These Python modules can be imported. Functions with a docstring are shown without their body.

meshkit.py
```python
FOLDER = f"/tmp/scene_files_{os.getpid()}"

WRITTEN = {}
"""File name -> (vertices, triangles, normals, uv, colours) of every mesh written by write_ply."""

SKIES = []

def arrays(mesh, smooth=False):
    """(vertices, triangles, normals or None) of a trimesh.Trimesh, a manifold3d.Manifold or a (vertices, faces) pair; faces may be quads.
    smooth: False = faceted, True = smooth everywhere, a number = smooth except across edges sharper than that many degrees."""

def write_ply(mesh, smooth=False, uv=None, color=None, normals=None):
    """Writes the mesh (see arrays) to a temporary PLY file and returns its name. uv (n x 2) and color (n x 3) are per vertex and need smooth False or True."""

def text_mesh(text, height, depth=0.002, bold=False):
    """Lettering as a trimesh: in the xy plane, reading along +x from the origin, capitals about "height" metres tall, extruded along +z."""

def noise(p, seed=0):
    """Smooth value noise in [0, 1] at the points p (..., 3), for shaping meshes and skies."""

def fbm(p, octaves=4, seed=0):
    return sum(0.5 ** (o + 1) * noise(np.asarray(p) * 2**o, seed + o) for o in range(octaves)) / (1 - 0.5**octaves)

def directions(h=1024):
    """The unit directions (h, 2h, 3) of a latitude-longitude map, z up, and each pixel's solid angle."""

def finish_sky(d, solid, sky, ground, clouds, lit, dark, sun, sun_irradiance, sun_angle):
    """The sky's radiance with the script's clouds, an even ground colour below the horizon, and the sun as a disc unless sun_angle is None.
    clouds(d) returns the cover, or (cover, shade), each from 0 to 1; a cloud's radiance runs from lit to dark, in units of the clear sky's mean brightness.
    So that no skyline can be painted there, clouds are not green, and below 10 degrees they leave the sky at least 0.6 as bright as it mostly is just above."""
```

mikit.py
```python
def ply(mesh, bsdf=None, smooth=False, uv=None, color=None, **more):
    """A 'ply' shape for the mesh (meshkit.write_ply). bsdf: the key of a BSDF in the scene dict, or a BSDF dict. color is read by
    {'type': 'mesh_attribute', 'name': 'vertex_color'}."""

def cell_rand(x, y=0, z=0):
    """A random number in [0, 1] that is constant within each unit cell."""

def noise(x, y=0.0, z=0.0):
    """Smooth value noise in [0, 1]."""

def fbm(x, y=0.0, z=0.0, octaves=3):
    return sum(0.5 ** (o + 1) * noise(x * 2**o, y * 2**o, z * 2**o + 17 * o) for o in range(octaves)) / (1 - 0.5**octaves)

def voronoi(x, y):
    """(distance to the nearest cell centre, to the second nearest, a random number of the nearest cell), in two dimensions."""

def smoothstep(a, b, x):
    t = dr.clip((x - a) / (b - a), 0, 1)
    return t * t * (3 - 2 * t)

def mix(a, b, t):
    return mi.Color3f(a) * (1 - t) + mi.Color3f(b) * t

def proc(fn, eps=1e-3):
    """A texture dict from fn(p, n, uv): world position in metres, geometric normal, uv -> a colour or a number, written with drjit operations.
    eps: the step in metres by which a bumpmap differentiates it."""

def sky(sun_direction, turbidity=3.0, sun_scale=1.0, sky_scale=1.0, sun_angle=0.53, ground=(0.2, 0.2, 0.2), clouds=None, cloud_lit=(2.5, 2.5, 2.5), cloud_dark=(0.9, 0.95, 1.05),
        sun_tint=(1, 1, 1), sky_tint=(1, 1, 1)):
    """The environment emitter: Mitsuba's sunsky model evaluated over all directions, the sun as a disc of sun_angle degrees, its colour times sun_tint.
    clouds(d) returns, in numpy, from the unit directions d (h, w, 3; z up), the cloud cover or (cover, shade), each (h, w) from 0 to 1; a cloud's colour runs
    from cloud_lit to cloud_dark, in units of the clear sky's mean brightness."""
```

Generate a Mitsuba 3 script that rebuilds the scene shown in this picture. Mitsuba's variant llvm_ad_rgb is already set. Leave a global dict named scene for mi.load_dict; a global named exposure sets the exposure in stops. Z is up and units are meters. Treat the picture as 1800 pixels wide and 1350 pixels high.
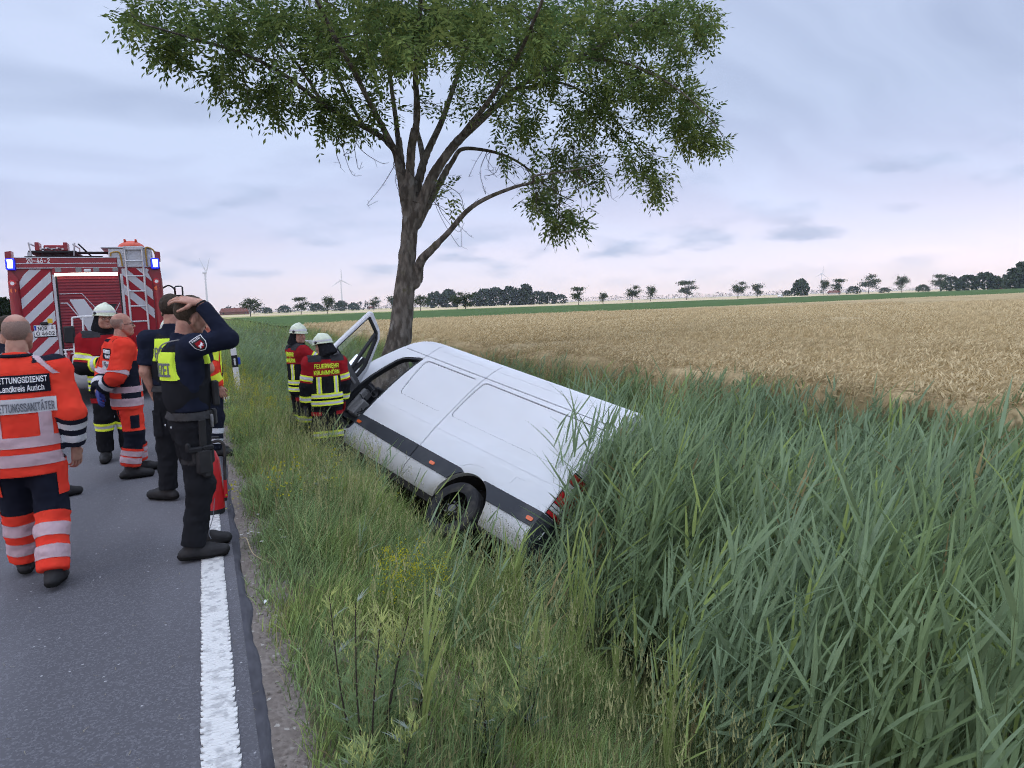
import math, random
import numpy as np, trimesh, manifold3d as m3, drjit as dr, mitsuba as mi, mikit, meshkit
from shapely.geometry import Polygon, LineString, Point, box as sbox
from shapely import affinity
from scipy.interpolate import LinearNDInterpolator
from mikit import noise, fbm, voronoi, smoothstep, mix, cell_rand, proc

T = mi.ScalarTransform4f
scene, labels = {}, {}
# ------------------------------------------------------------------ camera, sky, exposure
EYE = np.array([0, 0, 1.68])
FWD = np.array([0.39288784, 0.91268963, -0.11241348])
UPV = np.array([0.07551644, 0.08980866, 0.99309198])
scene['camera'] = {'type': 'perspective', 'fov': 71.5077745, 'fov_axis': 'x', 'near_clip': 0.05, 'far_clip': 9000.0,
                   'to_world': T().look_at(origin=EYE.tolist(), target=(EYE + FWD).tolist(), up=UPV.tolist())}


def sky_clouds(d):
    """An evening overcast: soft streaks, small blue-grey puffs low down, pinker towards the horizon, thinner and bluer overhead."""
    z = np.maximum(d[..., 2], 0.0)
    p = np.stack([d[..., 0] / (z + 0.22), d[..., 1] / (z + 0.22), z * 0], -1)
    w = meshkit.fbm(p * 0.9 + 5.1, 4, 3)
    s = meshkit.fbm(np.stack([p[..., 0] * 1.1 + 2.5 * w, p[..., 1] * 2.6 + 1.5 * w, p[..., 2] + 3.3], -1), 5, 11)
    puff = meshkit.fbm(np.stack([d[..., 0] * 13, d[..., 1] * 13, z * 40], -1) + 2.0, 5, 29)
    el = np.degrees(np.arcsin(np.clip(z, 0, 1)))
    low = np.exp(-((el - 3.6) / 2.2) ** 2) + 0.6 * np.exp(-((el - 8.0) / 1.6) ** 2)
    puffs = np.clip((puff - 0.54) / 0.2, 0, 1) * low
    streak = np.clip((s - 0.36) / 0.28, 0, 1)
    cover = np.clip(0.50 + 0.50 * np.clip(el / 14, 0, 1) ** 0.8 + 0.10 * (streak - 0.5) + 0.26 * puffs, 0, 1)
    shade = 0.930 - 0.17 * (streak - 0.36) * np.clip(el / 9, 0.3, 1) + 0.05 * puffs
    return cover, np.clip(shade * (1 - 0.85 * np.clip((el - 23) / 37, 0, 1)), 0.0, 1)


SUN = np.array([-0.75, -0.45, 0.42])
scene['sky'] = mikit.sky(SUN, turbidity=3.0, sun_scale=0.03, sun_angle=28, clouds=sky_clouds, cloud_lit=(2.40, 2.66, 3.30), cloud_dark=(0.575, 0.705, 1.01),
                         sky_tint=(2.0, 1.24, 1.25), ground=(0.14, 0.14, 0.11))
exposure = 2.75

# ------------------------------------------------------------------ materials
def bsdf(key, color, rough=0.7, spec=0.4, metal=0.0, bump=None, bscale=1.0, **more):
    c = color if isinstance(color, dict) else proc(color) if callable(color) else {'type': 'rgb', 'value': list(color)}
    b = {'type': 'principled', 'base_color': c, 'roughness': rough if not callable(rough) else proc(rough), 'specular': spec, 'metallic': metal, **more}
    if bump is not None:
        b = {'type': 'bumpmap', 'tex': proc(bump), 'scale': bscale, 'bsdf': b}
    scene[key] = {'type': 'twosided', 'bsdf': b}


def leafmat(key, trans=0.7, rough=0.55, spec=0.25):
    """Leaves and blades: colour of each leaf from its vertices, some light through them."""
    scene[key] = {'type': 'principledthin', 'base_color': {'type': 'mesh_attribute', 'name': 'vertex_color'}, 'roughness': rough, 'diff_trans': trans, 'spec_trans': 0.0, 'eta': 1.35}


# ------------------------------------------------------------------ keys and labels
_used = {}


def numbered(key):
    n = _used.get(key, -1) + 1
    _used[key] = n
    return key if n == 0 else f'{key}_{n:03d}'


def thing(name, label, cat, group=None, kind=None):
    key = numbered(name)
    tag(key, label, cat, group, kind)
    return key


def tag(key, label=None, cat=None, group=None, kind=None):
    d = labels.setdefault(key, {})
    for k, v in (('label', label), ('category', cat), ('group', group), ('kind', kind)):
        if v:
            d[k] = v


def put(key, mesh, mat, smooth=False, color=None, **more):
    if not len(mesh.faces):
        return key
    scene[key] = mikit.ply(mesh, mat, smooth, color=color, **more)
    return key


def part(parent, name, mesh, mat, smooth=False, label=None, color=None, kind=None):
    key = numbered(parent + '__' + name)
    put(key, mesh, mat, smooth, color)
    if label or kind:
        tag(key, label, None, None, kind)
    return key


# ------------------------------------------------------------------ mesh helpers
cat_ = trimesh.util.concatenate


def tm(v, f):
    return trimesh.Trimesh(np.asarray(v, float), np.asarray(f, int), process=False)


def man(mesh):
    return m3.Manifold(m3.Mesh(np.asarray(mesh.vertices, np.float32), np.asarray(mesh.faces, np.uint32)))


def unman(m):
    r = m.to_mesh()
    return tm(np.array(r.vert_properties)[:, :3], np.array(r.tri_verts))


def hull(pts):
    return m3.Manifold.hull_points(np.asarray(pts, float))


def cboxm(c, s, b=0.0):
    """A box with chamfered edges as a manifold: centre, full sizes, chamfer."""
    c, s = np.asarray(c, float), np.asarray(s, float) / 2
    pts = []
    for sx in (-1, 1):
        for sy in (-1, 1):
            for sz in (-1, 1):
                g = np.array([sx, sy, sz])
                for k in range(3):
                    q = s - b
                    q[k] = s[k]
                    pts.append(c + g * q)
    return hull(pts)


def cbox(c, s, b=0.0):
    return unman(cboxm(c, s, b))


def boxb(x0, x1, y0, y1, z0, z1, b=0.0):
    return cbox(((x0 + x1) / 2, (y0 + y1) / 2, (z0 + z1) / 2), (x1 - x0, y1 - y0, z1 - z0), b)


def frames(p):
    t = np.gradient(p, axis=0)
    t /= np.linalg.norm(t, axis=1, keepdims=True) + 1e-12
    a = np.cross(t, [0.13, 0.31, 0.94])
    bad = np.linalg.norm(a, axis=1) < 0.1
    a[bad] = np.cross(t[bad], [1, 0.1, 0])
    a /= np.linalg.norm(a, axis=1, keepdims=True)
    return t, a, np.cross(t, a)


def tube(pts, rad, sides=8, cap=True):
    p = np.asarray(pts, float)
    r = np.broadcast_to(rad, (len(p),))
    t, a, b = frames(p)
    an = np.arange(sides) * 2 * np.pi / sides
    v = (p[:, None] + r[:, None, None] * (np.cos(an)[None, :, None] * a[:, None] + np.sin(an)[None, :, None] * b[:, None])).reshape(-1, 3)
    i, j = np.meshgrid(np.arange(len(p) - 1), np.arange(sides), indexing='ij')
    q = np.stack([i * sides + j, i * sides + (j + 1) % sides, (i + 1) * sides + (j + 1) % sides, (i + 1) * sides + j], -1).reshape(-1, 4)
    f = np.vstack([q[:, [0, 1, 2]], q[:, [0, 2, 3]]])
    if cap:
        n = len(v)
        v = np.vstack([v, p[:1], p[-1:]])
        j = np.arange(sides)
        e = (len(p) - 1) * sides
        f = np.vstack([f, np.stack([np.full(sides, n), (j + 1) % sides, j], 1), np.stack([np.full(sides, n + 1), e + j, e + (j + 1) % sides], 1)])
    return tm(v, f)


def lathe(prof, sides=32, axis=2):
    """A closed profile [(radius, height)...] turned about z (or another axis)."""
    pr = np.asarray(prof, float)
    an = np.arange(sides) * 2 * np.pi / sides
    v = np.stack([pr[:, None, 0] * np.cos(an), pr[:, None, 0] * np.sin(an), pr[:, None, 1] + 0 * an], -1).reshape(-1, 3)
    n = len(pr)
    i, j = np.meshgrid(np.arange(n - 1), np.arange(sides), indexing='ij')
    q = np.stack([i * sides + j, i * sides + (j + 1) % sides, (i + 1) * sides + (j + 1) % sides, (i + 1) * sides + j], -1).reshape(-1, 4)
    f = np.vstack([q[:, [0, 1, 2]], q[:, [0, 2, 3]]])
    v = v[:, {2: [0, 1, 2], 1: [1, 2, 0], 0: [2, 0, 1]}[axis]]
    return tm(v, f)


def prism(poly, depth):
    """A shapely polygon pushed out along +z."""
    if poly.geom_type != 'Polygon':
        return cat_([prism(g, depth) for g in poly.geoms if g.geom_type == 'Polygon'])
    return trimesh.creation.extrude_polygon(poly, depth, engine='earcut')


def move(mesh, M=None, t=(0, 0, 0)):
    v = np.asarray(mesh.vertices)
    return tm((v @ np.asarray(M).T if M is not None else v) + np.asarray(t), mesh.faces)


def rz(a):
    c, s = math.cos(a), math.sin(a)
    return np.array([[c, -s, 0], [s, c, 0], [0, 0, 1.0]])


def rx(a):
    c, s = math.cos(a), math.sin(a)
    return np.array([[1.0, 0, 0], [0, c, -s], [0, s, c]])


def ry(a):
    c, s = math.cos(a), math.sin(a)
    return np.array([[c, 0, s], [0, 1.0, 0], [-s, 0, c]])


def crom(pts, n=6):
    """Catmull-Rom through the points."""
    p = np.asarray(pts, float)
    p = np.vstack([2 * p[0] - p[1], p, 2 * p[-1] - p[-2]])
    out = []
    for k in range(1, len(p) - 2):
        t = np.linspace(0, 1, n, endpoint=False)[:, None]
        out.append(0.5 * (2 * p[k] + (p[k + 1] - p[k - 1]) * t + (2 * p[k - 1] - 5 * p[k] + 4 * p[k + 1] - p[k + 2]) * t ** 2 + (3 * p[k] - p[k - 1] - 3 * p[k + 1] + p[k + 2]) * t ** 3))
    return np.vstack(out + [p[-2:-1]])


def vnormals(m):
    return meshkit.arrays(m, True)[2]


class Vol:
    """A smooth-union distance field on a grid, meshed by surface nets: how bodies and clothes are modelled."""

    def __init__(s, lo, hi, h):
        s.lo, s.h = np.asarray(lo, float), h
        s.n = np.ceil((np.asarray(hi) - s.lo) / h).astype(int) + 1
        s.D = np.full(s.n, 0.5, np.float32)

    def grid(s, lo, hi):
        a = np.clip(np.floor((lo - s.lo) / s.h).astype(int), 0, s.n)
        b = np.clip(np.ceil((hi - s.lo) / s.h).astype(int) + 1, 0, s.n)
        sl = tuple(slice(x, y) for x, y in zip(a, b))
        if any(y <= x for x, y in zip(a, b)):
            return None, None
        g = np.meshgrid(*[s.lo[k] + s.h * np.arange(a[k], b[k]) for k in range(3)], indexing='ij')
        return sl, np.stack(g, -1).astype(np.float32)

    def blend(s, sl, d, k, sub=False):
        o = s.D[sl]
        if sub:
            s.D[sl] = np.maximum(o, -d)
            return
        hh = np.maximum(k - np.abs(o - d), 0) / max(k, 1e-6)
        s.D[sl] = np.minimum(o, d) - hh * hh * k / 4

    def cap(s, a, b, ra, rb=None, k=0.03, flat=None):
        """A tapered capsule; flat = (axis, factor) squashes it across that axis."""
        rb = ra if rb is None else rb
        a, b = np.asarray(a, float), np.asarray(b, float)
        m = max(ra, rb) * 1.6 + k + 2 * s.h
        sl, p = s.grid(np.minimum(a, b) - m, np.maximum(a, b) + m)
        if sl is None:
            return s
        ab = (b - a).astype(np.float32)
        t = np.clip(((p - a) @ ab) / max(float(ab @ ab), 1e-9), 0, 1)
        q = p - a - t[..., None] * ab
        if flat is not None:
            ax, fac = np.asarray(flat[0], np.float32), flat[1]
            ax = ax / np.linalg.norm(ax)
            q = q + (q @ ax)[..., None] * ax * (1 / fac - 1)
        s.blend(sl, np.linalg.norm(q, axis=-1) - (ra + (rb - ra) * t), k)
        return s

    def ell(s, c, r, R=None, k=0.03, sub=False):
        c, r = np.asarray(c, float), np.asarray(r, float)
        m = r.max() + k + 2 * s.h
        sl, p = s.grid(c - m, c + m)
        if sl is None:
            return s
        q = p - c
        if R is not None:
            q = q @ np.asarray(R, np.float32)
        k0 = np.linalg.norm(q / r, axis=-1)
        k1 = np.linalg.norm(q / r ** 2, axis=-1)
        s.blend(sl, np.where(k1 < 1e-6, -r.min(), k0 * (k0 - 1) / np.maximum(k1, 1e-6)), k, sub)
        return s

    def rough(s, amp, freq, seed=0, stretch=(1, 1, 1)):
        near = np.abs(s.D) < 0.06
        i = np.argwhere(near)
        p = s.lo + i * s.h
        s.D[near] += (amp * (meshkit.fbm(p * freq * np.asarray(stretch), 3, seed) - 0.5) * 2).astype(np.float32)
        return s

    def mesh(s):
        D = s.D
        ins = D < 0
        cnt = sum(ins[a:s.n[0] - 1 + a, b:s.n[1] - 1 + b, c:s.n[2] - 1 + c].astype(int) for a in (0, 1) for b in (0, 1) for c in (0, 1))
        cells = np.argwhere((cnt > 0) & (cnt < 8))
        idx = -np.ones(s.n - 1, int)
        idx[tuple(cells.T)] = np.arange(len(cells))
        acc, num = np.zeros((len(cells), 3)), np.zeros(len(cells))
        cor = [(a, b, c) for a in (0, 1) for b in (0, 1) for c in (0, 1)]
        for u in cor:
            for ax in range(3):
                if u[ax]:
                    continue
                w = tuple(1 if q == ax else u[q] for q in range(3))
                da, db = (D[tuple((cells + np.array(x)).T)] for x in (u, w))
                cr = (da < 0) != (db < 0)
                t = np.where(cr, da / np.where(cr, da - db, 1), 0)
                acc += np.where(cr[:, None], np.array(u) + t[:, None] * (np.array(w) - np.array(u)), 0)
                num += cr
        v = s.lo + s.h * (cells + acc / num[:, None])
        F = []
        for ax in range(3):
            o1, o2 = [(1, 2), (2, 0), (0, 1)][ax]
            a = ins[tuple(slice(0, -1) if q == ax else slice(1, -1) for q in range(3))]
            b = ins[tuple(slice(1, None) if q == ax else slice(1, -1) for q in range(3))]
            off = np.array([0 if q == ax else 1 for q in range(3)])
            for sel, rev in ((a & ~b, False), (b & ~a, True)):
                e = np.argwhere(sel) + off
                if not len(e):
                    continue
                u1, u2 = np.eye(3, dtype=int)[o1], np.eye(3, dtype=int)[o2]
                q = np.stack([idx[tuple((e - x).T)] for x in (u1 + u2, u2, 0 * u1, u1)], 1)
                F.append(q[:, ::-1] if rev else q)
        q = np.vstack(F)
        return tm(v, np.vstack([q[:, [0, 1, 2]], q[:, [0, 2, 3]]]))


def cut(mesh, *planes):
    """What of the mesh lies on the side that each plane's normal points to: planes are (point, normal)."""
    for o, n in planes:
        if len(mesh.faces):
            mesh = trimesh.intersections.slice_mesh_plane(mesh, np.asarray(n, float), np.asarray(o, float), cap=False)
            mesh = tm(mesh.vertices, mesh.faces)
    return mesh


def faces_where(mesh, fn):
    c = mesh.vertices[mesh.faces].mean(1)
    m = tm(mesh.vertices, mesh.faces[fn(c)])
    m.remove_unreferenced_vertices()
    return tm(m.vertices, m.faces)


def proud(mesh, d):
    """The sheet lifted by d along its own normals."""
    return tm(mesh.vertices + d * vnormals(mesh), mesh.faces)


def drape(flat, o, X, Y, surf, lift=0.004, reach=0.6):
    """A flat mesh (x, y, thickness z) laid onto the side of surf that faces the normal X x Y."""
    X, Y = np.asarray(X, float), np.asarray(Y, float)
    N = np.cross(X, Y)
    nn = vnormals(surf)
    v = surf.vertices - o
    ok = (nn @ N > 0.05) & (np.abs(v @ N) < reach)
    f = LinearNDInterpolator(np.stack([v[ok] @ X, v[ok] @ Y], 1), v[ok] @ N)
    p = np.asarray(flat.vertices)
    z = f(p[:, 0], p[:, 1])
    z = np.where(np.isnan(z), np.nanmedian(z) if np.isfinite(z).any() else 0, z)
    return tm(o + p[:, :1] * X + p[:, 1:2] * Y + (z + p[:, 2] + lift)[:, None] * N, flat.faces)


def sheetrect(w, h, nx=10, ny=6, th=0.0, r=0.0):
    """A rectangle of w x h, centred, as a thin grid for draping."""
    gx, gy = np.meshgrid(np.linspace(-w / 2, w / 2, nx + 1), np.linspace(-h / 2, h / 2, ny + 1), indexing='ij')
    i, j = np.meshgrid(np.arange(nx), np.arange(ny), indexing='ij')
    k = lambda a, b: a * (ny + 1) + b
    q = np.stack([k(i, j), k(i + 1, j), k(i + 1, j + 1), k(i, j + 1)], -1).reshape(-1, 4)
    return tm(np.stack([gx.ravel(), gy.ravel(), gx.ravel() * 0 + th], 1), np.vstack([q[:, [0, 1, 2]], q[:, [0, 2, 3]]]))


def words(text, height, bold=False, width=None, fine=None, depth=0.002):
    """Lettering centred on the origin, squeezed to the width if given."""
    m = meshkit.text_mesh(text, height, depth, bold)
    v = np.asarray(m.vertices)
    c = (v.min(0) + v.max(0)) / 2
    v = v - [c[0], c[1], 0]
    if width:
        v[:, 0] *= width / (v[:, 0].max() - v[:, 0].min())
    f = np.asarray(m.faces)
    if fine:
        v, f = trimesh.remesh.subdivide_to_size(v, f, fine, max_iter=8)
    return tm(v, f)


def at(u, v, Y):
    """The point on the line of sight through photo point (u, v) that lies Y metres down the road."""
    r = np.cross(FWD, UPV)
    d = FWD + (u - 900) / 1250 * r - (v - 675) / 1250 * UPV
    return EYE + d * (Y / d[1])


def at_z(u, v, z):
    r = np.cross(FWD, UPV)
    d = FWD + (u - 900) / 1250 * r - (v - 675) / 1250 * UPV
    return EYE + d * ((z - EYE[2]) / d[2])
# ------------------------------------------------------------------ ground
rng = np.random.default_rng(7)
PROF_X = np.array([-60, -6.6, -5.9, 0.10, 0.3, 0.55, 1.2, 2.26, 3.3, 4.1, 5.2, 5.9, 6.6, 9, 60, 3000.])
PROF_Z = np.array([-0.3, -0.25, -0.03, -0.03, -0.03, -0.06, -0.30, -0.98, -2.20, -2.25, -0.75, -0.15, -0.02, 0, 0, 0])
PROF_N = np.array([-0.3, -0.25, -0.03, -0.03, -0.03, -0.05, -0.34, -1.02, -1.62, -1.75, -0.95, -0.30, -0.04, 0, 0, 0])
VR = np.array([[-0.3043, -0.613, 0.7291], [0.934, -0.3424, 0.1019], [0.1872, 0.712, 0.6768]])
VT = np.array([3.192, 6.81, -1.812])


def ground_z(x, y, detail=True):
    x, y = np.asarray(x, float), np.asarray(y, float)
    w = np.clip((y - 3.5) / 3.5, 0, 1)
    z = np.interp(x, PROF_X, PROF_N) * (1 - w) + np.interp(x, PROF_X, PROF_Z) * w
    # the roots of the big tree hold the bank; further on the ditch is shallower
    far = np.clip((y - 15) / 8, 0, 1)
    z = z * (1 - 0.35 * far * (x > 0.3)) * (1 - 0.9 * np.clip((y - 55) / 30, 0, 1) * (x > 0.3))
    d = np.hypot(x - 3.3, y - 13.6)
    m = np.exp(-(d / 1.1) ** 2)
    z = z * (1 - m) + 0.05 * m
    if detail:
        near = np.clip((x - 0.3) / 0.4, 0, 1) * np.clip((80 - y) / 40, 0, 1) * (x < 14)
        z = z + near * 0.10 * (meshkit.fbm(np.stack([x * 1.7, y * 1.7, x * 0], -1), 3, 5) - 0.5)
    # the van has pressed itself into the bank
    bx = VR[0, 2], VR[1, 2], VR[2, 2]
    o = VT + VR @ np.array([3.0, 0, 0.30])
    loc = (np.stack([x - VT[0], y - VT[1], z - VT[2]], -1)) @ VR
    inside = (loc[..., 0] > -0.1) & (loc[..., 0] < 6.0) & (np.abs(loc[..., 1]) < 1.02) & (loc[..., 2] > 0.2) & (loc[..., 2] < 2.6)
    plane = o[2] - ((x - o[0]) * bx[0] + (y - o[1]) * bx[1]) / bx[2]
    return np.where(inside, np.minimum(z, plane), z)


def axis_pts(*segs):
    return np.unique(np.concatenate([np.arange(a, b, s) for a, b, s in segs]))


def sheet(xs, ys, zf):
    X, Y = np.meshgrid(xs, ys, indexing='ij')
    Z = zf(X, Y)
    n = len(ys)
    i, j = np.meshgrid(np.arange(len(xs) - 1), np.arange(n - 1), indexing='ij')
    q = np.stack([i * n + j, (i + 1) * n + j, (i + 1) * n + j + 1, i * n + j + 1], -1).reshape(-1, 4)
    return tm(np.stack([X.ravel(), Y.ravel(), Z.ravel()], 1), np.vstack([q[:, [0, 1, 2]], q[:, [0, 2, 3]]]))


bsdf('soil', lambda p, n, uv: mix(mix((0.12, 0.095, 0.068), (0.075, 0.085, 0.038), smoothstep(0.35, 0.65, fbm(p.x * 1.3, p.y * 1.3, 0.0))),
                                  (0.15, 0.125, 0.10), smoothstep(0.55, 0.8, fbm(p.x * 23, p.y * 23, 3.0)) * 0.5), 0.95, 0.1,
     bump=lambda p, n, uv: fbm(p.x * 18, p.y * 18, p.z * 18), bscale=0.03)
bsdf('gravel', lambda p, n, uv: mix(mix((0.16, 0.135, 0.118), (0.27, 0.24, 0.215), voronoi(p.x * 42, p.y * 42)[2] * fbm(p.x * 6, p.y * 6)),
                                    (0.34, 0.32, 0.29), smoothstep(0.965, 0.985, voronoi(p.x * 60, p.y * 60)[2])), 0.95, 0.15,
     bump=lambda p, n, uv: 0.6 * fbm(p.x * 40, p.y * 40) + 0.6 * smoothstep(0.5, 0.0, voronoi(p.x * 42, p.y * 42)[0]), bscale=0.014)
ys = axis_pts((-60, -2, 6), (-2, 20, 0.16), (20, 60, 1.0), (60, 400, 20), (400, 5200, 400))
xs = axis_pts((-3600, -400, 400), (-400, -20, 20), (-20, -7, 2), (-7, -5.5, 0.5), (-5.5, 0.0, 2.7), (0.1, 7.2, 0.15), (7.2, 60, 4), (60, 400, 20), (400, 5200, 400))
put('ground', sheet(xs, ys, ground_z), 'soil', True)
tag('ground', kind='structure')

# the road: asphalt with a rounded edge, its white edge line
bsdf('asphalt', lambda p, n, uv: mix(mix((0.100, 0.099, 0.110), (0.160, 0.159, 0.174), smoothstep(0.25, 0.75, fbm(p.x * 1.5, p.y * 0.30, 1.0))),
                                     mix((0.05, 0.05, 0.06), (0.30, 0.30, 0.33), voronoi(p.x * 170, p.y * 170)[2]), 0.30 * smoothstep(0.25, 0.75, noise(p.x * 90, p.y * 90))) +
     mi.Color3f(0.30) * smoothstep(0.988, 0.994, voronoi(p.x * 38, p.y * 38)[2]) * smoothstep(0.28, 0.12, voronoi(p.x * 38, p.y * 38)[0]), 0.82, 0.35,
     bump=lambda p, n, uv: smoothstep(0.6, 0.1, voronoi(p.x * 150, p.y * 150)[0]) + 0.5 * noise(p.x * 60, p.y * 60), bscale=0.0035)
bsdf('asphalt_edge', lambda p, n, uv: mix((0.055, 0.055, 0.066), (0.105, 0.105, 0.122), fbm(p.x * 30, p.y * 12, 1.0)), 0.7, 0.4,
     bump=lambda p, n, uv: smoothstep(0.6, 0.1, voronoi(p.x * 130, p.y * 130)[0]) + fbm(p.x * 25, p.y * 25), bscale=0.006)


def wob(y, s, a):
    return a * (meshkit.fbm(np.stack([np.asarray(y, float) * s, 0 * np.asarray(y, float), 0 * np.asarray(y, float)], -1), 3, 9) - 0.5)


ry_ = axis_pts((-40, -1, 3), (-1, 14, 0.06), (14, 60, 1), (60, 1500, 60))
put('road', sheet(np.array([-6.0, -4.0, -2.0, -0.6, 0.0, 0.078]), ry_, lambda X, Y: 0.0 * X), 'asphalt', True)
tag('road', kind='structure')
ed = [(0.0782, 0.0), (0.096, -0.002), (0.112, -0.008), (0.126, -0.020), (0.136, -0.060)]
V = np.stack([np.stack([x + (wob(ry_, 2.6, 0.05) if k > 1 else 0) + 0 * ry_, ry_, z + 0 * ry_], -1) for k, (x, z) in enumerate(ed)], 0)
nn = len(ry_)
i, j = np.meshgrid(np.arange(len(ed) - 1), np.arange(nn - 1), indexing='ij')
q = np.stack([i * nn + j, (i + 1) * nn + j, (i + 1) * nn + j + 1, i * nn + j + 1], -1).reshape(-1, 4)
put('road_edge', tm(V.reshape(-1, 3), np.vstack([q[:, [0, 1, 2]], q[:, [0, 2, 3]]])), 'asphalt_edge', True)
tag('road_edge', kind='structure')
gx = np.array([0.118, 0.2, 0.3, 0.42, 0.55])
put('road_shoulder', sheet(gx, ry_, lambda X, Y: -0.018 - 0.045 * np.clip((X - 0.2) / 0.35, 0, 1) + 0.02 * (meshkit.fbm(np.stack([X * 9, Y * 9, 0 * X], -1), 3, 4) - 0.5)), 'gravel', True)
tag('road_shoulder', kind='structure')

# the edge line: overlapping scale-like dabs of thermoplastic paint
bsdf('line_paint', lambda p, n, uv: mix((0.60, 0.60, 0.58), (0.42, 0.42, 0.41), smoothstep(0.45, 0.75, fbm(p.x * 30, p.y * 30))), 0.55, 0.4)
bsdf('line_seam', (0.34, 0.34, 0.34), 0.8, 0.2)
dabs = []
th = np.linspace(0.12 * np.pi, 0.88 * np.pi, 7)
row, y0 = 0, 1.6
NB = []
while y0 < 16:
    for c in range(5):
        x0 = -0.110 + 0.0235 * (c + 0.5 * (row % 2)) - (0.004 if c == 0 else 0) + rng.normal(0, 0.0012)
        r = 0.0165 * rng.uniform(0.9, 1.12)
        yy = y0 + rng.normal(0, 0.003)
        # a scale: low at its far end, its rounded near lip 3 mm proud
        lip = np.stack([x0 + r * np.cos(th), yy - 1.15 * r * np.sin(th), np.full(7, 0.0085)], 1)
        foot = lip * [1, 1, 0] + [0, -0.0022, 0.0025]
        back = np.array([[x0 + r, yy + 0.021, 0.0050], [x0 - r, yy + 0.021, 0.0050]])
        b = len(NB) and 0
        v = np.vstack([lip, foot, back])
        f = [(7, k, k + 1) for k in range(0)]
        f = [(14, k + 1, k) for k in range(6)] + [(14, 15, 6)] + [(k, k + 1, 8 + k) for k in range(6)] + [(k, 8 + k, 7 + k) for k in range(6)]
        dabs.append((v, np.array(f)))
    y0 += 0.0225
    row += 1
n = 16
DV = np.vstack([v for v, _ in dabs])
DF = np.vstack([f + k * n for k, (_, f) in enumerate(dabs)])
put('edge_line__paint_scale', tm(DV, DF), 'line_paint', False)
base = sheet(np.array([-0.120, -0.06, -0.002]), axis_pts((-20, 16, 1), (16, 600, 12)), lambda X, Y: 0.004 + 0 * X)
put('edge_line', base, 'line_paint')
tag('edge_line', kind='structure')
tag('edge_line__paint_scale', kind='stuff')
# ------------------------------------------------------------------ the crashed van (own frame: x forward from the rear bumper, y to its left, z up)
VRi = VR.T.tolist()


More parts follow.
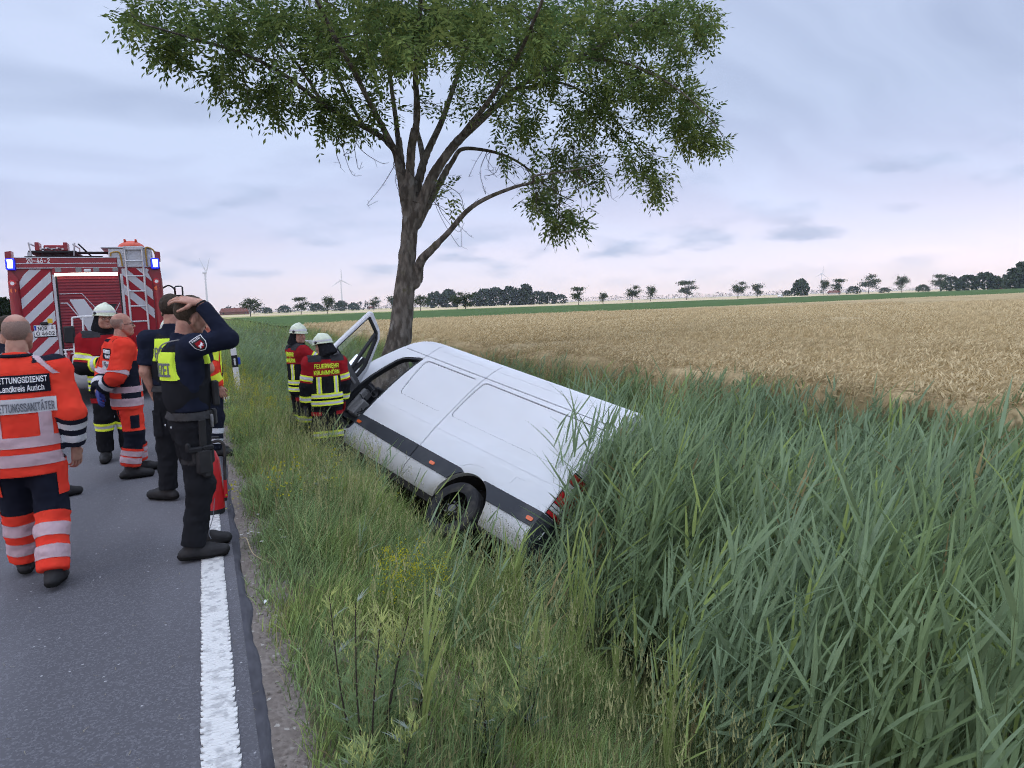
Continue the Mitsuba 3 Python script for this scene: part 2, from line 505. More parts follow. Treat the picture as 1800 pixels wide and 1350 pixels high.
def vloc(p):
    q = [p.x - float(VT[0]), p.y - float(VT[1]), p.z - float(VT[2])]
    return [sum(float(VRi[r][c]) * q[c] for c in range(3)) for r in range(3)]


def van_paint(p, n, uv):
    x, y, z = vloc(p)
    low = smoothstep(1.15, 0.35, z)
    grime = smoothstep(0.35, 0.85, fbm(x * 2.2, z * 3.0, 4.0) * 0.55 + low * 0.55)
    dust = smoothstep(0.35, 0.75, fbm(x * 1.1, z * 1.9, 9.0)) * 0.22
    spat = smoothstep(0.90, 0.97, voronoi(x * 42, z * 42)[2]) * smoothstep(0.34, 0.2, voronoi(x * 42, z * 42)[0]) * smoothstep(0.95, 0.5, z) * smoothstep(1.9, 0.8, x)
    arch = smoothstep(0.60, 0.44, dr.sqrt(dr.square(x - 1.24) + dr.square(z - 0.38)))
    c = mix((0.66, 0.675, 0.70), (0.55, 0.55, 0.54), dust)
    c = mix(c, (0.34, 0.315, 0.26), 0.75 * grime * low + 0.25 * arch)
    return mix(c, (0.10, 0.085, 0.06), spat)


bsdf('van_white', van_paint, 0.32, 0.5, clearcoat=0.35, clearcoat_gloss=0.85)
bsdf('van_trim', lambda p, n, uv: mix((0.030, 0.034, 0.043), (0.085, 0.085, 0.085), 0.5 * smoothstep(0.45, 0.8, fbm(p.x * 4, p.y * 4, p.z * 4))), 0.6, 0.4)
bsdf('seam_shade_dark', (0.03, 0.03, 0.035), 0.8, 0.2)
bsdf('black_plastic', (0.016, 0.017, 0.019), 0.55, 0.4)
bsdf('grey_plastic', (0.11, 0.11, 0.114), 0.65, 0.35)
bsdf('light_plastic', (0.26, 0.26, 0.26), 0.6, 0.35)
bsdf('rubber', lambda p, n, uv: mix((0.026, 0.026, 0.028), (0.085, 0.078, 0.065), 0.6 * smoothstep(0.45, 0.75, fbm(p.x * 9, p.y * 9, p.z * 9))), 0.85, 0.25)
bsdf('steel_rim', lambda p, n, uv: mix((0.24, 0.24, 0.25), (0.13, 0.115, 0.09), smoothstep(0.4, 0.7, fbm(p.x * 14, p.y * 14, p.z * 14))), 0.5, 0.4, 0.5)
bsdf('underbody', (0.018, 0.016, 0.014), 0.9, 0.2)
bsdf('red_lens', (0.52, 0.012, 0.02), 0.12, 0.6, clearcoat=0.8)
bsdf('clear_lens', (0.74, 0.74, 0.76), 0.12, 0.6, 0.2, clearcoat=0.8)
bsdf('amber_lens', (0.75, 0.13, 0.025), 0.15, 0.6, clearcoat=0.7)
bsdf('amber_bright', (0.85, 0.30, 0.03), 0.15, 0.6, clearcoat=0.7)
bsdf('mirror_face', (0.86, 0.88, 0.9), 0.04, 0.5, 1.0)
scene['pane'] = {'type': 'thindielectric', 'int_ior': 1.5}
bsdf('crack', (0.6, 0.62, 0.62), 0.4, 0.5)

van = thing('van', 'white panel van crashed in the ditch, tipped far over on its right side', 'van')


def vput(name, mesh, mat, smooth=False, parent=None, label=None, kind=None):
    return part(parent or van, name, tm(mesh.vertices @ VR.T + VT, mesh.faces), mat, smooth, label, None, kind)


SIDE = [(0.925, 0.36), (0.955, 0.40), (0.983, 0.52), (0.990, 0.70), (0.993, 0.85), (0.993, 1.05), (0.992, 1.145), (0.985, 1.165), (0.982, 1.30), (0.972, 1.45), (0.950, 1.66), (0.915, 1.88), (0.876, 2.06),
        (0.862, 2.115), (0.850, 2.15), (0.822, 2.25), (0.785, 2.35), (0.735, 2.435), (0.66, 2.495), (0.55, 2.525), (0.40, 2.54), (0.2, 2.55), (0, 2.553)]


def ring(inset=0.0):
    p = Polygon(SIDE + [(-y, z) for y, z in SIDE[-2::-1]])
    return p.buffer(-inset, join_style=2) if inset > 0 else p.buffer(-inset, join_style=2)


def along(poly, x0, x1):
    """A cross-section pushed along x, as a manifold."""
    m = prism(poly, x1 - x0)
    v = m.vertices
    return man(tm(np.stack([v[:, 2] + x0, v[:, 0], v[:, 1]], 1), m.faces))


def across(poly, y0, y1):
    """A side view (x, z) pushed along y, as a manifold."""
    m = prism(poly, y1 - y0)
    v = m.vertices
    return man(tm(np.stack([v[:, 0], y1 - v[:, 2], v[:, 1]], 1), m.faces))


def plan(poly, z0, z1):
    m = prism(poly, z1 - z0)
    return man(move(m, t=(0, 0, z0)))


def smooth_poly(pts, n=4):
    p = np.asarray(pts, float)
    c = crom(np.vstack([p, p[:1]]), n)
    return Polygon(c)


sil = Polygon([(0.03, 0.36), (0.0, 0.55), (0.0, 1.1), (0.01, 1.7), (0.02, 2.30), (0.035, 2.42), (0.07, 2.50), (0.13, 2.545), (0.3, 2.7), (3.55, 2.7), (3.85, 2.535), (4.05, 2.475), (4.22, 2.39), (4.36, 2.26),
               (4.78, 1.47), (4.86, 1.37), (5.2, 1.24), (5.5, 1.10), (5.68, 0.93), (5.76, 0.70), (5.76, 0.40), (5.7, 0.36)])
pl = Polygon([(-1, -1.2), (-1, 1.2)] + [(4.6, 1.2), (4.62, 0.99), (5.2, 0.96), (5.5, 0.88), (5.7, 0.70), (5.78, 0.4), (5.78, -0.4), (5.7, -0.7), (5.5, -0.88), (5.2, -0.96), (4.62, -0.99), (4.6, -1.2)])
rear_round = Polygon([(-0.0, -0.88), (0.04, -0.95), (0.12, -1.05), (6, -1.05), (6, 1.05), (0.12, 1.05), (0.04, 0.95), (0.0, 0.88)])


def bodyof(inset):
    b = along(ring(inset), inset, 5.9) ^ across(sil.buffer(-inset), -1.2, 1.2) ^ plan(pl.buffer(-inset), 0, 3) ^ plan(rear_round.buffer(-inset), 0, 3)
    return b


from scipy.spatial import cKDTree
outer, in8, in12 = bodyof(0.0), bodyof(0.014), bodyof(0.020)
inner = bodyof(0.06)
over = bodyof(-0.012)
skin8, skin12 = over - in8, over - in12
OPEN = [(3.86, 0.66), (3.845, 0.80), (3.83, 1.08), (3.80, 1.6), (3.775, 2.02), (3.80, 2.045), (3.9, 2.035), (4.10, 1.975), (4.185, 1.93), (4.26, 1.83), (4.42, 1.42), (4.47, 1.22), (4.465, 0.95), (4.44, 0.82), (4.33, 0.58), (4.25, 0.52), (3.95, 0.52), (3.88, 0.56)]
opening = across(Polygon(OPEN), 0.55, 1.3)
glassy = across(Polygon([(4.30, 2.02), (4.72, 1.42), (4.95, 1.45), (4.6, 2.10)]), -0.70, 0.70)      # windscreen
rwin = across(Polygon([(4.0, 1.22), (3.9, 1.95), (4.14, 1.92), (4.40, 1.42), (4.42, 1.22)]), -1.3, -0.55)
arch_r = across(Point(1.22, 0.40).buffer(0.435, 24).union(sbox(0.80, 0.2, 1.60, 0.40)), 0.62, 1.3) + across(Point(1.22, 0.40).buffer(0.435, 24), -1.3, -0.62)
arch_f = across(Point(4.905, 0.40).buffer(0.43, 24), 0.6, 1.3) + across(Point(4.905, 0.40).buffer(0.43, 24), -1.3, -0.6)
hollow = inner ^ across(sbox(0.2, 0.50, 5.0, 2.6), -1.2, 1.2)


def rrect(pts, r):
    return Polygon(pts).buffer(-r).buffer(r, 8)


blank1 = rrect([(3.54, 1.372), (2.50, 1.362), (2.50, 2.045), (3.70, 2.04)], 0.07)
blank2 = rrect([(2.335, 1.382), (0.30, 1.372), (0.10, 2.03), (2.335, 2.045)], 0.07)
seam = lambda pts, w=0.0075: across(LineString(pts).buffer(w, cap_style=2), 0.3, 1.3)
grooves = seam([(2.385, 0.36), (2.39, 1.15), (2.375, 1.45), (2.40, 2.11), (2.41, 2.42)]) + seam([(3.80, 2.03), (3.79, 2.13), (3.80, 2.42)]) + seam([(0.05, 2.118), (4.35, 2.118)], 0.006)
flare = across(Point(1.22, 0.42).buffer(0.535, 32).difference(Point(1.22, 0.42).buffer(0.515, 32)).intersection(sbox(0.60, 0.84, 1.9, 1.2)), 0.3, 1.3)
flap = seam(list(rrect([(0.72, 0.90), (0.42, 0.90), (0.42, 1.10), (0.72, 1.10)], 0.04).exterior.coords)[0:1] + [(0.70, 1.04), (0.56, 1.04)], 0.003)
grooves = grooves + across(blank1.exterior.buffer(0.0038).union(blank2.exterior.buffer(0.0038)), 0.3, 1.3)  # dark outline stands for shade along the recess edges, no joint here
body = outer - hollow - opening - glassy - rwin - arch_r - arch_f
body = body - (skin8 ^ (across(blank1, 0.3, 1.3) + across(blank2, 0.3, 1.3)))
body = body - (skin12 ^ grooves) - ((over - bodyof(0.005)) ^ (flare + flap))
body = unman(body.refine_to_length(0.10))


def faired(mesh, key, mat):
    """The sheet metal with the smooth normals of the drawn cross-section, so that no triangle edge shows."""
    v, f = np.asarray(mesh.vertices), np.asarray(mesh.faces)
    tri = v[f]
    fn = np.cross(tri[:, 1] - tri[:, 0], tri[:, 2] - tri[:, 0])
    fn /= np.linalg.norm(fn, axis=1, keepdims=True) + 1e-12
    pr = np.array(SIDE + [(-y, z) for y, z in SIDE[-2::-1]])
    d_ = crom(pr, 24)
    t_ = np.gradient(d_, axis=0)
    k_ = np.ones(61) / 61
    t_ = np.stack([np.convolve(np.pad(t_[:, c] / np.linalg.norm(t_, axis=1), 30, 'edge'), k_, 'valid') for c in (0, 1)], 1)
    n2 = np.stack([t_[:, 1], -t_[:, 0]], 1)
    n2 /= np.linalg.norm(n2, axis=1, keepdims=True)
    P = tri.reshape(-1, 3)
    i_ = cKDTree(d_).query(P[:, 1:])[1]
    an = np.concatenate([np.zeros((len(P), 1)), n2[i_]], 1)
    fr = np.repeat(fn, 3, 0)
    dt = (an * fr).sum(1)
    l2 = sum(((tri[:, a_] - tri[:, b_]) ** 2).sum(1) for a_, b_ in ((0, 1), (1, 2), (2, 0)))
    q_ = 2 * 3 ** 0.5 * np.linalg.norm(np.cross(tri[:, 1] - tri[:, 0], tri[:, 2] - tri[:, 0]), axis=1) / (l2 + 1e-15)
    thin = np.repeat(q_ < 0.06, 3) & (np.abs(fr[:, 0]) < 0.9) & (np.abs(dt) > 0.2)
    n = np.where(((np.abs(dt) > math.cos(math.radians(24))) | thin)[:, None], an * np.sign(dt)[:, None], fr)
    path = meshkit.write_ply((P @ VR.T + VT, np.arange(len(P)).reshape(-1, 3)), False, normals=n @ VR.T)
    scene[key] = {'type': 'ply', 'filename': path, 'face_normals': False, 'bsdf': {'type': 'ref', 'id': mat}}


faired(body, van, 'van_white')
# dark joints in the grooves, and painted edge shade round the two blanks
vput('joint_and_edge_shade', unman((in8 - in12) ^ grooves), 'seam_shade_dark', False)
# roof and waist pressings: low ribs
for za, zb, nm in ((2.30, 2.312, 'roof_rib'), (1.146, 1.158, 'waist_line')):
    rib = (bodyof(-0.004) - in8) ^ across(sbox(0.10, za, 3.74, zb), 0.3, 1.3)
    vput(nm, unman(rib), 'van_white', 30)
# wheel houses, floor, and what lies beneath
vput('wheel_house', unman((across(Point(1.22, 0.40).buffer(0.45, 24), 0.55, 0.93) - across(Point(1.22, 0.40).buffer(0.432, 24), 0.6, 1.2)) ^ plan(sbox(0, -2, 6, 2), 0.3, 2)), 'underbody', 30)
vput('underbody', cat_([boxb(0.15, 5.6, -0.85, 0.85, 0.30, 0.385), boxb(1.6, 4.2, 0.60, 0.92, 0.28, 0.37), boxb(0.9, 1.6, -0.8, 0.8, 0.28, 0.45), tube([(1.24, -0.8, 0.37), (1.24, 0.8, 0.37)], 0.06), boxb(0.04, 0.8, 0.80, 0.93, 0.315, 0.362, 0.01)]), 'underbody')
# rub strips
strip_outer = bodyof(-0.017)
shell = strip_outer - bodyof(0.002)
edge_z = lambda x: (0.635 - 0.0 * x, 0.822)
arch_cut = Point(1.22, 0.40).buffer(0.440, 32)
for poly, mk in ((rrect([(3.865, 0.665), (2.398, 0.632), (2.398, 0.826), (3.82, 0.822), (3.85, 0.80)], 0.012), None),
                 (rrect([(2.380, 0.632), (1.55, 0.630), (1.36, 0.630), (1.36, 0.775), (1.50, 0.822), (2.380, 0.826)], 0.012).difference(arch_cut), None),
                 (rrect([(1.06, 0.630), (0.10, 0.628), (0.05, 0.66), (0.03, 0.822), (1.06, 0.822)], 0.03).difference(arch_cut), None)):
    vput('rub_strip', unman(shell ^ across(poly, 0.3, 1.3)), 'van_trim', 30)
mkshell = bodyof(-0.027) - bodyof(-0.010)
for mx, mz in ((3.765, 0.705), (1.965, 0.70), (0.165, 0.695)):
    vput('side_marker', unman(mkshell ^ across(sbox(mx - 0.03, mz - 0.003, mx + 0.03, mz + 0.003).buffer(0.019), 0.3, 1.3)), 'amber_lens', 40)
# plastic wheel-arch lip at the front of the arch, rear bumper, towing bracket
vput('rear_bumper', unman((bodyof(-0.03) - bodyof(-0.002)) ^ (across(sbox(-0.1, 0.40, 0.075, 0.74), -1.3, 1.3) + across(sbox(-0.1, 0.37, 0.035, 0.82), -1.3, 1.3))) , 'van_trim', 40)
# rear wheel and the other three
tyre_prof = [(0.215, -0.10), (0.25, -0.112), (0.30, -0.114), (0.335, -0.104), (0.352, -0.085), (0.356, -0.055), (0.349, -0.052), (0.349, -0.046), (0.357, -0.043), (0.358, -0.006), (0.350, -0.003), (0.350, 0.003), (0.358, 0.006), (0.357, 0.043), (0.349, 0.046), (0.349, 0.052), (0.356, 0.055), (0.352, 0.085), (0.335, 0.104), (0.30, 0.114), (0.25, 0.112), (0.215, 0.10)]


def wheel(x, y, z, s, parent=None, put_=None, scale=1.0):
    put_ = put_ or vput
    w = put_('tyre', move(lathe(tyre_prof, 48, 1), np.eye(3) * scale, (x, y, z)), 'rubber', 30, parent)
    rim = man(lathe([(0.0, -0.03), (0.218, -0.09), (0.225, -0.10), (0.232, 0.105), (0.212, 0.110), (0.205, 0.098), (0.196, 0.060), (0.172, 0.048), (0.158, 0.066), (0.125, 0.078), (0.09, 0.080), (0.07, 0.094), (0.0, 0.094)], 48, 1))
    holes = m3.Manifold.batch_boolean([m3.Manifold.cylinder(0.3, 0.014, 0.014, 10).scale((1, 1, 1)).rotate((-90, 0, 0)).translate((0.176 * math.cos(a), -0.1, 0.176 * math.sin(a))) for a in np.arange(16) * math.pi / 8], m3.OpType.Add)
    r = unman(rim - holes)
    if s < 0:
        r = tm(r.vertices * [1, -1, 1], r.faces[:, ::-1])
    put_('rim', move(r, np.eye(3) * scale, (x, y, z)), 'steel_rim', 30, parent)
    cap = cat_([lathe([(0.0, 0.098), (0.045, 0.098), (0.052, 0.090), (0.052, 0.08)], 24, 1)] + [move(lathe([(0.0, 0.094), (0.011, 0.094), (0.012, 0.078)], 8, 1), t=(0.082 * math.cos(a), 0, 0.082 * math.sin(a))) for a in np.arange(6) * math.pi / 3 + 0.2])
    if s > 0:
        put_('hub_cap', move(cap, np.eye(3) * scale, (x, y, z)), 'grey_plastic', 30, parent)


wheel(1.235, 0.875, 0.36, 1)
wheel(1.235, -0.845, 0.36, -1)
wheel(4.905, -0.845, 0.36, -1)
wheel(4.905, 0.845, 0.36, 1)
# tail light on the rear-left corner: stacked red, clear, red lenses with small white blocks
tl = vput('tail_light', unman((bodyof(-0.006) - bodyof(0.03)) ^ across(sbox(-0.1, 0.83, 0.060, 1.39), 0.70, 1.3)), 'black_plastic', 40)
lens = bodyof(-0.016) - bodyof(-0.004)
for z0, z1, y0, mat in ((1.26, 1.37, 0.60, 'red_lens'), (1.145, 1.25, 0.60, 'clear_lens'), (0.985, 1.135, 0.60, 'red_lens'), (0.94, 0.975, 0.60, 'clear_lens'), (0.895, 0.93, 0.6, 'clear_lens'), (0.845, 0.885, 0.6, 'red_lens')):
    vput('lens', unman(lens ^ across(sbox(-0.1, z0, 0.048, z1), 0.74, 1.3)), mat, 40, tl)
vput('turn_lamp', unman((bodyof(-0.020) - bodyof(-0.014)) ^ across(sbox(-0.1, 1.16, 0.06, 1.235), 0.76, 0.86)), 'amber_bright', 40, tl)
# rear doors: joint, handle, window frames on the back face
back = [boxb(-0.012, 0.004, -0.008, 0.008, 0.5, 2.3), boxb(-0.016, 0.006, -0.16, -0.04, 1.02, 1.06, 0.005)]
vput('rear_door_joint', back[0], 'seam_shade_dark')
vput('rear_door_handle', back[1], 'black_plastic')
for s in (-1, 1):
    vput('rear_window', boxb(-0.004, 0.035, min(s * 0.10, s * 0.66), max(s * 0.10, s * 0.66), 1.36, 1.98, 0.004), 'black_plastic')
for z in (0.62, 1.25, 1.98):
    vput('door_hinge', cbox((0.0, 0.885, z), (0.05, 0.05, 0.11), 0.008), 'van_white')
# cab: pillars trim, sill step, dashboard, wheel, seats, windscreen with cracks
vput('door_seal', unman(((bodyof(0.004) - bodyof(0.075)) ^ across(Polygon(OPEN).difference(Polygon(OPEN).buffer(-0.045)), 0.5, 1.2))), 'black_plastic', 40)
vput('front_wing_trim', unman((bodyof(-0.010) - bodyof(0.004)) ^ across(Polygon([(4.60, 0.56), (4.48, 0.70), (4.33, 0.50), (3.9, 0.50), (3.9, 0.41), (4.55, 0.41)]), 0.6, 1.3)), 'van_trim', 40)
vput('entry_step', cat_([boxb(3.88, 4.42, 0.62, 0.93, 0.44, 0.55, 0.01), boxb(3.9, 4.4, 0.50, 0.64, 0.5, 0.80, 0.02)]), 'black_plastic')
vput('cab_floor', boxb(3.6, 4.75, -0.9, 0.75, 0.72, 0.79), 'black_plastic')
vput('bulkhead', boxb(3.50, 3.53, -0.78, 0.78, 0.6, 2.05), 'grey_plastic')
dash = unman(along(rrect([(0.88, 0.95), (0.90, 1.34), (-0.9, 1.34), (-0.9, 0.95)], 0.04), 4.40, 4.80) ^ across(Polygon([(4.42, 0.98), (4.36, 1.12), (4.40, 1.27), (4.5, 1.345), (4.72, 1.345), (4.78, 1.2), (4.75, 0.95)]), -1, 1))
d_ = vput('dashboard', dash, 'black_plastic', 40)
vput('switch_panel', cbox((4.395, 0.80, 1.17), (0.03, 0.14, 0.13), 0.008), 'grey_plastic', False, d_)
vput('air_vent', move(lathe([(0, 0.018), (0.045, 0.018), (0.05, 0.008), (0.06, 0.008), (0.06, -0.01)], 20, 0), t=(4.385, 0.72, 1.27)), 'grey_plastic', 40, d_)
vput('instrument_hood', unman(along(rrect([(0.24, 1.30), (0.24, 1.44), (0.62, 1.44), (0.62, 1.30)], 0.06), 4.42, 4.62)), 'black_plastic', 40, d_)
vput('door_pillar_trim', cat_([boxb(4.38, 4.44, 0.80, 0.90, 0.80, 1.22, 0.01), boxb(4.30, 4.42, 0.60, 0.84, 0.80, 1.08, 0.02)]), 'light_plastic')
aw = np.linspace(0, 2 * np.pi, 33)
tilt = ry(math.radians(-28))
sw = vput('steering_wheel', move(tube(np.stack([0 * aw, 0.205 * np.cos(aw), 0.205 * np.sin(aw)], 1), 0.017, 8, False), tilt, (4.27, 0.43, 1.25)), 'black_plastic', 40)
vput('spoke', move(cat_([cbox((0.01, 0, -0.02), (0.05, 0.17, 0.13), 0.02), cbox((0.005, 0.12, 0.02), (0.02, 0.16, 0.035), 0.006), cbox((0.005, -0.12, 0.02), (0.02, 0.16, 0.035), 0.006), cbox((0.005, 0, -0.12), (0.02, 0.05, 0.16), 0.006)]), tilt, (4.27, 0.43, 1.25)), 'grey_plastic', False, sw)
vput('steering_column', tube([(4.28, 0.43, 1.24), (4.58, 0.43, 1.08)], [0.05, 0.06]), 'black_plastic', 30)
for sy in (0.43, -0.3):
    st = vput('seat', unman(hull(np.array([(x, sy + y, z) for x in (3.60, 4.08) for y in (-.24, .24) for z in (0.95, 1.07)])) + hull(np.array([(x + (z - 1.0) * -0.12, sy + y, z) for x in (3.58, 3.70) for y in (-.23, .23) for z in (1.0, 1.58)]))), 'black_plastic', 30)
    vput('headrest', cbox((3.56, sy, 1.70), (0.10, 0.26, 0.18), 0.04), 'black_plastic', 30, st)
    vput('seat_base', boxb(3.66, 4.02, sy - 0.2, sy + 0.2, 0.79, 0.95, 0.02), 'grey_plastic', False, st)
rngv = np.random.default_rng(3)
junk = [move(tube(crom(rngv.normal(0, 0.09, (5, 3)) * [0.5, 0.9, 0.8], 4), 0.008, 5), t=(4.28 + rngv.uniform(-0.06, 0.10), 0.70, 0.92 + rngv.uniform(-0.08, 0.10))) for _ in range(9)]
vput('loose_wiring', cat_(junk), 'black_plastic', 30)
vput('fuse_box', cat_([move(cbox((0, 0, 0), (0.09, 0.05, 0.07), 0.006), rx(rngv.uniform(-.5, .5)), (4.20 + 0.09 * k, 0.74, 0.84 + 0.05 * (k % 2))) for k in range(2)]), 'light_plastic', False, None, 'pale loose plastic box hanging under the dashboard')
# windscreen: its outline in the slope plane
w0, w1 = np.array([4.30 + 0.09, 0, 2.04]), np.array([4.76, 0, 1.42])
wz = (w0 - w1) / np.linalg.norm(w0 - w1)
hw = np.linalg.norm(w0 - w1)
ws = sheetrect(1.38, hw, 6, 4)
wv = (w0 + w1) / 2 + ws.vertices[:, :1] * np.array([0, 1, 0]) + ws.vertices[:, 1:2] * wz
wk = vput('windscreen', tm(wv, ws.faces), 'pane', False, None, 'cracked windscreen')
cr = []
for cx, cy, n_ in ((0.28, -0.12, 12), (-0.15, 0.16, 9), (0.50, 0.10, 7)):
    for k in range(n_):
        a = rngv.uniform(0, 6.28)
        L = rngv.uniform(0.15, 0.5)
        s_ = np.linspace(0.02, 1, 6)
        px = cx + L * s_ * math.cos(a) + rngv.normal(0, 0.012, 6)
        py = cy + L * s_ * math.sin(a) + rngv.normal(0, 0.012, 6)
        ok = (np.abs(px) < 0.74) & (np.abs(py) < hw / 2 - 0.01)
        if ok.sum() > 2:
            pts = (w0 + w1) / 2 + px[ok, None] * np.array([0, 1, 0]) + py[ok, None] * wz - np.array([0.003, 0, 0.003])
            cr.append(tube(pts, 0.0016, 3))
vput('crack', cat_(cr), 'crack', False, wk, None, 'stuff')
vput('side_window', tm(np.array([(4.0, -0.93, 1.22), (4.42, -0.95, 1.22), (4.40, -0.94, 1.42), (4.14, -0.90, 1.92), (3.9, -0.90, 1.95)]), [(0, 1, 2), (0, 2, 3), (0, 3, 4)]), 'pane')
# the opened driver's door, hinged on the front pillar, swung out to 80 degrees
dv = 0.045
DO = Polygon([(0.00, 1.23), (0.02, 0.80), (0.12, 0.56), (0.30, 0.50), (0.74, 0.53), (0.80, 0.62), (0.84, 1.08), (0.81, 1.6), (0.775, 2.03), (0.74, 2.06), (0.42, 1.985), (0.30, 1.90), (0.06, 1.46)])
DW = Polygon([(0.12, 1.26), (0.79, 1.30), (0.765, 1.6), (0.735, 1.98), (0.43, 1.925), (0.34, 1.86), (0.14, 1.46)]).buffer(-0.02).buffer(0.02)
th_ = math.radians(80)
ux, uy = np.array([-math.cos(th_), math.sin(th_), 0]), np.array([math.sin(th_), math.cos(th_), 0])
ho = np.array([4.47, 0.985, 0])


def dput(poly, t0, t1, name, mat, smooth=30, parent=None, bev=0.0, label=None):
    m = prism(poly, t1 - t0)
    v = m.vertices
    P = ho + v[:, :1] * ux + (v[:, 2:3] + t0) * uy + v[:, 1:2] * np.array([0, 0, 1.0])
    f = m.faces if np.dot(np.cross(ux, [0, 0, 1.0]), uy) > 0 else m.faces[:, ::-1]
    return vput(name, tm(P, f), mat, smooth, parent, label)


# t: 0 at the inner face (towards the rear of the van when shut it faced the cab), + towards the outer skin
door = dput(DO.difference(DW.buffer(0.02)), 0.0, 0.055, 'door', 'van_white', False, None, 0, 'opened white driver door standing up against the sky')
dput(DO.buffer(-0.012).difference(DW.buffer(0.012)), -0.012, 0.0, 'door_frame', 'van_white', False, door)
dput(DW.buffer(0.022).difference(DW.buffer(-0.012)), -0.004, 0.06, 'window_seal', 'black_plastic', False, door)
trim = Polygon([(0.03, 1.22), (0.05, 0.78), (0.14, 0.58), (0.72, 0.57), (0.77, 0.66), (0.76, 1.27), (0.50, 1.30), (0.12, 1.24)])
dput(trim.buffer(-0.01).buffer(0.01), -0.045, -0.012, 'door_lining', 'grey_plastic', False, door, 0, 'dark grey inner door lining')
dput(Polygon([(0.10, 0.62), (0.68, 0.60), (0.70, 0.86), (0.08, 0.90)]).buffer(-0.03).buffer(0.03), -0.105, -0.046, 'door_pocket', 'grey_plastic', False, door)
dput(Polygon([(0.28, 0.98), (0.66, 0.98), (0.68, 1.05), (0.26, 1.06)]).buffer(-0.015).buffer(0.015), -0.10, -0.046, 'armrest', 'black_plastic', False, door)
dput(LineString([(0.14, 1.16), (0.24, 1.17)]).buffer(0.018), -0.07, -0.046, 'inner_handle', 'light_plastic', False, door)
g = dput(DW, 0.026, 0.0265, 'door_glass', 'pane', False, door)
m_ = sheetrect(1, 1, 1, 1)
gl = np.asarray(DW.buffer(-0.002).exterior.coords)[:-1]
P = ho + gl[:, :1] * ux + 0.028 * uy + gl[:, 1:2] * np.array([0, 0, 1.0])
scene[g] = mikit.ply(trimesh.Trimesh(*(lambda c: (np.vstack([P, P.mean(0)]), [(k, (k + 1) % len(P), len(P)) for k in range(len(P))]))(0), process=False).apply_transform(np.block([[VR, VT[:, None]], [np.zeros((1, 3)), np.ones((1, 1))]])), 'pane')
dput(LineString([(0.30, 1.27), (0.415, 1.90)]).buffer(0.016, cap_style=2), 0.0, 0.05, 'window_bar', 'black_plastic', False, door)
# mirror on the outer side, seen through the quarter light
mh = vput('wing_mirror', tm((lambda m: ho + (m.vertices[:, :1] * ux + m.vertices[:, 1:2] * uy + m.vertices[:, 2:3] * np.array([0, 0, 1.0])))(cbox((0.15, 0.19, 1.42), (0.10, 0.20, 0.30), 0.04)), cbox((0, 0, 0), (1, 1, 1), 0.04).faces), 'black_plastic', 30)
mm = cbox((0.205, 0.19, 1.42), (0.008, 0.155, 0.25), 0.003)
vput('mirror_glass', tm(ho + mm.vertices[:, :1] * ux + mm.vertices[:, 1:2] * uy + mm.vertices[:, 2:3] * np.array([0, 0, 1.0]), mm.faces), 'mirror_face', False, mh)
# crushed nose: grille, bumper, lamp
vput('front_bumper', unman((bodyof(-0.02) - bodyof(0.002)) ^ across(sbox(5.3, 0.38, 5.9, 0.72), -1.2, 1.2)), 'van_trim', 30)
vput('grille', unman((bodyof(-0.015) - bodyof(0.002)) ^ across(sbox(5.55, 0.76, 5.9, 0.98), -0.5, 0.5)), 'black_plastic', 30)
for s in (-1, 1):
    vput('headlight', unman((bodyof(-0.012) - bodyof(0.004)) ^ across(Polygon([(5.3, 0.80), (5.9, 0.76), (5.9, 1.0), (5.45, 1.08)]), *((0.55, 1.1) if s > 0 else (-1.1, -0.55)))), 'clear_lens', 30)
# ------------------------------------------------------------------ the fire engine, seen from behind (its tail stands 16.3 m down the road)
bsdf('fire_red', lambda p, n, uv: mix((0.30, 0.014, 0.024), (0.24, 0.013, 0.022), smoothstep(0.4, 0.7, fbm(p.x * 3, p.y * 3, p.z * 3))), 0.28, 0.5, clearcoat=0.6)
bsdf('shutter_red', lambda p, n, uv: mix((0.19, 0.014, 0.028), (0.145, 0.012, 0.024), smoothstep(0.4, 0.7, fbm(p.x * 4, p.y * 4, p.z * 12))), 0.38, 0.5, 0.15)
bsdf('tape_red', (0.33, 0.010, 0.022), 0.45, 0.4)
bsdf('tape_white', (0.56, 0.58, 0.62), 0.42, 0.5)
bsdf('alu', lambda p, n, uv: mix((0.62, 0.63, 0.66), (0.45, 0.46, 0.48), smoothstep(0.4, 0.75, fbm(p.x * 8, p.y * 8, p.z * 3))), 0.38, 0.5, 0.75)
bsdf('alu_plate', (0.62, 0.64, 0.68), 0.45, 0.5, 0.5, bump=lambda p, n, uv: smoothstep(0.32, 0.15, dr.abs(voronoi((p.x + p.z) * 14, (p.x - p.z) * 14)[0])), bscale=0.004)
bsdf('white_paint', (0.76, 0.77, 0.78), 0.4, 0.5)
bsdf('plate_white', (0.80, 0.80, 0.80), 0.4, 0.5)
bsdf('ink_black', (0.012, 0.012, 0.014), 0.6, 0.3)
bsdf('ink_white', (0.82, 0.82, 0.84), 0.5, 0.4)
bsdf('badge_blue', (0.02, 0.06, 0.42), 0.5, 0.4)
bsdf('sticker_yellow', (0.72, 0.50, 0.03), 0.5, 0.4)
bsdf('rail_yellow', (0.42, 0.25, 0.05), 0.45, 0.5)
bsdf('orange_hull', lambda p, n, uv: mix((0.62, 0.075, 0.03), (0.50, 0.07, 0.03), noise(p.x * 9, p.y * 9, p.z * 9)), 0.5, 0.4)
bsdf('hose_white', lambda p, n, uv: mix((0.62, 0.62, 0.62), (0.42, 0.42, 0.42), fbm(p.x * 8, p.y * 8, p.z * 8)), 0.85, 0.2)
bsdf('blue_lens', (0.01, 0.015, 0.5), 0.15, 0.6)


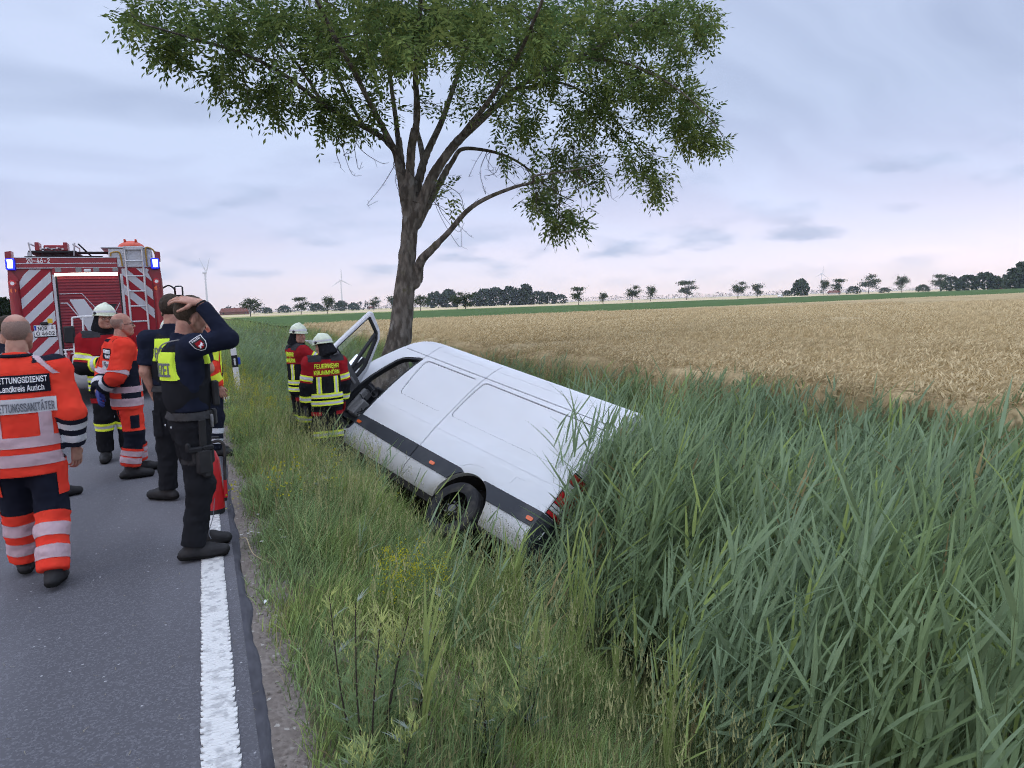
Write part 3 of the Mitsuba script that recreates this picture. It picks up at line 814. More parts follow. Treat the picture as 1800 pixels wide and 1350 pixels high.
def lamp(key, mesh, rad, mat='clear_lens'):
    put(key, mesh, mat, emitter={'type': 'area', 'radiance': {'type': 'rgb', 'value': list(rad)}})
    return key


TY = 16.3
fe = thing('fire_engine', 'red fire engine seen from behind with its blue beacons and shutter light on', 'fire engine')
fp = lambda nm, m, mat, smooth=30, parent=None, label=None, kind=None: part(parent or fe, nm, m, mat, smooth, label, None, kind)
f3 = lambda x0, x1, z0, z1, y0, y1, b=0.004: boxb(x0, x1, TY - y1, TY - y0, z0, z1, b)      # y: metres proud of the tail plane, towards us


def flat3(poly, y0, y1):
    """A rear-view outline (x, z) given thickness, y0..y1 proud of the tail."""
    m = prism(poly, y1 - y0)
    v = m.vertices
    return tm(np.stack([v[:, 0], TY - y0 - v[:, 2], v[:, 1]], 1), m.faces)


# body box; the corner posts are rounded and lean in at the top
sec = Polygon([(-3.30, 0.62), (-3.30, 2.2), (-3.27, 2.70), (-3.24, 2.86), (-0.74, 2.86), (-0.71, 2.70), (-0.68, 2.2), (-0.68, 0.62)])
m = prism(sec.buffer(-0.02), 5.2)
put(fe, tm(np.stack([m.vertices[:, 0], TY + 0.02 + m.vertices[:, 2], m.vertices[:, 1]], 1), m.faces[:, ::-1]), 'fire_red')
for s in (-1, 1):
    xo = -3.30 if s < 0 else -0.68
    post = Polygon([(xo, 0.80), (xo - s * 0.17, 0.80), (xo - s * 0.17, 2.46), (xo - s * 0.08, 2.60), (xo - s * 0.02, 2.66), (xo, 2.3)])
    fp('corner_post', unman(man(flat3(post, -0.05, 0.02)) + m3.Manifold.cylinder(1.62, 0.085, 0.085, 24).translate((xo - s * 0.085, TY, 0.80))), 'fire_red', 40)
    fp('post_cap', flat3(Polygon([(xo + s * 0.0, 2.78), (xo - s * 0.10, 2.78), (xo - s * 0.10, 2.98), (xo + s * 0.0, 2.96)]), -0.25, 0.02), 'fire_red', False)
# upper band with two bright edges
band = fp('rear_beam', f3(-3.16, -1.46, 2.64, 2.86, -0.03, 0.035, 0.01), 'fire_red')
for z in (2.852, 2.74, 2.655):
    fp('bright_edge', f3(-3.14, -1.47, z - 0.008, z + 0.008, 0.03, 0.042, 0.002), 'alu', False, band)
w = words('20-46-2', 0.095, True, width=0.38)
fp('callsign', tm(np.stack([w.vertices[:, 0] - 2.78, TY - 0.036 - w.vertices[:, 2], w.vertices[:, 1] + 2.795], 1), w.faces), 'ink_white', False, band, 'white number 20-46-2')
# chevron panels: red sheet, white tape bands each cut to the panel
for nm, outline, sgn in (('left', Polygon([(-3.13, 0.84), (-2.585, 0.84), (-2.60, 2.63), (-2.98, 2.63), (-3.12, 2.40)]), 1), ('right', Polygon([(-1.395, 0.84), (-0.87, 0.84), (-0.87, 2.42), (-0.93, 2.56), (-0.88, 2.64), (-1.40, 2.64)]), -1)):
    pn = fp('chevron_panel', flat3(outline, -0.03, 0.012), 'tape_red', False)
    for k in range(-14, 24):
        b0 = k * 0.375
        L = Polygon([(-8, b0), (0 + 4, b0 + 12), (4, b0 + 12.195), (-8, b0 + 0.195)]) if sgn > 0 else Polygon([(-6, b0 + 12), (6, b0), (6, b0 + 0.195), (-6, b0 + 12.195)])
        c = L.intersection(outline.buffer(-0.004))
        if c.area > 2e-3 and c.geom_type == 'Polygon':
            fp('white_band', flat3(c, 0.010, 0.0145), 'tape_white', False, pn)
# roller shutter with its slats, guide rails and handle rail
sh = fp('roller_shutter', f3(-2.53, -1.42, 0.95, 2.60, -0.05, -0.035), 'shutter_red')
slats = []
for k in range(28):
    z = 0.97 + k * 0.0575
    slats.append(flat3(sbox(-2.51, z, -1.44, z + 0.052), -0.035, -0.03))
    t = tube(np.array([(-2.51, TY + 0.030, z + 0.027), (-1.44, TY + 0.030, z + 0.027)]), 0.0255, 12)
    slats.append(tm((t.vertices - [0, TY + 0.03, z + 0.027]) * [1, 0.55, 1] + [0, TY + 0.03, z + 0.027], t.faces))
fp('slat', cat_(slats), 'shutter_red', 40, sh, None, 'stuff')
for x in (-2.56, -1.405):
    fp('shutter_rail', f3(x - 0.025, x + 0.025, 0.86, 2.53, -0.02, 0.02, 0.006), 'alu')
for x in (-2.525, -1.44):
    fp('shutter_black_edge', f3(x - 0.018, x + 0.018, 0.86, 2.53, -0.04, -0.012), 'black_plastic')  # black edge strips down both sides of the shutter
# graphics across the slats: pale slanted block, thin outline lines
g = lambda pts, wd=0.012: flat3(LineString(pts).buffer(wd / 2, cap_style=2, join_style=2), -0.0155, -0.012)
fp('shutter_graphic', flat3(Polygon([(-2.34, 2.05), (-2.09, 2.05), (-1.80, 1.52), (-2.02, 1.30)]), -0.0155, -0.012), 'tape_white', False, sh, 'pale slanted block printed on the shutter')
fp('shutter_graphic', flat3(Polygon([(-1.78, 1.94), (-1.53, 1.94), (-1.62, 1.80), (-1.86, 1.80)]), -0.0155, -0.012), 'black_plastic', False, sh, 'dark slanted block printed on the shutter')
fp('outline_line', cat_([g([(-2.49, 1.98), (-2.38, 1.98), (-2.02, 1.42)], 0.018), g([(-2.49, 2.16), (-2.12, 2.16), (-1.86, 1.80)], 0.012), g([(-1.48, 1.96), (-1.66, 1.62)], 0.012)]), 'tape_white', False, sh)
# LED bar over the shutter, its row of clips and a catch
lb = fp('light_bar_housing', f3(-2.57, -1.44, 2.535, 2.66, -0.03, 0.045, 0.01), 'fire_red')
lamp(numbered(lb + '__led_strip'), f3(-2.54, -1.47, 2.500, 2.556, 0.03, 0.052, 0.002), (0.55, 0.51, 0.43))
for x in (-2.47, -2.13, -1.83, -1.50):
    fp('clip_plate', f3(x - 0.05, x + 0.05, 2.575, 2.655, 0.045, 0.050, 0.002), 'light_plastic', False, lb)
fp('shutter_catch', f3(-2.04, -1.92, 2.575, 2.63, 0.045, 0.06, 0.01), 'white_paint', 30, lb)
# beacons, tail lamps
for x, s in ((-3.22, -1), (-0.785, 1)):
    bk = fp('beacon', cbox((x, TY - 0.02, 2.725), (0.165, 0.12, 0.23), 0.03), 'blue_lens', 40, None, 'lit blue corner beacon')
    lamp(numbered(bk + '__led_panel'), cbox((x + s * 0.004, TY - 0.082, 2.735), (0.085, 0.012, 0.16), 0.005), (0.32, 0.5, 1.5))
    lamp(numbered(bk + '__glowing_rim'), unman(cboxm((x, TY - 0.081, 2.73), (0.135, 0.006, 0.20), 0.002) - cboxm((x + s * 0.004, TY - 0.08, 2.735), (0.09, 0.05, 0.165), 0.002)), (0.002, 0.006, 0.24), 'blue_lens')
    cyl = lambda z, r, y0, y1: move(lathe([(0, y1), (r * 0.8, y1), (r, y0 + 0.6 * (y1 - y0)), (r, y0)], 24, 1), np.diag([1, -1, 1.0]), (x, TY, z))
    c1 = cyl(2.365, 0.065, -0.02, 0.085)
    tlk = fp('tail_lamp', tm(c1.vertices, c1.faces[:, ::-1]), 'red_lens', 40, None, 'lit red tail lamp')
    lamp(numbered(tlk + '__bulb'), tm(cyl(2.37, 0.040, 0.05, 0.092).vertices, c1.faces[:, ::-1]), (0.5, 0.19, 0.01))
    lamp(numbered(tlk + '__glowing_ring'), tm(cyl(2.37, 0.062, 0.05, 0.088).vertices, c1.faces[:, ::-1]), (0.12, 0.003, 0.004), 'red_lens')
    c2 = cyl(2.235, 0.058, -0.02, 0.082)
    fp('turn_signal', tm(c2.vertices, c2.faces[:, ::-1]), 'amber_lens', 40)
# number plate
npl = fp('number_plate', f3(-2.975, -2.60, 1.335, 1.575, 0.012, 0.022, 0.004), 'ink_black')
fp('plate_face', f3(-2.965, -2.61, 1.355, 1.568, 0.021, 0.026, 0.003), 'plate_white', 30, npl, 'number plate NOR O 4602')
fp('plate_strip', f3(-2.96, -2.925, 1.47, 1.56, 0.026, 0.028, 0.001), 'badge_blue', 30, npl)
for txt, x, z, wd in (('NOR', -2.825, 1.505, 0.155), ('O 4602', -2.785, 1.41, 0.30)):
    w = words(txt, 0.072, True, wd)
    fp('plate_writing', tm(np.stack([w.vertices[:, 0] + x, TY - 0.027 - w.vertices[:, 2], w.vertices[:, 1] + z], 1), w.faces), 'ink_black', False, npl)
fp('plate_seal', flat3(Point(-2.665, 1.545).buffer(0.014).union(sbox(-2.685, 1.49, -2.645, 1.525)), 0.026, 0.028), 'light_plastic', False, npl)
fp('plate_lamp', cbox((-2.79, TY - 0.04, 1.60), (0.13, 0.08, 0.06), 0.02), 'black_plastic', 40)
fp('warning_sticker', f3(-2.735, -2.65, 1.60, 1.69, 0.013, 0.018, 0.001), 'sticker_yellow')
fp('warning_sticker', f3(-1.20, -1.12, 1.19, 1.27, 0.013, 0.018, 0.001), 'sticker_yellow')
# access ladder and its top plate
ladder = thing('roof_ladder', 'fixed aluminium climbing ladder on the right of the engine tail', 'ladder')
for x in (-1.305, -1.0):
    part(ladder, 'rail', tube([(x, TY - 0.13, 0.90), (x, TY - 0.10, 2.75), (x, TY - 0.06, 3.05)], 0.021, 10), 'alu', 40)
for z in (0.98, 1.275, 1.575, 1.88, 2.18, 2.48, 2.78):
    part(ladder, 'rung', tube([(-1.305, TY - 0.115, z), (-1.0, TY - 0.115, z)], 0.016, 8), 'alu', 40)
part(ladder, 'top_plate', f3(-1.33, -0.98, 3.0, 3.07, 0.03, 0.09), 'alu')
rb = fp('roof_box', boxb(-1.60, -0.83, TY - 0.01, TY + 1.5, 2.66, 3.03, 0.01), 'alu_plate', 30, None, 'chequer plate box on the roof')
fp('box_lid', boxb(-1.72, -0.84, TY - 0.03, TY + 1.6, 3.03, 3.06, 0.006), 'alu')
fp('grab_rail', tube(crom([(-1.56, TY - 0.05, 2.88), (-1.54, TY - 0.06, 2.94), (-1.43, TY - 0.06, 2.96), (-1.39, TY - 0.05, 2.90), (-1.37, TY - 0.03, 2.68)], 5), 0.016, 8), 'rail_yellow', 40)
fp('grab_rail', tube(crom([(-0.93, TY - 0.04, 2.68), (-0.935, TY - 0.06, 2.98), (-0.91, TY - 0.06, 3.05), (-0.80, TY - 0.03, 3.0), (-0.76, TY + 0.02, 2.88)], 5), 0.016, 8), 'rail_yellow', 40)
boat = thing('rescue_sled', 'orange upturned plastic sled on the roof of the engine', 'sled')
prof = [(0.0, 0.19), (0.20, 0.185), (0.36, 0.12), (0.42, 0.06), (0.43, 0.0), (0.0, 0.0)]
hs = lathe(prof, 28)
put(boat, move(hs, np.diag([0.62, 1.7, 0.9]), (-1.21, TY + 0.85, 3.062)), 'orange_hull', 30)
part(boat, 'handle', cat_([boxb(-1.33, -1.29, TY + 0.4, TY + 1.2, 3.20, 3.255, 0.01), boxb(-1.13, -1.09, TY + 0.4, TY + 1.2, 3.20, 3.255, 0.01)]), 'orange_hull')
# the load on the roof rack
rack = thing('roof_load', 'red and grey hose pump stowed on the roof rack of the engine', 'pump')
put(rack, boxb(-2.95, -2.15, TY + 0.15, TY + 1.4, 2.955, 3.0, 0.01), 'black_plastic')
for x in (-2.90, -2.20):
    part(rack, 'side_frame', cat_([tube([(x, TY + 0.15, 2.9), (x - 0.03 * np.sign(-2.55 - x), TY + 0.15, 3.15)], 0.014, 6), tube([(x, TY + 1.35, 2.9), (x, TY + 1.35, 3.15)], 0.014, 6), tube([(x, TY + 0.15, 3.12), (x, TY + 1.35, 3.14)], 0.014, 6)]), 'alu', 40)
for x in (-2.80, -2.33):
    part(rack, 'red_block', boxb(x - 0.035, x + 0.035, TY + 0.15, TY + 0.5, 3.0, 3.16, 0.008), 'fire_red')
part(rack, 'red_cover', boxb(-2.72, -2.37, TY + 0.35, TY + 1.2, 3.0, 3.125, 0.02), 'fire_red')
part(rack, 'coupling', cat_([tube([(-2.74 + 0.09 * k, TY + 0.14, 3.03 + 0.02 * (k % 2)), (-2.70 + 0.09 * k, TY + 0.30, 3.04)], 0.02, 8) for k in range(5)]), 'alu', 40)
fp('rack_bar', cat_([boxb(-2.15, -1.6, TY + 0.4, TY + 0.45, 2.955, 3.0, 0.01), tube([(-2.12, TY + 0.3, 3.14), (-1.92, TY + 0.5, 2.9)], 0.016, 6), boxb(-3.0, -1.7, TY + 0.02, TY + 0.06, 2.86, 2.885, 0.004)]), 'black_plastic')
fp('rack_post', boxb(-2.96, -2.90, TY + 0.1, TY + 0.2, 2.86, 2.96), 'alu')
# hose reel trolley hung on the tail
tr = thing('hose_trolley', 'white tubular hose trolley hung low on the engine tail behind the firefighter', 'trolley')
for x in (-2.30, -2.12):
    part(tr, 'frame_hoop', tube(crom([(x - 0.02, TY - 0.20, 0.95), (x - 0.01, TY - 0.20, 1.60), (x + 0.06, TY - 0.20, 1.70), (x + 0.55, TY - 0.20, 1.70), (x + 0.60, TY - 0.20, 1.60), (x + 0.60, TY - 0.20, 0.95)], 5), 0.019, 8), 'white_paint', 40)
part(tr, 'cross_rail', cat_([tube([(-2.50, TY - 0.2, 1.08), (-1.45, TY - 0.2, 1.10)], 0.016, 8), tube([(-2.50, TY - 0.2, 1.00), (-1.45, TY - 0.2, 1.02)], 0.016, 8)]), 'white_paint', 40)
part(tr, 'side_upright', cat_([tube([(-2.47, TY - 0.2, 1.08), (-2.44, TY - 0.2, 0.45)], 0.016, 8), tube([(-1.50, TY - 0.2, 1.08), (-1.52, TY - 0.2, 0.45)], 0.016, 8)]), 'white_paint', 40)
part(tr, 'hose_roll', move(lathe([(0.0, -0.16), (0.30, -0.16), (0.335, -0.12), (0.345, 0.0), (0.335, 0.12), (0.30, 0.16), (0.0, 0.16)], 28, 0), None, (-2.19, TY - 0.28, 0.66)), 'hose_white', 40)
part(tr, 'red_flange', move(lathe([(0, -0.02), (0.36, -0.02), (0.36, 0.02), (0, 0.02)], 28, 0), None, (-2.40, TY - 0.26, 0.68)), 'fire_red', 30)
part(tr, 'reel_wheel', cat_([move(lathe([(0.10, -0.05), (0.23, -0.05), (0.25, 0), (0.23, 0.05), (0.10, 0.05)], 24, 0), None, (x, TY - 0.30, 0.25)) for x in (-2.50, -1.48)]), 'rubber', 30)
fp('equipment_case', cbox((-2.37, TY - 0.26, 1.37), (0.19, 0.10, 0.33), 0.03), 'black_plastic', 40)
# lower tail: bumper, spray guards, chassis, wheels
fp('rear_bumper_bar', f3(-3.15, -0.80, 0.55, 0.70, -0.05, 0.12, 0.02), 'black_plastic')
fp('tail_skirt', f3(-2.60, -0.80, 0.70, 0.84, -0.1, 0.0), 'black_plastic')
w = words('MAN', 0.085, True, 0.30)
fp('maker_writing', tm(np.stack([w.vertices[:, 0] - 0.89, TY - 0.122 - w.vertices[:, 2], w.vertices[:, 1] + 0.625], 1), w.faces), 'light_plastic', False)
fp('chassis', boxb(-2.5, -1.5, TY + 0.3, TY + 6.3, 0.45, 0.75), 'underbody')
for y in (TY + 1.7, TY + 5.4):
    for x, s in ((-3.05, -1), (-0.95, 1)):
        wheel(x, y, 0.50, s, None, lambda nm, m, mat, sm, par=None: part(fe, nm, move(m, rz(math.pi / 2), (x, y, 0)) if False else tm((m.vertices - [x, y, 0.5]) @ rz(-math.pi / 2).T + [x, y, 0.5], m.faces), mat, sm), 1.40)
fp('cab', boxb(-3.24, -0.74, TY + 5.15, TY + 7.1, 0.55, 2.75, 0.08), 'fire_red')
fp('mirror_arm', tube(crom([(-0.72, TY + 5.9, 2.42), (-0.55, TY + 5.85, 2.50), (-0.42, TY + 5.8, 2.42), (-0.38, TY + 5.8, 2.3)], 5), 0.022, 8), 'black_plastic', 40)
mr = fp('side_mirror', cbox((-0.30, TY + 5.8, 2.32), (0.24, 0.12, 0.34), 0.05), 'black_plastic', 40)
fp('mirror_face', cbox((-0.30, TY + 5.735, 2.34), (0.15, 0.012, 0.22), 0.004), 'mirror_face', False, mr)
fp('work_lamp', cbox((-0.37, TY + 5.6, 2.05), (0.24, 0.2, 0.12), 0.04), 'grey_plastic', 40)
fp('cab_lamp', cbox((-0.66, TY + 5.2, 1.42), (0.10, 0.1, 0.16), 0.02), 'amber_bright', 40)

# the engine stands a little askew, its nose towards the verge on the left
turn = T().translate([-0.68, TY, 0]).rotate([0, 0, 1], 2.3).translate([0.68, -TY, 0])
for k in [k for k in scene if k.startswith(('fire_engine', 'roof_ladder', 'rescue_sled', 'roof_load', 'hose_trolley'))]:
    scene[k]['to_world'] = turn
# ------------------------------------------------------------------ people
bsdf('skin', lambda p, n, uv: mix((0.46, 0.25, 0.18), (0.36, 0.17, 0.125), smoothstep(0.35, 0.7, fbm(p.x * 22, p.y * 22, p.z * 22))), 0.5, 0.35)
bsdf('lip', (0.30, 0.10, 0.09), 0.45, 0.4)
bsdf('eye_white', (0.62, 0.60, 0.57), 0.25, 0.5)
bsdf('iris', (0.03, 0.03, 0.035), 0.2, 0.6)
bsdf('hair_dark', lambda p, n, uv: mix((0.020, 0.015, 0.011), (0.060, 0.043, 0.030), noise(p.x * 190, p.y * 190, p.z * 60)), 0.75, 0.25, bump=lambda p, n, uv: noise(p.x * 260, p.y * 260, p.z * 120), bscale=0.004)
bsdf('hair_brown', lambda p, n, uv: mix((0.032, 0.024, 0.017), (0.095, 0.070, 0.048), noise(p.x * 190, p.y * 190, p.z * 60)), 0.75, 0.25, bump=lambda p, n, uv: noise(p.x * 260, p.y * 260, p.z * 120), bscale=0.004)
bsdf('stubble', lambda p, n, uv: mix((0.30, 0.19, 0.15), (0.17, 0.12, 0.10), noise(p.x * 240, p.y * 240, p.z * 240)), 0.65, 0.3)
bsdf('beard_red', (0.13, 0.045, 0.022), 0.8, 0.2)
weave = lambda p, n, uv: 0.5 * noise(p.x * 700, p.y * 700, p.z * 700) + 2.4 * fbm(p.x * 16, p.y * 16, p.z * 11)


def cloth(key, c, c2=None, rough=0.85, sheen=0.3, bs=0.012):
    c2 = c2 or tuple(0.72 * v for v in c)
    bsdf(key, lambda p, n, uv: mix(c, c2, smoothstep(0.3, 0.75, fbm(p.x * 11, p.y * 11, p.z * 7))), rough, 0.2, sheen=sheen, bump=weave, bscale=bs)


cloth('medic_orange', (1.0, 0.075, 0.040), (0.95, 0.055, 0.032), 0.8, 0.0)
cloth('navy', (0.014, 0.017, 0.032))
cloth('police_navy', (0.013, 0.018, 0.040))
cloth('police_black', (0.017, 0.018, 0.022))
cloth('turnout_black', (0.013, 0.014, 0.018))
cloth('turnout_grey', (0.050, 0.050, 0.056))
cloth('turnout_red', (0.40, 0.014, 0.022), (0.31, 0.012, 0.018))
bsdf('band_yellow', (0.74, 0.86, 0.055), 0.6, 0.3)
bsdf('hi_yellow', (0.66, 0.90, 0.055), 0.65, 0.3)
bsdf('band_silver', lambda p, n, uv: mix((0.60, 0.61, 0.63), (0.48, 0.49, 0.51), fbm(p.x * 30, p.y * 30, p.z * 30)), 0.45, 0.5)
bsdf('band_pink', lambda p, n, uv: mix((0.54, 0.385, 0.42), (0.43, 0.30, 0.33), fbm(p.x * 30, p.y * 30, p.z * 30)), 0.45, 0.5)
bsdf('ink_grey', (0.16, 0.17, 0.19), 0.6, 0.3)
bsdf('leather', lambda p, n, uv: mix((0.012, 0.012, 0.013), (0.034, 0.033, 0.034), fbm(p.x * 20, p.y * 20, p.z * 20)), 0.62, 0.28)
bsdf('sole', (0.014, 0.014, 0.014), 0.85, 0.2)
bsdf('helmet_shell', lambda p, n, uv: mix((0.66, 0.72, 0.55), (0.58, 0.64, 0.50), fbm(p.x * 9, p.y * 9, p.z * 9)), 0.3, 0.5, clearcoat=0.3)
bsdf('nitrile_blue', (0.035, 0.055, 0.26), 0.5, 0.4)
bsdf('glove_grey', (0.06, 0.06, 0.065), 0.8, 0.2)
scene['visor'] = {'type': 'blendbsdf', 'weight': 0.30, 'a': {'type': 'thindielectric', 'int_ior': 1.45}, 'b': {'type': 'twosided', 'bsdf': {'type': 'diffuse', 'reflectance': {'type': 'rgb', 'value': [0.75, 0.77, 0.78]}}}}
nrm = lambda v: np.asarray(v, float) / np.linalg.norm(v)

STD = dict(pel=(0, 0, 0.95), chest=(0, 0, 1.27), neck=(0, -0.02, 1.475), head=(0, 0.025, 1.665),
           shoR=(0.185, -0.01, 1.42), shoL=(-0.185, -0.01, 1.42), elbR=(0.25, -0.03, 1.13), elbL=(-0.25, -0.03, 1.13), wriR=(0.26, 0.06, 0.88), wriL=(-0.26, 0.06, 0.88),
           hipR=(0.095, 0, 0.91), hipL=(-0.095, 0, 0.91), kneR=(0.11, 0.02, 0.50), kneL=(-0.11, 0.02, 0.50), ankR=(0.115, -0.03, 0.095), ankL=(-0.115, -0.03, 0.095),
           toeR=(0.155, 0.155, 0.03), toeL=(-0.155, 0.155, 0.03))


def hand_mesh(side, curl=0.5, spread=0.10, thumb=0.35, h=0.0045):
    """Wrist at the origin, fingers along +y, back of the hand +z; side +1 has its thumb at -x (a right hand seen from its back)."""
    v = Vol((-0.085, -0.04, -0.12), (0.085, 0.215, 0.05), h)
    v.cap((0, -0.035, 0), (0, 0.02, 0), 0.026, 0.030, 0.01, ((0, 0, 1), 0.75))
    for k, (x, L, r) in enumerate(((-0.030, 0.088, 0.0092), (-0.010, 0.098, 0.0096), (0.011, 0.091, 0.0092), (0.030, 0.072, 0.0082))):
        x *= side
        base = np.array([x, 0.088 - 0.004 * (k - 1) ** 2, 0.0])
        v.cap((x * 0.55, 0.005, 0), base, 0.0175, 0.0130, 0.012, ((0, 0, 1), 0.85))
        a, p = 0.25 * curl, base
        sp = spread * (k - 1.4) * side
        for j, f in enumerate((0.46, 0.30, 0.24)):
            d = np.array([math.sin(sp) * math.cos(a), math.cos(sp) * math.cos(a), -math.sin(a)])
            q = p + d * L * f
            v.cap(p, q, r * (1.06 - 0.1 * j), r * (0.98 - 0.1 * j), 0.003)
            p, a = q, a + curl * (0.75 + 0.12 * k)
    p = np.array([-0.022 * side, 0.020, -0.004])
    for d, L, r in (((-0.75 * side, 0.62, -thumb), 0.046, 0.0155), ((-0.42 * side, 0.88, -thumb * 1.2), 0.033, 0.0115), ((-0.22 * side, 0.95, -thumb * 1.3), 0.028, 0.0100)):
        q = p + nrm(d) * L
        v.cap(p, q, r, r * 0.86, 0.006)
        p = q
    return v.mesh()


def head_mesh(h=0.0065, smile=0.0, fat=1.0):
    v = Vol((-0.12, -0.13, -0.22), (0.12, 0.14, 0.14), h)
    v.ell((0, -0.012, 0.030), (0.076, 0.098, 0.092), k=0.02)
    v.ell((0, 0.030, -0.040), (0.062 * fat, 0.066, 0.082), k=0.03)
    v.ell((0, 0.046, -0.085), (0.043 * fat, 0.042, 0.036), k=0.03)
    for s in (-1, 1):
        v.ell((s * 0.040 * fat, 0.058, -0.034), (0.026, 0.030, 0.028), k=0.02)
        v.ell((s * 0.031, 0.099, 0.0), (0.017, 0.014, 0.011), sub=True)
        v.cap((s * 0.012, 0.092, 0.018), (s * 0.045, 0.078, 0.017), 0.0105, 0.009, 0.010)
        v.ell((s * (0.076 + 0.004 * (fat - 1)), -0.012, -0.012), (0.011, 0.021, 0.033), rz(-s * 0.35), 0.006)
        v.cap((s * 0.060, -0.01, -0.05), (s * 0.040 * fat, 0.055, -0.092), 0.018, 0.016, 0.03)
    v.cap((0, 0.090, 0.010), (0, 0.112, -0.028), 0.0085, 0.0135, 0.008)
    for s in (-1, 1):
        v.ell((s * 0.012, 0.100, -0.031), (0.008, 0.010, 0.008), k=0.006)
    v.cap((-0.019, 0.090, -0.060 + smile), (0.019, 0.090, -0.060 + smile), 0.0085, 0.0085, 0.010)
    v.cap((-0.015, 0.090, -0.071), (0.015, 0.090, -0.071), 0.0085, 0.0085, 0.010)
    v.ell((0, 0.080, -0.100), (0.022, 0.017, 0.015), k=0.02)
    return v.mesh()


HEADS = {}


def pieces(m):
    """The separate sheets of a cut, without crumbs."""
    if not len(m.faces):
        return []
    w = trimesh.Trimesh(m.vertices, m.faces, process=False)
    w.merge_vertices(digits_vertex=6)
    ps = w.split(only_watertight=False)
    big = max(len(q.faces) for q in ps) if len(ps) else 0
    return [tm(q.vertices, q.faces) for q in ps if len(q.faces) > max(12, 0.06 * big)]


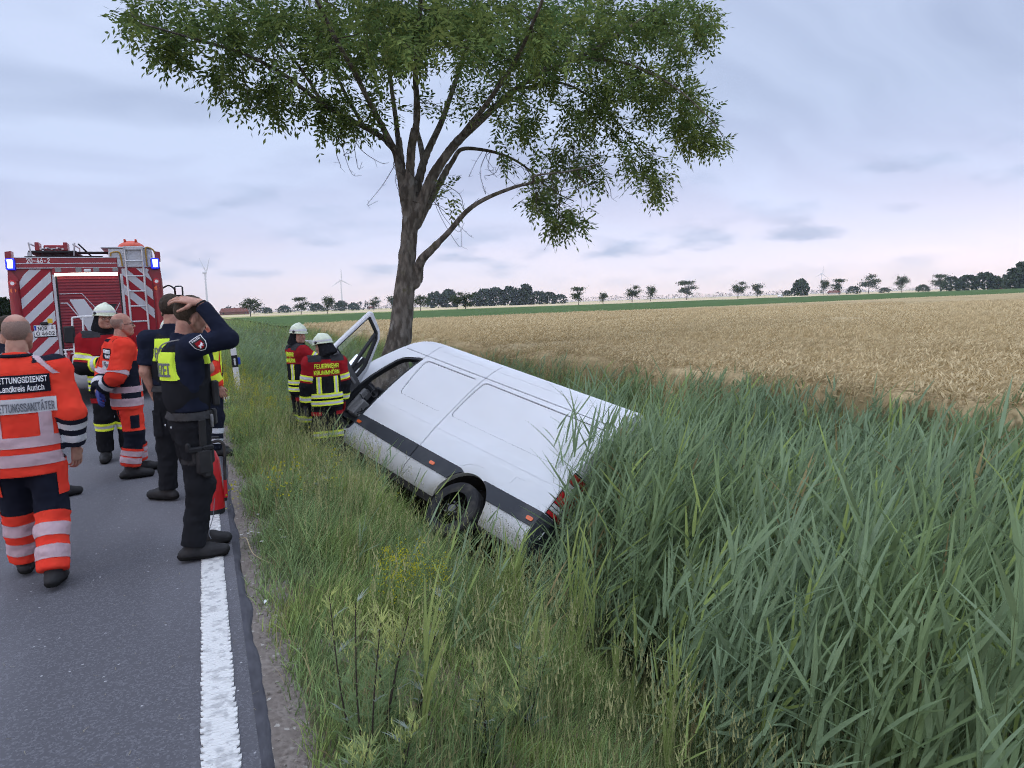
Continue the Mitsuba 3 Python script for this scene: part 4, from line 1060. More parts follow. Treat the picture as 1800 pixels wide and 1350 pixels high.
class Figure:
    def __init__(s, label, pos, heading, H=1.78, pose=None, group=None, head=(0, 0, 0), fat=1.0, fine=0.013, hands=None, smile=0.0, slim=1.0):
        s.key = thing('person', label, 'person', group)
        s.k = H / 1.78
        s.J = {k: np.asarray(v, float) for k, v in {**STD, **(pose or {})}.items()}
        s.pos, s.R = np.asarray(pos, float), rz(-math.radians(heading))
        s.h, s.fat = fine, fat
        s.HR = rz(-math.radians(head[0])) @ rx(-math.radians(head[1])) @ ry(math.radians(head[2]))     # yaw to its right, pitch down, roll
        J = s.J
        lo = np.min(list(J.values()), 0) - 0.30
        hi = np.max(list(J.values()), 0) + 0.30
        lo[2] = -0.02
        s.lo, s.hi = lo, hi
        b = Vol(lo, hi, fine)
        c, n = J['chest'], J['neck']
        b.ell(c + [0, 0, 0.04], (0.155, 0.105, 0.19), k=0.05).ell((J['pel'] + c) / 2, (0.14, 0.098, 0.17), k=0.06).ell(J['pel'] - [0, 0.01, 0.02], (0.155, 0.105, 0.13), k=0.06)
        for a in 'LR':
            b.cap(n - [0, 0, 0.05], J['sho' + a], 0.055, 0.055, 0.05)
            b.cap(J['sho' + a], J['elb' + a], 0.054, 0.043, 0.03).cap(J['elb' + a], J['wri' + a], 0.043, 0.029, 0.02)
            b.cap(J['hip' + a], J['kne' + a], 0.080, 0.056, 0.04).cap(J['kne' + a], J['ank' + a], 0.056, 0.040, 0.03)
            b.cap(J['ank' + a], J['toe' + a], 0.040, 0.028, 0.02)
        hd = J['head']
        b.cap(n - [0, 0, 0.08], hd + s.HR @ [0, -0.025, -0.07], 0.070 * fat ** 0.5, 0.058 * fat ** 0.5, 0.03)
        body = b.mesh()
        hk = (round(smile, 4), fat)
        if hk not in HEADS:
            HEADS[hk] = head_mesh(0.0065, smile, fat)
        s.headm = tm(HEADS[hk].vertices @ s.HR.T + hd, HEADS[hk].faces)
        parts_ = [body, s.headm]
        s.hands = {}
        for a in 'LR':
            spec = (hands or {}).get(a, {})
            fw = nrm(spec.get('dir', J['wri' + a] - J['elb' + a]))
            back = np.asarray(spec.get('back', (1 if a == 'R' else -1, 0.1, 0.2)), float)
            back = nrm(back - fw * (back @ fw))
            X = np.cross(fw, back)
            hm = hand_mesh(1 if a == 'R' else -1, spec.get('curl', 0.5), spec.get('spread', 0.08), spec.get('thumb', 0.35))
            M = np.stack([X, fw, back], 1)
            s.hands[a] = tm(hm.vertices @ M.T + J['wri' + a] + fw * 0.02, hm.faces)
            if not spec.get('glove'):
                parts_.append(s.hands[a])
        u = man(parts_[0])
        for q in parts_[1:]:
            u = u + man(q)
        m = unman(u) if u.status() == m3.Error.NoError and u.num_tri() > 1000 else cat_(parts_)
        put(s.key, s.W(m), 'skin', True)
        for a in 'LR':
            spec = (hands or {}).get(a, {})
            if spec.get('glove'):
                s.put('glove', proud(s.hands[a], 0.002), spec['glove'], True)

    def W(s, m):
        return tm((np.asarray(m.vertices) * s.k) @ s.R.T + s.pos, m.faces)

    def put(s, name, m, mat, smooth=35, parent=None, label=None, kind=None):
        if len(m.faces):
            return part(parent or s.key, name, s.W(m), mat, smooth, label, None, kind)

    def face(s, eyes=True, mouth=True, glasses=False, brow='hair_dark'):
        hd, R = s.J['head'], s.HR
        at_ = lambda v: hd + R @ np.asarray(v, float)
        mv = lambda m: tm(m.vertices @ R.T + hd, m.faces)
        for q in (-1, 1):
            e = trimesh.creation.icosphere(2, 0.0125)
            s.put('eye', mv(tm(e.vertices + [q * 0.031, 0.080, 0.0], e.faces)), 'eye_white', True)
            s.put('iris', mv(tm(e.vertices * 0.5 + [q * 0.031, 0.0890, 0.0], e.faces)), 'iris', True)
            s.put('eyelid', mv(tube(crom([(q * 0.018, 0.086, 0.003), (q * 0.031, 0.0935, 0.007), (q * 0.045, 0.083, 0.002)], 4), 0.0028, 6)), 'skin', True)
            s.put('eyebrow', mv(tube(crom([(q * 0.012, 0.101, 0.019), (q * 0.030, 0.097, 0.025), (q * 0.048, 0.083, 0.020)], 4), [0.0035] * 8 + [0.002], 6)), brow, True)
        s.put('mouth', mv(tube(crom([(-0.026, 0.085, -0.062 + 0.004), (-0.012, 0.0985, -0.0665), (0.012, 0.0985, -0.0665), (0.026, 0.085, -0.062 + 0.004)], 4), [0.0015] + [0.0038] * 11 + [0.0015], 6)), 'lip', True)
        if glasses:
            fr = []
            for q in (-1, 1):
                a = np.linspace(0, 2 * np.pi, 17)
                fr.append(tube(np.stack([q * 0.033 + 0.024 * np.cos(a), 0.104 - 0.008 * np.abs(np.cos(a)), -0.003 + 0.016 * np.sin(a)], 1), 0.0022, 5, False))
                fr.append(tube([(q * 0.056, 0.098, 0.002), (q * 0.078, 0.02, 0.004), (q * 0.08, -0.01, -0.002)], 0.0022, 5))
            fr.append(tube([(-0.010, 0.108, 0), (0.010, 0.108, 0)], 0.002, 5))
            s.put('glasses', mv(cat_(fr)), 'ink_black', True)

    def hair(s, mat='hair_dark', depth=0.010, line=0.050, back=-0.075):
        """Short hair: the scalp lifted a little, thin at the nape and temples, fuller on top."""
        q = (s.headm.vertices - s.J['head']) @ s.HR
        edge = np.interp(q[:, 1], [-0.12, -0.03, -0.012, 0.018, 0.05, 0.085], [back, back, 0.020, 0.018, line, line + 0.015])
        up = np.clip((q[:, 2] - edge) / 0.07, 0, 1)
        ear = np.exp(-((q[:, 1] + 0.012) / 0.024) ** 2 - ((q[:, 2] + 0.012) / 0.038) ** 2) * (np.abs(q[:, 0]) > 0.058)
        v = s.headm.vertices + vnormals(s.headm) * (0.0012 + depth * up * (0.75 + 0.5 * meshkit.noise(q * 60, 4)))[:, None]
        f = s.headm.faces
        ok = ((q[:, 2] > edge) & (ear < 0.35))[f].all(1)
        m = trimesh.Trimesh(v, f[ok], process=False)
        m.remove_unreferenced_vertices()
        s.put('hair', tm(m.vertices, m.faces), mat, True)

    def wear(s, kind, noise_=0.006, seed=0, rt=0.0, hem=0.82, sleeve='wri', sl=0.97, arms=True, collar=True, cuff=None, belly=1.0):
        """Upper garment (kind 'top') or trousers ('legs') as one closed cloth body."""
        J = s.J
        v = Vol(s.lo, s.hi, s.h)
        if kind == 'top':
            c, p = J['chest'], J['pel']
            d = (p - c) / np.linalg.norm(p - c)
            bot = p + d * (p[2] - hem + 0.18)
            fl = ((0, 1, 0), 0.72)
            v.cap(c + [-0.03, 0, 0.06], bot + [-0.03, 0, 0], 0.170 + rt, (0.172 + rt) * belly, 0.05, fl).cap(c + [0.03, 0, 0.06], bot + [0.03, 0, 0], 0.170 + rt, (0.172 + rt) * belly, 0.05, fl)
            for a in 'LR':
                sh, el, wr = J['sho' + a], J['elb' + a], J['wri' + a]
                v.cap(J['neck'] - [0, -0.01, 0.055], sh - [0, 0, 0.005], 0.082 + rt * 0.6, 0.078 + rt, 0.05)
                if arms:
                    if sleeve == 'wri':
                        v.cap(sh, el, 0.079 + rt, 0.062 + rt, 0.05).cap(el, wr, 0.063 + rt, 0.050 + rt * 0.8, 0.035)
                    else:
                        v.cap(sh, sh + (el - sh) * 0.9, 0.075 + rt, 0.068 + rt, 0.05)
            if collar:
                v.cap(J['neck'] - [0, 0, 0.03], J['neck'] + [0, 0.008, 0.035], 0.082, 0.080, 0.02)
            v.rough(noise_ * 1.35, 7, seed, (1, 1, 1.6)).rough(noise_ * 0.85, 17, seed + 5, (0.8, 0.8, 1.5))
            v.D = v.D
            s.chop(v, np.array([p[0], p[1], hem]), (0, 0, -1), 0.42)
            if arms:
                for a in 'LR':
                    sh, el, wr = J['sho' + a], J['elb' + a], J['wri' + a]
                    q, w = (el, wr) if sleeve == 'wri' else (sh, el)
                    t = sl if sleeve == 'wri' else 0.80
                    s.chop(v, q + (w - q) * t, nrm(w - q), 0.115)
            if collar:
                s.chop(v, J['neck'] + [0, 0.008, 0.058], nrm((0, 0.25, 1)), 0.16)
        else:
            p = J['pel']
            v.ell(p - [0, 0.010, 0.035], (0.172 + rt, 0.118 + rt * 0.6, 0.14), k=0.05).cap(p + [-.045, 0, .05], p + [.045, 0, .05], 0.125 + rt * 0.5, 0.125 + rt * 0.5, 0.04, ((0, 1, 0), 0.80))
            for a in 'LR':
                v.cap(J['hip' + a], J['kne' + a], 0.104 + rt, 0.081 + rt, 0.05).cap(J['kne' + a], J['ank' + a], 0.080 + rt, 0.072 + rt, 0.04)
                k_, an = J['kne' + a], J['ank' + a]
            v.rough(noise_ * 1.25, 8, seed, (1, 1, 1.7)).rough(noise_ * 0.8, 19, seed + 7, (0.8, 0.8, 1.6))
            for a in 'LR':
                k_, an = J['kne' + a], J['ank' + a]
                s.chop(v, k_ + (an - k_) * sl, nrm(an - k_), 0.15)
        return v.mesh()

    def chop(s, v, pt, nm, rad):
        pt, nm = np.asarray(pt, float), np.asarray(nm, float)
        sl, p = v.grid(pt - rad, pt + rad)
        q = p - pt
        d = q @ nm.astype(np.float32)
        near = (np.linalg.norm(q, axis=-1) < rad) & (d > -0.03)
        v.D[sl] = np.where(near, np.maximum(v.D[sl], d), v.D[sl])

    def bone(s, p, a, b):
        ab = s.J[b] - s.J[a]
        t = np.clip(((p - s.J[a]) @ ab) / (ab @ ab), 0, 1)
        return np.linalg.norm(p - s.J[a] - t[:, None] * ab, axis=1), ((p - s.J[a]) @ ab) / (ab @ ab)

    def arm_mask(s, p, side):
        d1 = np.minimum(s.bone(p, 'sho' + side, 'elb' + side)[0], s.bone(p, 'elb' + side, 'wri' + side)[0])
        c, q = s.J['chest'], s.J['pel']
        ax = p[:, 0] - np.interp(p[:, 2], [q[2], c[2]], [q[0], c[0]])
        ay = p[:, 1] - np.interp(p[:, 2], [q[2], c[2]], [q[1], c[1]])
        torso = (np.sqrt((ax / 0.205) ** 2 + (ay / 0.135) ** 2) - 1) * 0.15
        return (d1 - 0.072 < torso + 0.012) & (d1 < 0.135)

    def limb(s, mesh, a, b, rmax=0.16):
        """The piece of a garment round one bone."""
        d = lambda p: s.bone(p, a, b)[0]
        side = a[-1]
        if a.startswith(('sho', 'elb')):
            return faces_where(mesh, lambda p: s.arm_mask(p, side) & (d(p) < rmax))
        oth = 'L' if side == 'R' else 'R'
        return faces_where(mesh, lambda p: (d(p) < rmax) & (d(p) < s.bone(p, a[:3] + oth, b[:3] + oth)[0]))

    def band(s, mesh, a, b, t0, t1, mat='band_silver', lift=0.004, name='reflective_band', parent=None, rmax=0.16):
        A, B = s.J[a], s.J[b]
        m = cut(s.limb(mesh, a, b, rmax), (A + (B - A) * t0, B - A), (A + (B - A) * t1, A - B))
        for q in pieces(m):
            s.put(name, proud(q, lift), mat, True, parent)

    def torso(s, mesh):
        return faces_where(mesh, lambda p: ~s.arm_mask(p, 'L') & ~s.arm_mask(p, 'R'))

    def belt(s, mesh, z0, z1, mat, lift=0.004, name='reflective_band', x=None, y=None, parent=None):
        pl_ = [((0, 0, z0), (0, 0, 1)), ((0, 0, z1), (0, 0, -1))]
        if x:
            pl_ += [((x[0], 0, 0), (1, 0, 0)), ((x[1], 0, 0), (-1, 0, 0))]
        if y:
            pl_ += [((0, y[0], 0), (0, 1, 0)), ((0, y[1], 0), (0, -1, 0))]
        m = cut(s.torso(mesh), *pl_)
        for q in pieces(m):
            s.put(name, proud(q, lift), mat, True, parent)

    def boots(s, mat='leather', high=0.16, bulk=1.0, sides='LR'):
        for a in sides:
            an, to, kn = s.J['ank' + a], s.J['toe' + a], s.J['kne' + a]
            heel = an + (an - to) * np.array([0.30, 0.30, 0]) - [0, 0, 0.045]
            up = nrm(kn - an)
            v = Vol(np.minimum(an, to) - 0.17, np.maximum(an, to) + [0.17, 0.17, 0.30], 0.009)
            f = ((0, 0, 1), 0.9)
            v.cap(heel, an * 0.5 + to * 0.5 + [0, 0, -0.005], 0.042 * bulk, 0.050 * bulk, 0.03).cap(an * 0.5 + to * 0.5, to + [0, 0, 0.018], 0.050 * bulk, 0.044 * bulk, 0.03, f)
            v.cap(an - up * 0.02, an + up * high, 0.052 * bulk, 0.058 * bulk, 0.03)
            v.rough(0.0025, 26, 4)
            zmin = min(heel[2], to[2]) - 0.035
            L = nrm(np.cross(nrm((to - heel)), (nrm(np.cross((0, 0, 1), to - heel)))))
            L = L if L[2] > 0 else -L
            pt = (heel + to) / 2 - L * 0.032
            s.chop(v, pt, -L, 0.25)
            m = v.mesh()
            bk = s.put('boot', m, mat, 40)
            so = cut(m, (pt + L * 0.024, -L))
            s.put('sole', proud(so, 0.005), 'sole', True, bk)

    def trousers(s, mat, waist=None, **kw):
        m = s.wear('legs', **kw)
        if waist:
            m = cut(m, ((0, 0, waist), (0, 0, -1)))
        s.put('trousers', m, mat, True)
        return m

    def helmet(s, visor='up', lamp_=True):
        """German fire helmet: pale shell with rim, grey band, raised visor, dark neck guard."""
        hd, R = s.J['head'], s.HR
        mv = lambda m: tm(m.vertices @ R.T + hd, m.faces)
        v = Vol((-0.16, -0.19, -0.07), (0.16, 0.21, 0.20), 0.008)
        v.ell((0, -0.008, 0.045), (0.112, 0.138, 0.118), k=0.01)
        v.cap((0, 0.02, 0.16), (0, -0.10, 0.125), 0.018, 0.012, 0.03)
        s.J_ = None
        sl, p = v.grid(np.array([-1, -1, -1.0]), np.array([1, 1, 1.0]))
        v.D[sl] = np.maximum(v.D[sl], (0.028 - 0.16 * (-p[..., 1])) - p[..., 2] if False else (0.030 + 0.12 * p[..., 1] * (p[..., 1] < 0)) - p[..., 2])
        m = v.mesh()
        hk = s.put('helmet', mv(m), 'helmet_shell', 40)
        rim = Vol((-0.17, -0.2, -0.03), (0.17, 0.22, 0.09), 0.007)
        a = np.linspace(0, 2 * np.pi, 41)
        ring_ = np.stack([0.114 * np.sin(a), 0.146 * np.cos(a) - 0.006 + 0.012 * (np.cos(a) > 0.5) * (np.cos(a) - 0.5), 0.032 + 0.12 * np.minimum(0.146 * np.cos(a) - 0.006, 0)], 1)
        s.put('helmet_rim', mv(tube(ring_, 0.0085, 8, False)), 'helmet_shell', True, hk)
        bm = cut(m, ((0, 0, 0.052), (0, -0.12, 1)), ((0, 0, 0.076), (0, 0.12, -1)))
        s.put('helmet_band', mv(proud(bm, 0.003)), 'band_silver', True, hk)
        for q in (-1, 1):
            c = lathe([(0, 0.012), (0.018, 0.010), (0.020, 0.0), (0.02, -0.01)], 16, 0)
            s.put('visor_knob', mv(tm(c.vertices * [q, 1, 1] + [q * 0.112, 0.03, 0.050], c.faces if q > 0 else c.faces[:, ::-1])), 'black_plastic', 40, hk)
        # visor: a clear curved sheet swung up above the brow
        u = np.linspace(-1.15, 1.15, 15)
        w = np.linspace(0, 1, 5)
        U, W_ = np.meshgrid(u, w, indexing='ij')
        ang = 0.42 if visor == 'up' else -0.5
        X = 0.128 * np.sin(U)
        Y = 0.150 * np.cos(U) + 0.012 + 0.075 * W_ * math.cos(ang) * np.cos(U * 0.6)
        Z = 0.055 + 0.085 * W_ * math.sin(ang + 0.5) * np.cos(U * 0.7)
        i, j = np.meshgrid(np.arange(14), np.arange(4), indexing='ij')
        q = np.stack([i * 5 + j, i * 5 + j + 1, (i + 1) * 5 + j + 1, (i + 1) * 5 + j], -1).reshape(-1, 4)
        vm = tm(np.stack([X.ravel(), Y.ravel(), Z.ravel()], 1), np.vstack([q[:, [0, 1, 2]], q[:, [0, 2, 3]]]))
        if visor == 'up':
            s.put('visor', mv(vm), 'visor', True, hk)
            s.put('visor_edge', mv(tube(np.stack([X[:, 4], Y[:, 4], Z[:, 4]], 1), 0.003, 5)), 'band_silver', True, hk)
        # neck guard
        v = Vol((-0.19, -0.22, -0.22), (0.19, 0.12, 0.09), 0.009)
        v.cap((0, -0.035, 0.02), (0, -0.06, -0.13), 0.092, 0.126, 0.02)
        v.cap((0, -0.02, 0.03), (0, -0.02, -0.16), 0.080, 0.086, 0.02)
        v.ell((0, 0.115, -0.03), (0.060, 0.09, 0.095), sub=True)
        v.rough(0.004, 16, 3)
        s.chop(v, (0, 0, 0.035), (0, -0.12, 1), 0.3)
        s.chop(v, (0, -0.06, -0.155), (0, -0.25, -1), 0.3)
        s.put('neck_guard', mv(v.mesh()), 'turnout_black', 40, hk)


def turnout(f, seed, text=True, legs=True, hood=True):
    """A firefighter's jacket and trousers: red yoke, black below, yellow and silver bands."""
    J = f.J
    top = f.wear('top', 0.007, seed, 0.020, 0.80, collar=True)
    f.put('jacket', top, 'turnout_black', True)
    t = f.torso(top)
    for q in pieces(cut(t, ((0, 0, 1.245), (0, 0, 1)), ((0, 0, J['neck'][2] - 0.005), (0, 0, -1)))):
        f.put('red_yoke', proud(q, 0.003), 'turnout_red', True)
    for a in 'LR':
        f.band(top, 'sho' + a, 'elb' + a, -0.45, 0.86, 'turnout_red', 0.0032, 'red_sleeve')
        f.band(top, 'sho' + a, 'elb' + a, 0.52, 0.78, 'band_yellow', 0.006)
        f.band(top, 'sho' + a, 'elb' + a, 0.59, 0.71, 'band_silver', 0.008)
        f.band(top, 'elb' + a, 'wri' + a, 0.48, 0.80, 'band_yellow', 0.006)
        f.band(top, 'elb' + a, 'wri' + a, 0.57, 0.71, 'band_silver', 0.008)
        pad = cut(faces_where(top, lambda p: (np.linalg.norm(p - J['sho' + a] * [0.72, 1, 1], axis=1) < 0.14)), ((0, 0, 1.445), (0, 0, 1)))
        f.put('shoulder_pad', proud(pad, 0.006), 'turnout_grey', True)
    for z in (0.975, 0.875):
        f.belt(top, z - 0.036, z + 0.036, 'band_yellow', 0.006)
        f.belt(top, z - 0.014, z + 0.014, 'band_silver', 0.008)
    for x in (-0.115, 0.115):
        f.belt(top, 1.01, 1.24, 'band_yellow', 0.0058, x=(x - 0.033, x + 0.033), y=(-0.6, 0.0))
        f.belt(top, 1.01, 1.24, 'band_silver', 0.0075, x=(x - 0.013, x + 0.013), y=(-0.6, 0.0))
    if text:
        for line, z, wd in (('FEUERWEHR', 1.385, 0.335), ('KRUMMHÖRN', 1.305, 0.345)):
            w = words(line, 0.058, True, wd, 0.02)
            f.put('back_writing', drape(w, np.array([J['chest'][0], 0, z]), (1, 0, 0), (0, 0, 1), faces_where(top, lambda p: p[:, 1] < -0.02), 0.006), 'hi_yellow', False, None, 'yellow back writing FEUERWEHR KRUMMHÖRN')
    if legs:
        lg = cut(f.wear('legs', 0.010, seed + 3, 0.014, sl=0.93), ((0, 0, 0.86), (0, 0, -1)))
        f.put('trousers', lg, 'turnout_black', True)
        for a in 'LR':
            f.band(lg, 'kne' + a, 'ank' + a, 0.08, 0.30, 'band_yellow', 0.005)
            f.band(lg, 'kne' + a, 'ank' + a, 0.15, 0.23, 'band_silver', 0.007)
            sx = 1 if a == 'R' else -1
            fl = cut(f.limb(lg, 'hip' + a, 'kne' + a), ((0, 0, 0.70), (0, 0, 1)), ((0, 0, 0.755), (0, 0, -1)), ((sx * 0.10, 0, 0), (sx, 0, 0)))
            f.put('pocket_flap', proud(fl, 0.008), 'turnout_red', True)
        f.boots(high=0.20, bulk=1.12)
    return top


# --- the paramedic walking away down the road, at the left edge
f = Figure('bald person in an orange rescue jacket walking away at the left edge of the road', (-1.075, 5.28, 0), -3, 1.71,
           dict(ankR=(0.10, -0.20, 0.115), toeR=(0.125, -0.03, 0.03), kneR=(0.105, 0.0, 0.50), ankL=(-0.115, 0.24, 0.10), toeL=(-0.135, 0.41, 0.045), kneL=(-0.11, 0.17, 0.51),
                shoR=(0.205, -0.01, 1.42), shoL=(-0.205, -0.01, 1.42), elbR=(0.285, -0.07, 1.14), wriR=(0.275, 0.015, 0.90), elbL=(-0.28, 0.0, 1.14), wriL=(-0.25, 0.14, 0.93), head=(0.015, 0.02, 1.665)),
           head=(8, -2, 2), fat=1.10, fine=0.011, hands={'R': dict(curl=0.55, back=(0.7, -0.7, 0.1)), 'L': dict(curl=0.6)})
f.face()
v_ = f
stub = faces_where(f.headm, lambda p: (p[:, 2] > f.J['head'][2] + 0.0) & (p[:, 2] < f.J['head'][2] + 0.075) & (p[:, 1] < f.J['head'][1] + 0.03) & (np.abs(p[:, 0] - f.J['head'][0]) < 0.088) |
                   (p[:, 2] > f.J['head'][2] - 0.07) & (p[:, 2] <= f.J['head'][2]) & (p[:, 1] < f.J['head'][1] - 0.045))
f.put('cropped_hair', proud(stub, 0.0018), 'stubble', True)
lg = f.trousers('navy', waist=0.84, noise_=0.009, seed=21, rt=0.016, sl=0.97)
for a in 'LR':
    f.band(lg, 'kne' + a, 'ank' + a, 0.10, 0.97, 'medic_orange', 0.006, 'orange_legging')
    f.band(lg, 'kne' + a, 'ank' + a, 0.28, 0.48, 'band_pink', 0.010)
    f.band(lg, 'kne' + a, 'ank' + a, 0.62, 0.82, 'band_pink', 0.010)
    sx = 1 if a == 'R' else -1
    pk = cut(f.limb(lg, 'hip' + a, 'kne' + a), ((0, 0, 0.60), (0, 0, 1)), ((0, 0, 0.83), (0, 0, -1)), ((sx * 0.16, 0, 0), (sx, 0, 0)))
    f.put('orange_pocket', proud(pk, 0.007), 'medic_orange', True)
f.boots(high=0.14)
top = f.wear('top', 0.008, 31, 0.012, 0.745, belly=1.04)
f.put('jacket', top, 'medic_orange', True)
f.put('dark_collar', tube(np.array([f.J['neck'] + [0.083 * math.cos(a), 0.083 * math.sin(a) + 0.006, 0.048] for a in np.linspace(0, 2 * np.pi, 25)]), 0.011, 8, False), 'navy', True)
for a in 'LR':
    f.band(top, 'elb' + a, 'wri' + a, 0.10, 0.97, 'navy', 0.004, 'dark_forearm')
    f.band(top, 'elb' + a, 'wri' + a, 0.24, 0.42, 'band_silver', 0.007)
    f.band(top, 'elb' + a, 'wri' + a, 0.60, 0.80, 'band_silver', 0.007)
    sx = 1 if a == 'R' else -1
    side = cut(f.torso(top), ((sx * 0.196, 0, 0), (sx, 0, 0)), ((0, 0, 0.82), (0, 0, 1)), ((0, 0, 1.30), (0, 0, -1)))
    f.put('dark_side_panel', proud(side, 0.0035), 'navy', True)
    sh = cut(faces_where(top, lambda p: np.linalg.norm(p - f.J['sho' + a] * [0.86, 1, 1], axis=1) < 0.13), ((0, 0, 1.46), (-sx * 0.12, 0, 1)))
    f.put('dark_shoulder', proud(sh, 0.0035), 'navy', True)
    y0 = cut(faces_where(top, lambda p: np.abs(np.abs(p[:, 0]) - 0.115 - 1.0 * (1.505 - p[:, 2])) < 0.019), ((0, 0, 1.40), (0, 0, 1)), ((0, -0.0, 0), (0, -1, 0)), ((0, 0, 0), (sx, 0, 0)))
    f.put('shoulder_piping', proud(y0, 0.005), 'band_pink', True)
f.belt(top, 0.935, 1.005, 'band_pink', 0.005)
f.belt(top, 0.815, 0.895, 'band_pink', 0.005)
for x in (-0.135, 0.135):
    f.belt(top, 1.0, 1.17, 'band_pink', 0.0048, x=(x - 0.034, x + 0.034))
bk = faces_where(top, lambda p: p[:, 1] < -0.02)
o_ = np.array([0.0, 0, 1.345])
pb = f.put('back_panel', drape(sheetrect(0.305, 0.115, 16, 6), o_ + [0.03, 0, 0], (1, 0, 0), (0, 0, 1), bk, 0.006), 'navy', True)
for line, z, wd, hh in (('RETTUNGSDIENST', 1.372, 0.28, 0.037), ('Landkreis Aurich', 1.318, 0.235, 0.037)):
    f.put('back_writing', drape(words(line, hh, True, wd, 0.02), np.array([0.03, 0, z]), (1, 0, 0), (0, 0, 1), bk, 0.0095), 'ink_white', False, pb, 'white writing RETTUNGSDIENST Landkreis Aurich')
pb = f.put('back_panel', drape(sheetrect(0.345, 0.095, 16, 5), np.array([0.035, 0, 1.205]), (1, 0, 0), (0, 0, 1), bk, 0.006), 'band_silver', True)
f.put('back_writing', drape(words('RETTUNGSSANITÄTER', 0.052, True, 0.315, 0.02), np.array([0.035, 0, 1.203]), (1, 0, 0), (0, 0, 1), bk, 0.0095), 'ink_grey', False, pb, 'dark writing RETTUNGSSANITÄTER')

# --- the second person down the road, hidden behind him
f = Figure('bearded person in dark clothes mostly hidden behind the walking paramedic', (-1.60, 7.62, 0), 60, 1.71, dict(ankR=(0.03, 0.26, 0.095), toeR=(0.05, 0.44, 0.03), kneR=(0.08, 0.17, 0.50), ankL=(-0.11, -0.16, 0.10)), head=(0, 8, 0), fine=0.016)
f.face()
f.hair('hair_dark')
bd = faces_where(f.headm, lambda p: ((p - f.J['head']) @ f.HR)[:, 2] < -0.045)
f.put('beard', proud(bd, 0.008), 'beard_red', True)
f.trousers('navy', waist=0.84, noise_=0.008, seed=5, sl=0.98)
f.put('jacket', f.wear('top', 0.007, 6, 0.012, 0.80), 'navy', True)
f.boots()

# --- smiling firefighter facing us by the engine tail
f = Figure('smiling firefighter in glasses and white helmet facing us by the fire engine tail', (-1.03, 9.45, 0), 168, 1.79,
           dict(elbR=(0.275, 0.03, 1.12), wriR=(0.06, 0.24, 1.16), elbL=(-0.275, 0.03, 1.12), wriL=(-0.05, 0.26, 1.10), head=(0.0, 0.035, 1.665), shoR=(0.20, -0.01, 1.42), shoL=(-0.20, -0.01, 1.42)),
           head=(-10, 4, -3), fat=1.16, smile=0.003, hands={'L': dict(glove='glove_grey'), 'R': dict(glove='glove_grey')})
f.face(glasses=True)
f.helmet('down')
turnout(f, 41)

# --- bald paramedic standing side-on, hands behind his back
f = Figure('bald person in an orange rescue jacket standing side-on with hands behind the back', (-0.78, 8.36, 0), 72, 1.71,
           dict(elbR=(0.27, -0.13, 1.15), wriR=(0.10, -0.25, 1.00), elbL=(-0.27, -0.13, 1.15), wriL=(-0.03, -0.265, 0.97), shoR=(0.20, -0.03, 1.42), shoL=(-0.20, -0.03, 1.42), ankR=(0.10, -0.06, 0.095), ankL=(-0.20, 0.10, 0.095), toeR=(0.14, 0.13, 0.03), toeL=(-0.19, 0.29, 0.03), kneL=(-0.14, 0.08, 0.5)),
           head=(6, -2, 0), fat=1.12, hands={'R': dict(glove='nitrile_blue', dir=(-0.8, -0.1, -0.6), back=(0, -1, 0)), 'L': dict(glove='nitrile_blue', dir=(0.7, -0.1, -0.7), back=(0, -1, 0))})
f.face(glasses=True)
stub = faces_where(f.headm, lambda p: (((p - f.J['head']) @ f.HR)[:, 1] < 0.0) & (((p - f.J['head']) @ f.HR)[:, 2] < 0.06) & (((p - f.J['head']) @ f.HR)[:, 2] > -0.05) & (np.abs(((p - f.J['head']) @ f.HR)[:, 0]) < 0.085))
f.put('cropped_hair', proud(stub, 0.0015), 'stubble', True)
lg = f.trousers('navy', waist=0.84, noise_=0.010, seed=51, rt=0.016, sl=0.86)
for a in 'LR':
    sx = 1 if a == 'R' else -1
    f.band(lg, 'kne' + a, 'ank' + a, 0.40, 0.86, 'medic_orange', 0.012, 'orange_legging')
    f.band(lg, 'kne' + a, 'ank' + a, 0.46, 0.60, 'band_pink', 0.017)
    f.band(lg, 'kne' + a, 'ank' + a, 0.64, 0.78, 'band_pink', 0.017)
    pk = cut(f.limb(lg, 'hip' + a, 'kne' + a), ((0, 0, 0.53), (0, 0, 1)), ((0, 0, 0.82), (0, 0, -1)), ((sx * 0.11, 0, 0), (sx, 0, 0)))
    pk_ = f.put('orange_pocket', proud(pk, 0.008), 'medic_orange', True)
    f.put('pocket_slot', proud(cut(pk, ((0, 0, 0.56), (0, 0, 1)), ((0, 0, 0.70), (0, 0, -1)), ((0, -0.03, 0), (0, 1, 0)), ((0, 0.05, 0), (0, -1, 0))), 0.011), 'navy', True, pk_)
f.boots(high=0.22, bulk=1.05)
top = f.wear('top', 0.009, 57, 0.026, 0.76, belly=1.05)
f.put('jacket', top, 'medic_orange', True)
f.put('stand_collar', proud(cut(f.torso(top), (f.J['neck'] + [0, 0, 0.02], (0, 0.25, 1))), 0.004), 'medic_orange', True)
